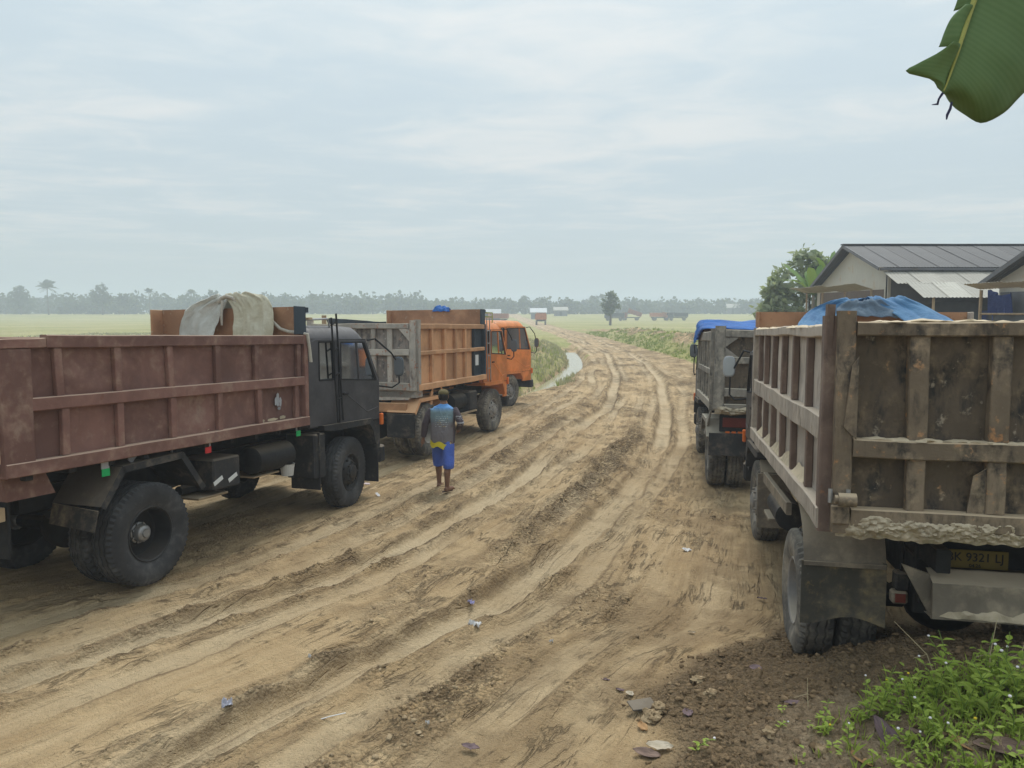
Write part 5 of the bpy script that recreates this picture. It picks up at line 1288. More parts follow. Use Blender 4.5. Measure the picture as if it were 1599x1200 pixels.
for s, fy in ((-1, .20), (1, -.14)):
    a = R(-30) if s > 0 else R(-5)
    o = empty('sandal', person, (s * .088, fy + .035, .002)); o.rotation_euler = (0, 0, a)
    ol = [(.040 * math.sin(t) * (1 + .18 * math.cos(t)), .135 * math.cos(t)) for t in [k * math.pi / 10 for k in range(20)]]
    MB().prism(ol, 'z', -.012, .004).build('sole', 'sandal', o)
    MB().tube([(-.035, .0, .004), (-.02, .05, .04), (0, .085, .03), (.02, .05, .04), (.035, .0, .004)], .006, 6).build('strap', 'sandal', o)

# ================================================================== farm buildings on the right
def tin(name, a, b_, sc=1.0, rough=.6):
    m, nt, b = new_mat(name); v = nt.coord('Object')
    info = nt.node('ShaderNodeObjectInfo')
    n = nt.noise(nt.mapping(v, (1.2, 6, 1.2)), 1.4 * sc, 5, .6); n2 = nt.noise(v, .5, 4, .6)
    c = nt.mix(nt.ramp(nt.math('ADD', nt.math('MULTIPLY', n, .5), nt.math('MULTIPLY', n2, .5)), .35, .65), a, b_)
    c = nt.mix(nt.math('MULTIPLY', info.outputs['Random'], .6), c, tuple(x * .6 for x in a))
    c = nt.mix(nt.ramp(nt.noise(v, 1.6, 6, .65), .56, .68, 0, .55), c, tuple(x * y for x, y in zip(a, (.8, .6, .42))))
    nt.put(b.inputs['Base Color'], c); b.inputs['Roughness'].default_value = rough; b.inputs['Specular IOR Level'].default_value = .3
tin('roof_dark', (.052, .053, .056), (.095, .095, .094)); tin('roof_pale', (.42, .40, .34), (.56, .54, .47)); tin('roof_beige', (.33, .31, .26), (.45, .43, .37)); tin('wall_cream', (.60, .57, .49), (.70, .67, .58))
tin('wall_brown', (.12, .085, .065), (.18, .13, .10)); tin('wall_grey', (.13, .13, .14), (.2, .2, .21)); tin('net_dark', (.05, .06, .07), (.09, .1, .11))
cloth_mat('tarp_navy', (.03, .06, .22), (.05, .09, .30))
def sheet_mesh(name, L, wd, mat, amp=.012, n=7):
    """corrugated sheet: length L down the slope (y), width wd (x)"""
    return MB().grid(lambda u, v: (wd * (u - .5), L * v, amp * math.cos(u * 2 * math.pi * n)), n * 4, 1, (0, 0, -.004)).mesh(name, mat, 60)
def slope(parent, x0, x1, ya, za, yb, zb, wd, mat, name='roof_sheet', lift=0.0):
    L = math.hypot(yb - ya, zb - za); ang = math.atan2(zb - za, yb - ya)
    me = sheet_mesh(name, L, wd * 1.04, mat); k = 0; x = x0 + wd / 2
    while x < x1:
        o = link(name, me, parent); o.location = (x, ya + .01 * random.uniform(-1, 1), za + .004 * (k % 2) + lift + random.uniform(0, .004)); o.rotation_euler = (ang if math.cos(ang) > 0 else ang, 0, random.uniform(-.004, .004))
        x += wd; k += 1
def slope_x(parent, y0, y1, xa, za, xb, zb, wd, mat, name='roof_sheet'):
    L = math.hypot(xb - xa, zb - za); ang = math.atan2(zb - za, xb - xa)
    me = sheet_mesh(name, L, wd * 1.04, mat); k = 0; y = y0 + wd / 2
    while y < y1:
        o = link(name, me, parent); o.location = (xa, y, za + .004 * (k % 2) + random.uniform(-.03, .03))
        o.rotation_euler = Matrix([(0, math.cos(ang), -math.sin(ang)), (1, 0, 0), (0, math.sin(ang), math.cos(ang))]).to_euler()
        y += wd; k += 1
BG = gz(15, 33)
barn = empty('barn', None, (15.0, 30.0, 0))
tag(barn, 'long low barn with dark grey corrugated roof and cream gable, right background', 'barn', 'farm buildings beyond the trucks')
w_ = MB().prism([(.9, BG), (8.0, BG), (8.0, 3.9), (4.2, 5.58), (.9, 4.45)], 'x', 0.0, .12); w_.build('gable_wall', 'wall_cream', barn)
MB().prism([(0.0, BG), (13.5, BG), (13.5, 4.4), (0.0, 4.4)], 'y', .95, 1.07).build('front_wall', 'wall_grey', barn)
MB().prism([(0.13, BG), (13.5, BG), (13.5, 3.85), (.13, 3.85)], 'y', 7.85, 8.0).build('back_wall', 'wall_grey', barn)
MB().prism([(-.02, BG), (-.02, 3.72), (.0, 3.72), (.0, BG)][::-1], 'y', 1.2, 7.6).build('lower_boarding', 'wall_brown', barn)
rf = empty('roof', barn)
slope(rf, -.45, 13.8, .75, 4.58, 4.2, 5.74, .80, 'roof_dark')
slope(rf, -.45, 13.8, 8.35, 3.78, 4.2, 5.74, .80, 'roof_dark')
MB().beam((-.5, 4.2, 5.76), (13.8, 4.2, 5.76), .3, .05, (0, 1, 0), 6, .01, .02).build('ridge_cap', 'roof_dark', rf)
for (ya, za, yb, zb) in ((.75, 4.52, 4.2, 5.68), (8.35, 3.72, 4.2, 5.68)):
    MB().beam((-.46, ya, za), (-.46, yb, zb), .04, .14, (1, 0, 0)).build('barge_board', 'wall_grey', rf)
MB().beam((-.4, .76, 4.50), (13.8, .76, 4.50), .06, .10, (0, 1, 0)).build('fascia', 'wall_grey', rf)
ln = empty('lean_to_roof', barn)
slope(ln, -.25, 13.6, -.35, 3.90, .85, 4.42, .95, 'roof_beige'); slope(ln, .15, 13.6, -1.55, 3.32, -.25, 3.93, .95, 'roof_pale', lift=.02)
aw = empty('gable_awning', barn)
slope_x(aw, .6, 7.6, -.75, 3.70, .0, 3.93, 1.0, 'roof_pale')
for yy in (.8, 3.2, 5.6, 7.5): MB().tube([(-.7, yy, BG), (-.7, yy, 3.7)], .05, 8).build('post', 'timber', barn)
for k in range(6): MB().tube([(.6 + k * 2.5, -1.4, BG), (.6 + k * 2.5, -1.4, 3.36)], .05, 8).build('post', 'timber', barn)
MB().grid(lambda u, v: (.7 + 12 * u, -.5 + .1 * math.sin(u * 23) + .05 * math.sin(u * 61 + v * 3), 3.05 - 1.6 * v + .2 * abs(math.sin(u * 16)) * (1 - v)), 70, 6, (0, .01, 0)).build('shade_net', 'net_dark', barn, smooth=40)
MB().grid(lambda u, v: (2.2 + 6 * u, -.62 + .08 * math.sin(u * 31), 2.75 - 1.3 * v + .12 * math.sin(u * 9)), 40, 5, (0, .01, 0)).build('hanging_sheet', 'tarp_navy', barn, smooth=40)
MB().cbox(-.6, -.1, 1.6, 3.6, BG, 2.9, .02).build('store_bin', 'wall_brown', barn)

shed = empty('shed', None, (15.3, 16.0, 0))
tag(shed, 'open shed with blue sheeting under its awning, cut off by the right edge', 'shed', 'farm buildings beyond the trucks')
SG = gz(15, 21)
MB().prism([(.6, SG), (8.3, SG), (8.3, 3.8), (4.4, 5.25), (.6, 3.8)], 'x', .0, .12).build('gable_wall', 'wall_cream', shed)
MB().prism([(-.03, SG), (-.03, 3.42), (-.002, 3.42), (-.002, SG)][::-1], 'y', .8, 8.2).build('lower_boarding', 'wall_grey', shed)
MB().prism([(.13, SG), (9, SG), (9, 3.7), (.13, 3.7)], 'y', 8.15, 8.28).build('back_wall', 'wall_grey', shed)
MB().prism([(.13, SG), (9, SG), (9, 3.7), (.13, 3.7)], 'y', .62, .75).build('front_wall', 'wall_grey', shed)
rf = empty('roof', shed)
slope(rf, -.45, 9, .2, 3.74, 4.4, 5.42, .80, 'roof_dark'); slope(rf, -.45, 9, 8.75, 3.68, 4.4, 5.42, .80, 'roof_dark')
for (ya, za) in ((.2, 3.68), (8.75, 3.62)): MB().beam((-.46, ya, za), (-.46, 4.4, 5.36), .04, .14, (1, 0, 0)).build('barge_board', 'wall_grey', rf)
MB().beam((-.5, 4.4, 5.45), (9, 4.4, 5.45), .3, .05, (0, 1, 0)).build('ridge_cap', 'roof_dark', rf)
MB().prism([(4.6, 5.45), (5.3, 5.15), (5.35, 5.30), (4.9, 5.62)], 'x', .3, .9).build('roof_vent', 'roof_dark', rf)
aw = empty('gable_awning', shed); slope_x(aw, .4, 8.6, -.55, 3.50, .0, 3.66, 1.0, 'roof_pale')
for yy in (.7, 4.4, 8.4): MB().tube([(-.5, yy, SG), (-.5, yy, 3.5)], .05, 8).build('post', 'timber', shed)
MB().tube([(-.5, .7, 2.75), (-.5, 8.4, 2.75)], .03, 8).build('cross_rail', 'timber', shed)
MB().grid(lambda u, v: (-.36 + .08 * math.sin(u * 22 + v), 7.2 + 1.1 * u - .2 * v, 3.40 - 1.1 * v - .1 * math.sin(u * 5)), 18, 8, (.006, 0, 0)).build('hanging_sheet', 'tarp_navy', shed, smooth=40)
MB().grid(lambda u, v: (-.44 + .04 * math.sin(u * 40), .8 + 7.4 * u, 2.72 - .7 * v), 50, 4, (.006, 0, 0)).build('shade_net', 'net_dark', shed, smooth=40)

# ================================================================== vegetation
rng = np.random.default_rng(11)
def quads_mesh(name, V, mat, smooth=False):
    """V: N x 4 x 3 array of leaf quads"""
    n = len(V); me = bpy.data.meshes.new(name)
    me.vertices.add(n * 4); me.vertices.foreach_set('co', V.astype(np.float32).ravel())
    me.loops.add(n * 4); me.loops.foreach_set('vertex_index', np.arange(n * 4, dtype=np.int32))
    me.polygons.add(n); me.polygons.foreach_set('loop_start', np.arange(0, n * 4, 4, dtype=np.int32))
    me.update(calc_edges=True); me.materials.append(MATS[mat]); return me
def unit(v): return v / np.maximum(np.linalg.norm(v, axis=-1, keepdims=True), 1e-9)
def leaf_quads(Pn, S, asp=.5, up=.0):
    n = len(Pn); a = unit(rng.normal(size=(n, 3)) * np.array([1, 1, .7]) + np.array([0, 0, -.25])); t = rng.normal(size=(n, 3)) + np.array([0, 0, up])
    b_ = unit(np.cross(a, t)); S = np.broadcast_to(np.asarray(S, float), (n,))[:, None]
    c = unit(np.cross(a, b_))
    return np.stack([Pn, Pn + a * S * .5 + b_ * S * asp * .5 + c * S * .06, Pn + a * S, Pn + a * S * .5 - b_ * S * asp * .5 + c * S * .06], 1)
def in_ball(n):
    p = unit(rng.normal(size=(n, 3))); return p * rng.random((n, 1)) ** (1 / 2.4)
leaf_mat('leaf_mid', (.030, .055, .016), (.10, .145, .05)); leaf_mat('leaf_pale', (.15, .22, .095), (.60, .64, .47), 1.2, .5); leaf_mat('leaf_far', (.014, .028, .024), (.036, .058, .044), .05)
leaf_mat('leaf_banana', (.09, .19, .035), (.22, .36, .09), 1.0); leaf_mat('leaf_weed', (.25, .38, .05), (.56, .66, .15), 20, .45); leaf_mat('grass_green', (.20, .29, .06), (.40, .44, .14), .4, .3); leaf_mat('grass_dry', (.36, .34, .20), (.52, .48, .33), .4, .3)
plain('bark', (.10, .08, .06), .9, .3, 9); plain('bark_pale', (.22, .19, .15), .9, .3, 9)

def crown_points(blobs, n, fill=.35):
    """blobs: (centre, radii); points lean to the outer shell in small clumps"""
    out = []
    for (c, r) in blobs:
        k = max(4, int(n / len(blobs) / 14)); cc = unit(rng.normal(size=(k, 3))) * (fill + (1 - fill) * rng.random((k, 1)) ** .5)
        pts = (cc[:, None, :] + rng.normal(size=(k, 14, 3)) * .16).reshape(-1, 3)
        out.append(np.array(c) + pts * np.array(r))
    return np.concatenate(out)
def tree(name, label, x, y, blobs, n, ls, trunk, mat, bark='bark', asp=.5, group=None, cat='tree', z=None):
    zz = gz(x, y) if z is None else z
    o = empty(name, None, (x, y, zz)); tag(o, label, cat, group)
    link('crown', quads_mesh('crown', leaf_quads(crown_points(blobs, n), ls * (.7 + .6 * rng.random(len(blobs) * max(4, int(n / len(blobs) / 14)) * 14)), asp), mat), o)
    tb = MB(); r0, h = trunk
    top = Vector((0, 0, h))
    tb.tube([(0, 0, -.1), (.03 * h, 0, h * .5), tuple(top)], [r0 * 1.2, r0 * .85, r0 * .6], 8)
    for (c, r) in blobs: tb.tube([tuple(top * .8), tuple((top * .8).lerp(Vector(c), .55) + Vector((.05, 0, .05))), c], [r0 * .5, r0 * .32, r0 * .12], 6)
    tb.build('trunk', bark, o, smooth=60)
    return o
tree('broadleaf_tree', 'bushy tree with pale leaf clusters standing left of the barn gable', 16.5, 42.6,
     [((-2.2, -.2, 3.0), (.85, .9, .8)), ((-1.4, .1, 4.4), (.9, .9, .85)), ((-.35, 0, 5.5), (.8, .8, .7)), ((.55, 0, 5.3), (.75, .8, .7)), ((1.0, .2, 4.5), (.85, .8, .8)), ((-2.0, .2, 3.9), (.6, .6, .5)), ((.2, -.4, 4.0), (1.0, 1.0, .9)), ((-.9, -.3, 2.5), (1.0, .9, .7)), ((.9, -.2, 3.0), (1.0, .9, .8)), ((-1.7, -.3, 1.8), (.8, .8, .5)), ((.3, -.3, 2.0), (1.1, .9, .7))], 3600, .46, (.16, 2.2), 'leaf_pale')
def banana_leaf_strip(mb, base, dirv, L, wd, droop, seed, n=10):
    base = Vector(base); d = Vector(dirv).normalized(); side = d.cross(Vector((0, 0, 1))).normalized()
    def fn(u, v):
        c = base + d * (L * v) + Vector((0, 0, -droop * v * v * L))
        w2 = wd * math.sin(math.pi * min(1, .06 + .94 * v)) ** .6
        k = abs(u * 2 - 1)
        return c + side * ((u * 2 - 1) * w2 * .5) + Vector((0, 0, .12 * w2 * k - .02)) + Vector((0, 0, .03 * math.sin(v * 40 + u * 9 + seed) * k))
    mb.grid(fn, 4, n)
def banana(x, y, h, label, seed, n=8):
    o = empty('banana_plant', None, (x, y, gz(x, y))); tag(o, label, 'banana plant', 'banana plants behind the barn')
    r = random.Random(seed)
    MB().tube([(0, 0, -.1), (.05, 0, h * .3), (.03, 0, h * .6)], [.13, .11, .07], 10).build('stem', 'bark_pale', o, smooth=60)
    for k in range(n):
        a = k * 2.4 + r.uniform(-.3, .3); e = r.uniform(.7, 1.35)
        mb = MB(); dv_ = (math.cos(a) * math.cos(e), math.sin(a) * math.cos(e), math.sin(e))
        banana_leaf_strip(mb, (.03, 0, h * .6), dv_, h * r.uniform(.38, .55), .48, r.uniform(.1, .5), k)
        mb.build('leaf', 'leaf_banana', o, smooth=60)
    return o
banana(16.6, 40.4, 6.6, 'tall banana plant with upright leaves beside the barn roof', 3, 9)
banana(15.4, 39.6, 5.4, 'shorter banana plant in front of the bushy tree by the barn', 8, 8)
banana(17.9, 41.4, 5.6, 'banana plant half hidden behind the barn roof edge', 12, 8)
tree('young_tree', 'lone small tree with open crown standing in the far field', 21.4, 168, [((-.9, 0, 4.6), (1.1, 1.1, .9)), ((.5, 0, 5.6), (1.2, 1.2, 1.0)), ((1.0, .2, 4.0), (1.0, 1, .8)), ((-.3, 0, 3.2), (1.2, 1.1, .8)), ((.1, .1, 6.5), (.8, .8, .6))], 1100, .62, (.26, 3.0), 'leaf_mid', z=.05)

# --- far woodland: a hazy mass, with the palms and taller crowns that stand out as trees of their own
Q = []
for k in range(900):
    x = rng.uniform(-430, 520); y = rng.uniform(330, 420) + max(0, x) * .20
    h = rng.uniform(5.5, 9.0) * (1.15 if x < -40 else .9); r_ = rng.uniform(3.0, 5.5)
    n = 100
    p = in_ball(n) * np.array([r_, r_, h * .5]) + np.array([x, y, h * .52 + 1.7]) + rng.normal(size=(n, 3)) * .35
    Q.append(leaf_quads(p, rng.uniform(1.2, 2.4, n), .8))
fw = link('far_woodland', quads_mesh('far_woodland', np.concatenate(Q), 'leaf_far')); kind(fw, 'stuff', 'hazy belt of woodland along the far edge of the fields', 'woodland')
def palm_mesh(h, seed, n=22):
    r = random.Random(seed); mb = MB(); V = []
    for k in range(n):
        a = k * 2.4; e = r.uniform(-.25, 1.4); L = r.uniform(3.4, 4.8); d = np.array([math.cos(a) * math.cos(e), math.sin(a) * math.cos(e), math.sin(e)])
        side = np.array([-math.sin(a), math.cos(a), 0]); prev = None
        for j in range(9):
            t = (j + .5) / 9; c = np.array([0, 0, h]) + d * L * t + np.array([0, 0, -.42 * L * t * t])
            w2 = (1.15 * math.sin(math.pi * (.12 + .85 * t)) + .1)
            for s in (1, -1):
                tip = c + side * s * w2 + d * .35 + np.array([0, 0, -.35 * w2])
                V.append([c - d * .16, tip - d * .08, tip + d * .08, c + d * .16])
    crown = quads_mesh('crown', np.array(V), 'leaf_far')
    tr = MB().tube([(0, 0, -.2), (.25, 0, h * .4), (.1, .1, h * .75), (0, 0, h)], [.26, .18, .15, .14], 7).mesh('trunk', 'bark', True)
    return crown, tr
PALMS = [palm_mesh(11.5, 1), palm_mesh(9.5, 2), palm_mesh(13, 3)]
def place_far(px, D, top_y, kind_, label, grp):
    x = (px - CXP) / FPX * D; zg = gz(x, D)
    hgt = CAMH + (HZN - top_y) * D / FPX - zg
    if kind_ == 'palm':
        cr, tk = PALMS[int(px) % 3]; h0 = (11.5, 9.5, 13)[int(px) % 3] + 2.6
        o = empty('palm_tree', None, (x, D, zg)); s = hgt / h0; o.scale = (s, s, s); o.rotation_euler = (0, 0, px * 1.3)
        link('crown', cr, o); link('trunk', tk, o); tag(o, label, 'palm tree', grp)
    else:
        h = hgt; b_ = [((0, 0, h * .80), (h * .17, h * .17, h * .17)), ((-h * .14, 0, h * .62), (h * .19, h * .19, h * .16)), ((h * .15, 0, h * .60), (h * .18, h * .18, h * .16)), ((0, 0, h * .45), (h * .24, h * .24, h * .2))]
        tree('tall_tree', label, x, D, b_, 900, h * .075, (h * .022, h * .55), 'leaf_far', asp=.8, group=grp, z=zg)
far_list = [(79, 318, 438, 'palm', 'broad palm rising highest above the far left treeline'), (36, 322, 446, 'tree', 'rounded tree in the far treeline near the left edge'), (163, 318, 444, 'tree', 'layered tall tree in the hazy treeline above the maroon truck rear'),
    (236, 322, 450, 'palm', 'pointed palm in the treeline left of the maroon headboard'), (197, 325, 455, 'tree', 'low round tree beside the pointed palm in the left treeline'), (302, 326, 452, 'palm', 'spiky palm just left of the cream tarpaulin top'),
    (335, 330, 452, 'tree', 'round tree behind the cream tarpaulin'), (458, 332, 462, 'palm', 'small palm above the dark headboard corner of the maroon truck'), (490, 334, 459, 'palm', 'spiky palm right of the maroon truck headboard in the treeline'),
    (556, 340, 463, 'palm', 'thin palm above the white tailgate in the treeline'), (583, 345, 467, 'tree', 'bushy tree left of the orange truck headboard, far behind'), (655, 352, 469, 'palm', 'faint palm just above the orange truck headboard'),
    (787, 350, 467, 'palm', 'palm clump member left of the bushy tree above the orange cabs'), (819, 345, 461, 'tree', 'dark bushy tree in the treeline above the orange cabs'), (845, 352, 470, 'palm', 'low palm right of the dark bushy far tree'), (893, 372, 472, 'palm', 'small pale palm left of the palm pair in the far centre'),
    (925, 378, 462, 'palm', 'left palm of the tall pair left of the lone field tree'), (940, 380, 459, 'palm', 'tallest palm of the pair left of the lone field tree'), (912, 376, 467, 'tree', 'pale tree tucked left of the tall far palms'), (1000, 392, 468, 'tree', 'round tree beyond the far orange trucks'), (986, 392, 472, 'palm', 'palm left of the round tree beyond the far trucks'),
    (1024, 396, 470, 'palm', 'palm right of the round tree beyond the far trucks'), (1038, 398, 474, 'tree', 'narrow tree right of the far orange trucks'), (1094, 405, 476, 'palm', 'faint palm above the far dark truck'), (1110, 408, 477, 'palm', 'faint palm right of the far dark truck'),
    (1142, 410, 470, 'palm', 'hazy palm above the bright blue tarpaulin'), (1158, 410, 471, 'palm', 'hazy palm right of its twin above the bright blue tarpaulin'), (1178, 405, 466, 'tree', 'hazy tree behind the bushy tree at the barn')]
for a in far_list: place_far(*a, 'trees standing out of the far woodland')

# --- grass on the banks, one mass
def tufts(n, xr, yr, want, hgt, mat, name, label, blades=6, sx=None, thr=.35):
    x = rng.uniform(*xr, n); y = yr[0] + (yr[1] - yr[0]) * rng.random(n) ** 1.4
    z, u, s, g, c, sm, md, ve = ground_full(x, y, False)
    keep = want(x, y, z, u, g) ; x, y, z = x[keep], y[keep], z[keep]; N = len(x)
    X = np.repeat(x, blades) + rng.normal(size=N * blades) * .09; Y = np.repeat(y, blades) + rng.normal(size=N * blades) * .07; Z = np.repeat(z, blades) - .02
    h = hgt * (.45 + .8 * rng.random(N * blades)); a = rng.random(N * blades) * 6.283; ln_ = rng.random(N * blades) * .5 * h; wd = .012 + .010 * rng.random(N * blades) + Y * .0004
    B = np.stack([X, Y, Z], 1); dx = np.stack([np.cos(a), np.sin(a), 0 * a], 1); px_ = np.stack([-np.sin(a), np.cos(a), 0 * a], 1)
    mid = B + dx * (ln_ * .35)[:, None] + np.array([0, 0, 1]) * (h * .6)[:, None]; tip = B + dx * ln_[:, None] + np.array([0, 0, 1]) * h[:, None]
    V = np.stack([B - px_ * wd[:, None], B + px_ * wd[:, None], mid + px_ * wd[:, None] * .7, tip], 1)
    o = link(name, quads_mesh(name, V, mat)); kind(o, 'stuff', label, 'grass'); return o
tufts(13000, (7, 30), (34, 110), lambda x, y, z, u, g: (g > .55) & (z < 1.15) & (rng.random(len(x)) < .75), .20, 'grass_green', 'bank_grass', 'green grass covering the embankment right of the track', 6)
tufts(3500, (6, 22), (34, 100), lambda x, y, z, u, g: (z > .5) & (rng.random(len(x)) < .6), .18, 'grass_dry', 'dry_grass', 'dry straw-coloured grass among the soil heaps on the right embankment', 5)
tufts(5500, (-6, 6), (27, 70), lambda x, y, z, u, g: (g > .2) & (u < -3.0) & (rng.random(len(x)) < .5), .26, 'grass_dry', 'ditch_grass', 'pale dry grass on the ditch bank left of the track', 6)
tufts(900, (-6, 6), (27, 60), lambda x, y, z, u, g: (g > .2) & (u < -3.2) & (rng.random(len(x)) < .6), .30, 'grass_green', 'ditch_bank_grass', 'green grass mixed along the ditch bank left of the track', 5)
tufts(12000, (-60, -6), (26, 110), lambda x, y, z, u, g: (g > .6), .22, 'grass_dry', 'field_stubble', 'dry stubble in the field behind the left trucks', 4)

# --- clods of broken soil
def clods(name, label, n, pick, rr, mat):
    x = rng.uniform(-6, 6, n * 8); y = 3.4 + 20 * rng.random(n * 8) ** 2.0
    z, u, s, g, c, sm, md, ve = ground_full(x, y, True)
    pr = pick(x, y, c, md, ve, sm); k = rng.random(len(x)) < pr; x, y, z = x[k][:n], y[k][:n], z[k][:n]; N = len(x)
    ph = (1 + 5 ** .5) / 2
    I = np.array([(-1, ph, 0), (1, ph, 0), (-1, -ph, 0), (1, -ph, 0), (0, -1, ph), (0, 1, ph), (0, -1, -ph), (0, 1, -ph), (ph, 0, -1), (ph, 0, 1), (-ph, 0, -1), (-ph, 0, 1)]) / 1.9
    F = np.array([(0, 11, 5), (0, 5, 1), (0, 1, 7), (0, 7, 10), (0, 10, 11), (1, 5, 9), (5, 11, 4), (11, 10, 2), (10, 7, 6), (7, 1, 8), (3, 9, 4), (3, 4, 2), (3, 2, 6), (3, 6, 8), (3, 8, 9), (4, 9, 5), (2, 4, 11), (6, 2, 10), (8, 6, 7), (9, 8, 1)])
    r = rr[0] * (rr[1] / rr[0]) ** (rng.random(N) ** 2.6)
    V = (I[None] + .30 * rng.normal(size=(N, 12, 3))) * (r[:, None, None] * (.6 + .8 * rng.random((N, 1, 3)))) * np.array([1, 1, .6])
    V = V + np.stack([x, y, z + r * .05], 1)[:, None, :]
    me = bpy.data.meshes.new(name); me.vertices.add(N * 12); me.vertices.foreach_set('co', V.astype(np.float32).ravel())
    FF = (F[None] + (np.arange(N) * 12)[:, None, None]).reshape(-1)
    me.loops.add(len(FF)); me.loops.foreach_set('vertex_index', FF.astype(np.int32)); me.polygons.add(N * 20); me.polygons.foreach_set('loop_start', np.arange(0, N * 60, 3, dtype=np.int32))
    me.update(calc_edges=True); me.materials.append(MATS[mat])
    o = link(name, me); kind(o, 'stuff', label, 'soil'); return o
m, nt, b = new_mat('clod'); v = nt.coord('Object'); geo = nt.node('ShaderNodeNewGeometry')
c = nt.mix(nt.math('ADD', nt.math('MULTIPLY', geo.outputs['Random Per Island'], .6), nt.math('MULTIPLY', nt.noise(v, 25, 4, .65), .4)), (.19, .13, .072), (.50, .38, .235))
nt.put(b.inputs['Base Color'], c); b.inputs['Roughness'].default_value = .95; b.inputs['Specular IOR Level'].default_value = .15; nt.put(b.inputs['Normal'], nt.bump(nt.noise(v, 60, 4, .7), .8, .02))
m, nt, b = new_mat('clod_damp'); v = nt.coord('Object'); geo = nt.node('ShaderNodeNewGeometry')
c = nt.mix(nt.math('ADD', nt.math('MULTIPLY', geo.outputs['Random Per Island'], .6), nt.math('MULTIPLY', nt.noise(v, 25, 4, .65), .4)), (.10, .064, .033), (.32, .225, .13))
nt.put(b.inputs['Base Color'], c); b.inputs['Roughness'].default_value = .95; b.inputs['Specular IOR Level'].default_value = .15; nt.put(b.inputs['Normal'], nt.bump(nt.noise(v, 60, 4, .7), .8, .02))
clods('mound_clods', 'loose clods of broken soil heaped around the battered truck rear wheel', 11000, lambda x, y, c, md, ve, sm: np.clip(md * (1 - ve) * 1.2 + ve * .25, 0, 1) * (x > .3) * (y < 7.6), (.004, .030), 'clod_damp')
clods('track_crumbs', 'crumbled soil thrown up along the wheel ruts', 16000, lambda x, y, c, md, ve, sm: np.clip((c - .35) * 1.4 * (1 - sm) * (1 - md), 0, 1), (.003, .024), 'clod')

# dark undergrowth on the low bank behind the left row: one mass
n_ = 7000; y = rng.uniform(2, 18, n_); x = np.interp(y, [-2, 8.8, 16.2, 18.5], [-11.2, -7.15, -5.15, -4.9]) - .1 - 1.6 * rng.random(n_)
z = ground_full(x, y, False)[0]; p = np.stack([x, y, z + rng.random(n_) ** 1.5 * .55], 1)
o = link('bank_undergrowth', quads_mesh('bank_undergrowth', leaf_quads(p, rng.uniform(.12, .26, n_), .45), 'leaf_mid')); kind(o, 'stuff', 'dark undergrowth on the low bank behind the left trucks', 'undergrowth')
# --- weeds at the foot of the mound
plain('petal_white', (.75, .72, .75), .7, .1); plain('petal_yellow', (.72, .55, .04), .7, .1); plain('stem_green', (.16, .24, .05), .7, .2)
def leaf_blade(V, base, d, L, wd, fold=.25):
    d = np.array(d, float); d /= np.linalg.norm(d); s = np.cross(d, [0, 0, 1.0]); s /= max(np.linalg.norm(s), 1e-6); n = np.cross(s, d); base = np.array(base, float)
    p1 = base + d * L * .35 - n * .0; p2 = base + d * L * .72 - np.array([0, 0, .06 * L]); tip = base + d * L - np.array([0, 0, .16 * L])
    for k in (1, -1):
        V.append([base, p1 + s * k * wd * .5 + n * fold * wd * .5, p2 + s * k * wd * .36 + n * fold * wd * .3, p2]); V.append([p2, p2 + s * k * wd * .36 + n * fold * wd * .3, tip, tip])
def weed_meshes(seed, h, leafy=True, flower='petal_white', lean=.1):
    r = random.Random(seed); V = []; mb = MB(); fl = MB()
    for st_ in range(r.choice((1, 2, 2, 3))):
        bx, by = r.uniform(-.03, .03), r.uniform(-.03, .03); lx, ly = r.uniform(-lean, lean), r.uniform(-lean, lean); hh = h * r.uniform(.6, 1.1)
        P_ = lambda t: (bx + lx * t * t, by + ly * t * t, hh * t - .01)
        mb.tube([P_(0), P_(.35), P_(.7), P_(1)], [.0032, .0028, .0022, .0014], 5)
        if leafy:
            k = 0; t = .18
            while t < .98:
                a = k * 1.57 + r.uniform(-.3, .3); L = h * .24 * (1.15 - .5 * t) * r.uniform(.8, 1.2) + .012
                for q in (0, math.pi): leaf_blade(V, P_(t), (math.cos(a + q), math.sin(a + q), r.uniform(.1, .5)), L, L * .46)
                t += r.uniform(.13, .2); k += 1
        if not fl.v:
            p = P_(1); fl.ball((p[0], p[1], p[2] + .004), .008, 7, 4, (1, 1, .8))
    if not V: leaf_blade(V, (0, 0, .01), (1, 0, .4), .05, .02)
    return quads_mesh('leaves', np.array(V), 'leaf_weed'), mb.mesh('stem', 'stem_green', True), (fl.mesh('flower', flower, True) if fl.v else None)
WEED = [weed_meshes(1, .30), weed_meshes(2, .22), weed_meshes(3, .36, True, 'petal_white', .16), weed_meshes(4, .18, True, 'petal_yellow'), weed_meshes(5, .26, True, 'petal_yellow'), weed_meshes(6, .15)]
def ground_at(px, py):
    """walk down the view ray to the soil: where in the field a thing seen there stands"""
    u_ = (px - CXP) / FPX; v_ = (CYP - py) / FPX; c_, s_ = math.cos(PITCH), math.sin(PITCH); d_ = Vector((u_, c_ + v_ * s_, -s_ + v_ * c_)); z_ = 0.0
    for _ in range(6):
        t = (z_ - CAMH) / d_.z; z_ = gz(d_.x * t, d_.y * t)
    return d_.x * t, d_.y * t, z_
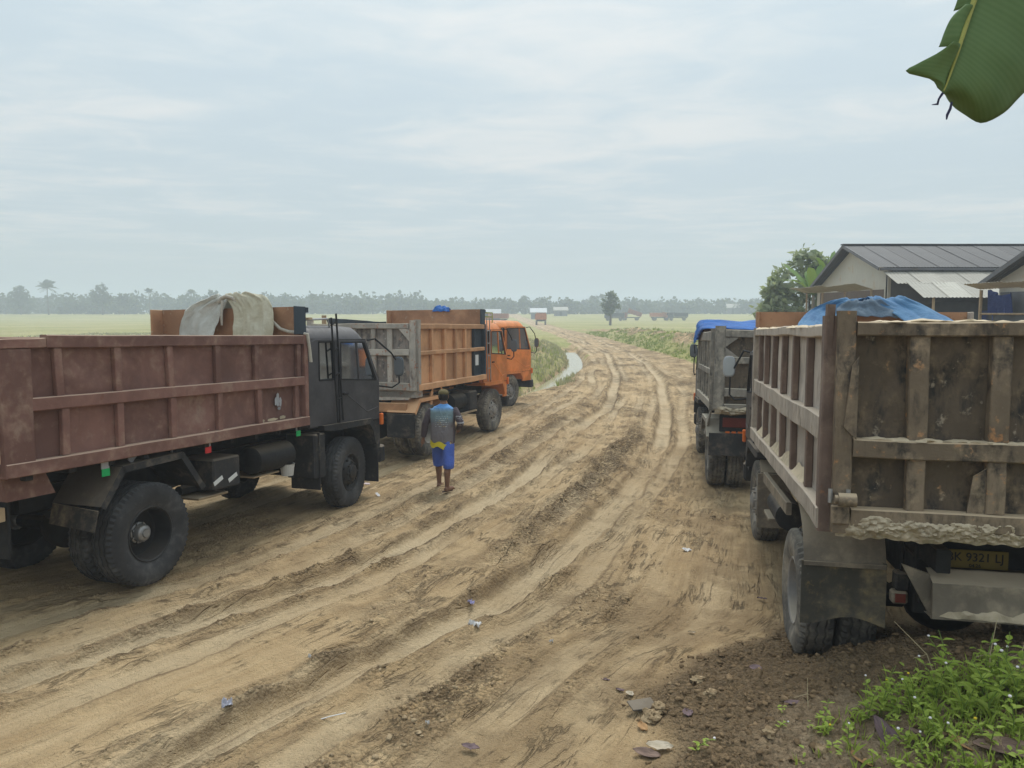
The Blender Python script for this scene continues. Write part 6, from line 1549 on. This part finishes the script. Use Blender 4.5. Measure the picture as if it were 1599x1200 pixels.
weed_spots = [(1292, 1150, 3, 1.0, 'low yellow-flowered weed at the left end of the green patch'), (1318, 1168, 1, .9, 'short leafy weed next to the yellow-flowered one at the patch end'), (1352, 1130, 0, .9, 'upright weed with long leaves left of the tall stalk cluster'),
    (1372, 1120, 2, .9, 'tallest left weed with star of leaves standing against the soil mound'), (1401, 1128, 4, .8, 'weed with a single drooping top beside the star-leaved one'), (1430, 1110, 4, 1.0, 'thin flowering weed in front of the dark gap under the bumper'),
    (1460, 1102, 0, 1.0, 'leafy weed with broad pale leaves below the number plate'), (1452, 1150, 1, 1.1, 'bright leafy weed in the middle of the green patch'), (1488, 1088, 2, 1.1, 'tall thin stalk weed rising before the bumper shadow'), (1500, 1130, 0, 1.1, 'spreading weed with large light leaves right of the patch middle'),
    (1527, 1095, 2, 1.1, 'white-flowered weed under the right end of the bumper'), (1545, 1125, 0, 1.2, 'dense leafy weed left of the right edge clump'), (1569, 1090, 2, 1.2, 'tall leafy weed at the upper right of the patch'), (1588, 1110, 0, 1.3, 'large weed cut by the right edge'),
    (1575, 1150, 1, 1.3, 'broad-leaved weed at the right edge near the brown leaves'), (1535, 1170, 3, 1.2, 'yellow-flowered weed above the right dead leaf'), (1480, 1178, 5, 1.2, 'small weed beside the curled brown leaf'), (1415, 1165, 5, 1.2, 'small weed at the foot of the tall grey-brown leaf'), (1085, 1180, 5, 1.2, 'lone green seedling among dry leaves on the left of the verge'),
    (1444, 1192, 5, 1.0, 'seedling at the bottom below the curled brown leaf'), (1510, 1195, 1, 1.0, 'seedling at the bottom between two dead leaves'), (1215, 1142, 5, .8, 'tiny sprig on the bare soil left of the green patch')]
for k, (px_, py_, vi, sc_, lb) in enumerate(weed_spots):
    x, y, z = ground_at(px_, py_); lv, stm, fl = WEED[vi]
    o = empty('weed', None, (x, y, z + .01)); o.rotation_euler = (0, 0, k * 1.9); o.scale = (sc_ * .95,) * 3
    tag(o, lb, 'weed', 'weeds on the verge'); link('leaves', lv, o); link('stem', stm, o)
    if fl: link('flower', fl, o)
# short grass and small plants between them: one mass
x = rng.uniform(.9, 4.6, 12000); y = rng.uniform(3.2, 5.3, 12000)
z, u, s, g, c, sm, md, ve = ground_full(x, y, True)
dens = sst(-.30, .25, fbm(x * 1.3, y * 1.3, 301, 3) + .25 * sst(1.8, 3.0, x)) * sst(4.85, 4.45, y) * sst(1.6, 2.7, x)
k = rng.random(len(x)) < dens * .8; x, y, z = x[k], y[k], z[k]; V = []
for i in range(len(x)):
    if rng.random() < .55:
        for j in range(4):
            a = rng.random() * 6.28; h = rng.uniform(.03, .11); ln_ = h * rng.uniform(.2, .8); B = np.array([x[i] + rng.normal() * .012, y[i] + rng.normal() * .012, z[i] - .005]); dv_ = np.array([math.cos(a), math.sin(a), 0]); pv_ = np.array([-dv_[1], dv_[0], 0]) * .0035
            V.append([B - pv_, B + pv_, B + dv_ * ln_ * .4 + pv_ + [0, 0, h * .65], B + dv_ * ln_ + [0, 0, h]])
    else:
        h = rng.uniform(.02, .10)
        for j in range(5):
            a = rng.random() * 6.28; L = rng.uniform(.025, .05); leaf_blade(V, (x[i], y[i], z[i] + h * rng.random()), (math.cos(a), math.sin(a), rng.uniform(0, .6)), L, L * .5)
o = link('verge_growth', quads_mesh('verge_growth', np.array(V), 'leaf_weed')); kind(o, 'stuff', 'short grass and seedlings covering the lower right corner', 'ground cover')
# dry stalks
for (px_, py_, h, lx, lb) in ((1465, 1075, .42, -.28, 'bare bent dry stalk leaning left before the bumper shadow'), (1543, 1080, .46, .05, 'straight thin dry stalk beside the white-flowered weed'), (1262, 1110, .2, .0, 'short straw stalk on the soil left of the weeds'), (1592, 1060, .3, .06, 'dry stalk at the right edge under the bumper')):
    x, y, z = ground_at(px_, py_)
    o = MB().tube([(0, 0, 0), (lx * .25, .02, h * .5), (lx, .03, h)], [.0035, .003, .0015], 5).tube([(lx * .25, .02, h * .5), (lx * .25 - .08, .03, h * .5 - .03)], .0015, 4).build('dry_stalk', 'grass_straw' if 'grass_straw' in MATS else plain('grass_straw', (.46, .38, .24), .8, .2, 30), smooth=60)
    o.location = (x, y, z); tag(o, lb, 'stalk', 'dry stalks on the verge')

# --- dead leaves
def dead_mat(name, a, b_):
    m, nt, b = new_mat(name); v = nt.coord('Object'); n = nt.noise(nt.mapping(v, (30, 6, 1)), 1.5, 5, .6)
    nt.put(b.inputs['Base Color'], nt.mix(nt.ramp(n, .3, .7), a, b_)); b.inputs['Roughness'].default_value = .75; nt.put(b.inputs['Normal'], nt.bump(n, .6, .01))
dead_mat('leaf_brown', (.10, .06, .045), (.22, .145, .11)); dead_mat('leaf_purple', (.085, .055, .06), (.17, .11, .115)); dead_mat('leaf_tan', (.34, .26, .16), (.50, .40, .28)); dead_mat('leaf_orange', (.30, .16, .06), (.42, .25, .11)); dead_mat('leaf_pale_dry', (.36, .30, .21), (.50, .43, .33))
def dead_leaf(px_, py_, L, wd, rz, curl, mat, lb, tilt=0.0):
    x, y, z = ground_at(px_, py_)
    def fn(u, v):
        t = v * 2 - 1; w2 = wd * .5 * max(.03, (1 - t * t)) ** .7; k = u * 2 - 1
        return (k * w2, t * L * .5, .012 + curl * L * (t * t) * .6 + .25 * w2 * abs(k) * (1 + curl * 3) + .012 * mnoise.noise(Vector((u * 4, v * 6, px_))))
    o = MB().grid(fn, 6, 10, (0, 0, .0015)).build('dead_leaf', mat, smooth=50); o.location = (x, y, z + .008); o.rotation_euler = (tilt, .15 * math.sin(px_), rz)
    tag(o, lb, 'leaf', 'dead leaves on the ground'); return o
dead_leaf(1388, 1160, .30, .11, .2, .05, 'leaf_purple', 'long upright grey-purple dead leaf between the weeds', .5)
dead_leaf(1465, 1162, .34, .09, 1.0, .10, 'leaf_brown', 'curled dark brown dead leaf lying under the weeds')
dead_leaf(1512, 1172, .22, .07, .5, .14, 'leaf_orange', 'rusty brown curled dead leaf right of the dark curled one')
dead_leaf(1580, 1180, .36, .20, 1.2, .04, 'leaf_brown', 'large brown dead leaf at the bottom right corner')
dead_leaf(1345, 1192, .16, .09, .3, .08, 'leaf_orange', 'small orange-brown dead leaf on pale soil at the bottom')
dead_leaf(1030, 1172, .17, .09, 1.4, .16, 'leaf_pale_dry', 'pale curled dry leaf at the bottom left of the seedling')
dead_leaf(1010, 1182, .18, .08, 1.1, .10, 'leaf_brown', 'dark brown dead leaf beside the pale curled one')
dead_leaf(983, 1088, .075, .055, .4, .10, 'leaf_pale_dry', 'small whitish leaf at the tip of the soil mound')
dead_leaf(968, 1082, .07, .035, 1.0, .10, 'leaf_purple', 'small dark leaf touching the whitish one at the mound tip')
dead_leaf(1074, 1118, .10, .07, -.1, .05, 'leaf_purple', 'reddish purple leaf lying on the soil mound')
dead_leaf(1004, 1140, .11, .06, .3, .08, 'leaf_orange', 'brown leaf below the grey board on the mound edge')
dead_leaf(1180, 1050, .10, .07, .8, .06, 'leaf_purple', 'purplish leaf on the mound below the truck wheel')
dead_leaf(1245, 1105, .16, .08, 1.3, .04, 'leaf_purple', 'faded purple leaf half buried left of the weeds')
dead_leaf(1190, 938, .10, .04, 1.1, .06, 'leaf_purple', 'thin dark leaf on the track beside the truck rear wheel')
dead_leaf(945, 1066, .07, .035, 1.3, .12, 'leaf_purple', 'small dark curled leaf on the smooth track left of the mound')
dead_leaf(1080, 991, .07, .03, 1.2, .06, 'leaf_tan', 'tiny tan leaf on the smooth track right of centre')
dead_leaf(735, 1172, .13, .06, 1.2, .10, 'leaf_purple', 'grey dead leaf at the bottom centre of the track')
# grey board chip on the mound edge, and larger lumps one can point at
x, y, z = ground_at(1003, 1108)
o = MB().cbox(-.10, .10, -.05, .05, 0, .012, .004).warp(.012, 9).build('board_piece', 'black_dusty'); o.location = (x, y, z + .03); o.rotation_euler = (.25, .1, .4); tag(o, 'dark grey broken board piece lying on the mound edge', 'board')
for (px_, py_, r_, lb) in ((1018, 1124, .07, 'largest pale clod under the grey board piece'), (1030, 1108, .05, 'rounded clod right of the grey board piece'), (1205, 1148, .05, 'upright clod near the small sprig on the mound'), (1090, 1064, .045, 'clod at the upper edge of the mound'), (1290, 1178, .06, 'pale lump of soil at the foot of the green patch'), (1110, 1085, .045, 'clod in the middle of the mound above the purple leaf')):
    x, y, z = ground_at(px_, py_)
    mb = MB().ball((0, 0, 0), 1, 16, 11, (1, .9, .6)); mb.v = [tuple(Vector(p) * r_ * (1 + .6 * mnoise.noise(Vector(p) * 1.4 + Vector((px_, 0, 0))) + .4 * mnoise.noise(Vector(p) * 3.6 + Vector((px_, 3, 0))) + .22 * mnoise.noise(Vector(p) * 8))) for p in mb.v]
    o = mb.build('soil_clod', 'clod', smooth=20); o.location = (x, y, z + r_ * .25); tag(o, lb, 'clod', 'large soil clods')
# --- litter
plain('wrapper_white', (.58, .57, .56), .5, .12, 30); plain('wrapper_lilac', (.42, .40, .62), .4, .2, 30); plain('wrapper_clear', (.42, .42, .48), .3, .35, 40); plain('cup_pink', (.62, .5, .5), .5, .1)
def scrap(px_, py_, a, b_, rz, mat, lb, name='wrapper', crum=.5):
    x, y, z = ground_at(px_, py_)
    a *= .8; b_ *= .8
    o = MB().grid(lambda u, v: ((u - .5) * a, (v - .5) * b_ * (1 - .4 * abs(u - .5)), .015 + crum * .05 * (mnoise.noise(Vector((u * 3 + px_, v * 3, 0))) + .6 * mnoise.noise(Vector((u * 8 + px_, v * 8, 3))))), 12, 8, (0, 0, .002)).build(name, mat, smooth=25)
    o.location = (x, y, z + .012); o.rotation_euler = (.1, .15, rz); tag(o, lb, 'litter', 'scraps of litter on the track')
scrap(741, 978, .14, .09, -.5, 'wrapper_white', 'crumpled white wrapper at the edge of the main rut', crum=.8)
scrap(735, 953, .09, .07, .2, 'wrapper_lilac', 'small lilac wrapper just above the crumpled white one', crum=.8)
scrap(1073, 862, .14, .12, .5, 'wrapper_white', 'torn white paper on the track near the battered truck', crum=.4)
scrap(355, 1132, .09, .09, .4, 'wrapper_clear', 'crumpled clear plastic at the bottom left of the track', crum=.9)
scrap(484, 1047, .03, .03, 0, 'wrapper_white', 'tiny white chip on the track left of centre')
scrap(667, 1134, .035, .03, .4, 'wrapper_white', 'tiny whitish chip right of the white straw')
scrap(860, 1006, .05, .02, .6, 'wrapper_white', 'narrow white scrap on the track below the big rut')
scrap(572, 758, .14, .10, .3, 'cup_pink', 'pinkish lid by the front wheel of the maroon truck', crum=.2)
scrap(590, 775, .20, .06, -1.1, 'wrapper_white', 'thin pale strip just right of the maroon truck front wheel', crum=.1)
x, y, z = ground_at(517, 1124)
o = MB().tube([(-.09, -.05, 0), (0, 0, .004), (.09, .05, 0)], .004, 6).build('straw', 'wrapper_white', smooth=60); o.location = (x, y, z + .02); tag(o, 'white straw lying on the lower left of the track', 'litter', 'scraps of litter on the track')

# ================================================================== banana plant at the photographer's right, one leaf hanging into view
m, nt, b = new_mat('big_leaf'); uvw = nt.attr('lat'); lon = nt.attr('lon'); edg = nt.attr('edge')
wv = nt.math('SINE', nt.math('MULTIPLY', lon, 230.0)); n = nt.noise(nt.coord('Object'), 5, 4, .6)
c = nt.mix(nt.math('ADD', nt.math('MULTIPLY', wv, .10), n), (.11, .19, .075), (.20, .30, .125)); c = nt.mix(nt.ramp(nt.noise(nt.comb(nt.math('MULTIPLY', lon, 40.0), nt.math('MULTIPLY', uvw, 3.0), 0.0), 1.0, 4, .6), .55, .75, 0, .4), c, (.17, .24, .10))
nt.put(b.inputs['Base Color'], c); b.inputs['Roughness'].default_value = .65; b.inputs['Specular IOR Level'].default_value = .15
nt.put(b.inputs['Normal'], nt.bump(wv, .06, .003))
tr = nt.node('ShaderNodeBsdfTranslucent'); nt.put(tr.inputs[0], nt.mix(.5, c, (.14, .22, .03))); mx = nt.node('ShaderNodeMixShader'); mx.inputs[0].default_value = .30
nt.l.new(b.outputs[0], mx.inputs[1]); nt.l.new(tr.outputs[0], mx.inputs[2]); nt.l.new(mx.outputs[0], m.node_tree.nodes['Material Output'].inputs['Surface'])
plain('midrib', (.30, .30, .07), .6, .15, 20); plain('leaf_tip_dry', (.03, .03, .08), .7, .3, 30)
BPX, BPY = 3.15, 2.35
bp = empty('banana_plant', None, (BPX, BPY, gz(BPX, BPY))); tag(bp, 'large green banana leaf with torn edge hanging into the top right corner', 'banana plant')
inv = Matrix.Translation((-BPX, -BPY, -gz(BPX, BPY)))
def vp(px_, py_, D):
    u_ = (px_ - CXP) / FPX; v_ = (CYP - py_) / FPX; c_, s_ = math.cos(PITCH), math.sin(PITCH)
    return inv @ (Vector((0, 0, CAMH)) + Vector((u_, c_ + v_ * s_, -s_ + v_ * c_)) * D)
def leaf_sheet(name, mids, edges, nu=10, nv=24, curl=.05, l0=0.0, l1=1.0):
    n = len(mids) - 1
    def at(P, t):
        f = t * n; i = min(int(f), n - 1); f -= i; p0, p1, p2, p3 = P[max(i - 1, 0)], P[i], P[i + 1], P[min(i + 2, n)]
        return .5 * ((2 * p1) + (p2 - p0) * f + (2 * p0 - 5 * p1 + 4 * p2 - p3) * f * f + (3 * p1 - p0 - 3 * p2 + p3) * f ** 3)
    lat = []; lon_ = []
    def fn(u, v):
        lat.append(u); lon_.append(l0 + (l1 - l0) * v)
        p = at(mids, v).lerp(at(edges, v), u); return p + Vector((0, 1, .15)) * (curl * (math.sin(u * math.pi * .9)) * -1 * min(1, v * 5 + .05)) + Vector((0, .004, 0)) * math.sin(v * 34) * u * (l1 - l0 > .9)
    mb = MB().grid(fn, nu, nv); me = mb.mesh(name, 'big_leaf', True)
    for nm, ar in (('lat', lat), ('lon', lon_), ('edge', lat)):
        a = me.attributes.new(nm, 'FLOAT', 'POINT'); a.data.foreach_set('value', np.array(ar, np.float32))
    o = link(name, me, bp); s_ = o.modifiers.new('thickness', 'SOLIDIFY'); s_.thickness = .0015; return o
MID = [(1473, 146), (1479, 130), (1487, 107), (1494, 86), (1503, 58), (1513, 26), (1524, -8), (1538, -50), (1560, -110), (1600, -200)]
RED = [(1477, 152), (1496, 176), (1528, 193), (1562, 178), (1590, 151), (1616, 120), (1640, 85), (1664, 38), (1690, -40), (1690, -170)]
DM = [2.30, 2.305, 2.31, 2.32, 2.33, 2.35, 2.37, 2.39, 2.42, 2.46]
leaf_sheet('leaf_blade', [vp(*p, d_) for p, d_ in zip(MID, DM)], [vp(*p, d_ + .16) for p, d_ in zip(RED, DM)], 12, 36, .05)
def midpt(t): 
    f = t * 9; i = min(int(f), 8); f -= i; return vp(MID[i][0] * (1 - f) + MID[i + 1][0] * f, MID[i][1] * (1 - f) + MID[i + 1][1] * f, DM[i] * (1 - f) + DM[i + 1] * f)
for (ts, ed, l0, l1) in (((.0, .07, .14, .22, .30, .38), [(1464, 137), (1452, 124), (1413, 113), (1432, 100), (1462, 84), (1487, 66)], 0, .38), ((.39, .46, .53, .60), [(1466, 74), (1473, 52), (1485, 28), (1506, 8)], .39, .6), ((.61, .70, .80, .9, 1.0), [(1489, 18), (1496, -8), (1505, -50), (1530, -120), (1580, -210)], .61, 1)):
    mids_ = [midpt(t) for t in ts]; leaf_sheet('leaf_blade', mids_, [vp(*p, 2.34 - .015 * k + .12 * l0) for k, p in enumerate(ed)], 8, 14, .02, l0, l1)
MB().tube([vp(1474, 142, 2.292)] + [vp(*p, d_ - .008) for p, d_ in zip(MID[1:], DM[1:])], [.002, .003, .004, .0055, .0065, .0075, .009, .010, .012, .014], 8).build('midrib', 'midrib', bp, smooth=60)
MB().tube([vp(1472, 146, 2.3), vp(1466, 155, 2.3), vp(1464, 163, 2.31), vp(1455, 164, 2.31)], [.004, .003, .004, .001], 6).build('torn_tip', 'leaf_tip_dry', bp)
MB().tube([vp(1486, 160, 2.33), vp(1484, 170, 2.33), vp(1479, 180, 2.33), vp(1478, 187, 2.33)], [.003, .004, .004, .002], 6).build('torn_tip', 'leaf_tip_dry', bp)
top = vp(1600, -200, 2.46)
stem_top = Vector((0, 0, 3.0))
MB().tube([top, top.lerp(stem_top, .4) + Vector((0, 0, .35)), top.lerp(stem_top, .8) + Vector((0, 0, .2)), stem_top], [.014, .02, .028, .04], 8).build('leaf_stalk', 'midrib', bp, smooth=60)
MB().tube([(0, 0, -.1), (.02, 0, 1.2), (0, 0, 3.05)], [.15, .12, .07], 14).build('stem', 'bark_pale', bp, smooth=60)
for k in range(5):
    a = -1.2 + k * .62; e = .75; mb = MB(); banana_leaf_strip(mb, (0, 0, 3.0), (math.cos(a) * math.cos(e), math.sin(a) * math.cos(e) * .6 - .3, math.sin(e)), 1.9, .5, .45, k, 14); mb.build('leaf', 'leaf_banana', bp, smooth=60)

# ================================================================== far trucks and huts
steel('far_orange', (.42, .15, .06), a_dust=.25, a_rust=.1, a_dirt=.15); steel('far_dark', (.05, .055, .065), a_dust=.15, a_rust=0, a_dirt=0); steel('far_red', (.30, .10, .06), a_dust=.3, a_rust=.1, a_dirt=.1)
def far_truck(x, y, rz, mbed, mcab, lb, tip=0.0, z=0.0):
    o = empty('dump_truck', None, (x, y, z)); o.rotation_euler = (0, 0, rz); tag(o, lb, 'truck', 'trucks far off on the fields')
    bd_ = empty('bed', o, (0, -1.2, 1.2)); bd_.rotation_euler = (tip, 0, 0)
    for s in (1, -1):
        MB().cbox(s * 1.15 - .04, s * 1.15 + .04, 0, 4.2, 0, 1.25).build('side_wall', mbed, bd_)
        for k in range(6): MB().cbox(min(s * 1.195, s * 1.25), max(s * 1.195, s * 1.25), .1 + k * .78, .2 + k * .78, 0, 1.24).build('post', mbed, bd_)
    MB().cbox(-1.1, 1.1, .0, .07, 0, 1.2).build('tailgate', mbed, bd_); MB().cbox(-1.1, 1.1, 4.1, 4.18, 0, 1.5).build('headboard', mbed, bd_); MB().cbox(-1.1, 1.1, .08, 4.09, -.02, .06).build('floor', mbed, bd_)
    MB().prism([(3.2, .8), (4.9, .8), (4.9, 1.7), (4.6, 2.5), (3.2, 2.55)], 'x', -1.1, 1.1).build('cab', mcab, o)
    for s in (1, -1): MB().prism([(3.7, 1.75), (4.75, 1.7), (4.5, 2.38), (3.7, 2.4)], 'x', s * 1.105 - .004, s * 1.105 + .004).build('cab_window', 'dark_void', o)
    MB().cbox(-.45, .45, -1.0, 4.5, .8, 1.1).build('chassis', 'black_under', o)
    for s in (1, -1):
        for yy in (0, 3.9): MB().lathe([(0, -.14), (.3, -.14), (.5, -.13), (.52, -.08), (.52, .08), (.5, .13), (.3, .14), (.22, .1), (0, .1)], 20, (s * 1.0, yy, .52)).build('wheel', 'tyre_dusty', o, smooth=40)
    return o
far_truck(6.4, 172, R(-4), 'far_orange', 'far_dark', 'far truck with orange load bed standing on the track in the distance', z=gz(6.4, 172))
far_truck(-2.2, 196, R(80), 'far_red', 'far_orange', 'far pale red truck seen side-on above the orange cabs', z=gz(-2.2, 196))
far_truck(33.5, 238, R(78), 'far_dark', 'far_dark', 'far dark truck behind the lone field tree', z=gz(33.5, 238))
far_truck(39.8, 246, R(70), 'far_red', 'far_red', 'far red truck with its bed tipped up', tip=R(18), z=gz(39.8, 246))
far_truck(45.0, 244, R(-84), 'far_orange', 'far_orange', 'far orange truck right of the tipped red one', z=gz(45, 244))
far_truck(53.5, 240, R(82), 'far_dark', 'far_dark', 'far dark truck standing alone right of the orange ones', z=gz(53.5, 240))
tin('hut_white', (.55, .58, .6), (.7, .72, .73)); tin('hut_blue', (.10, .16, .32), (.16, .24, .42))
def hut(x, y, wd, dp, h, lb, roof='hut_white', wall='wall_grey'):
    o = empty('hut', None, (x, y, gz(x, y))); tag(o, lb, 'hut', 'huts in the far fields')
    MB().cbox(-wd / 2, wd / 2, 0, dp, -.1, h * .65).build('wall', wall, o)
    MB().prism([(-.4, h * .62), (dp / 2, h), (dp + .4, h * .62), (dp + .4, h * .66), (dp / 2, h * 1.05), (-.4, h * .66)], 'x', -wd / 2 - .4, wd / 2 + .4).build('roof', roof, o)
    MB().cbox(-.5, .5, -.04, -.005, -.1, h * .5).build('door', 'dark_void', o)
hut(-5.3, 205, 4, 4, 3.4, 'small far hut with white roof and blue walls above the orange cabs', 'hut_white', 'hut_blue')
hut(9.0, 262, 5, 4, 3.6, 'far hut with pale roof just behind the distant orange truck')
hut(19, 300, 5, 4, 3.4, 'far pale-roofed hut right of the distant orange truck', 'roof_pale')
hut(103, 360, 7, 5, 4.6, 'faint far hut with pale roof left of the bright blue tarpaulin', 'roof_pale')
# ------------------------------------------------------------------ haze
m = bpy.data.materials.new('haze'); m.use_nodes = True
MATS['haze'] = m
m.node_tree.nodes.remove(m.node_tree.nodes['Principled BSDF'])
pvn = m.node_tree.nodes.new('ShaderNodeVolumePrincipled')
pvn.inputs['Color'].default_value = (.82, .91, 1.0, 1); pvn.inputs['Density'].default_value = HAZE_DENSITY; pvn.inputs['Anisotropy'].default_value = .2
m.node_tree.links.new(pvn.outputs[0], m.node_tree.nodes['Material Output'].inputs['Volume'])
MB().add([(x, y, z) for z in (-3, 26) for y in (-140, 1100) for x in (-1000, 1000)], [(0, 2, 3, 1), (4, 5, 7, 6), (0, 1, 5, 4), (2, 6, 7, 3), (0, 4, 6, 2), (1, 3, 7, 5)]).build('haze', 'haze')
hz = bpy.data.objects['haze']; hz['kind'] = 'stuff'; hz['label'] = 'pale morning haze over the fields'; hz['category'] = 'haze'
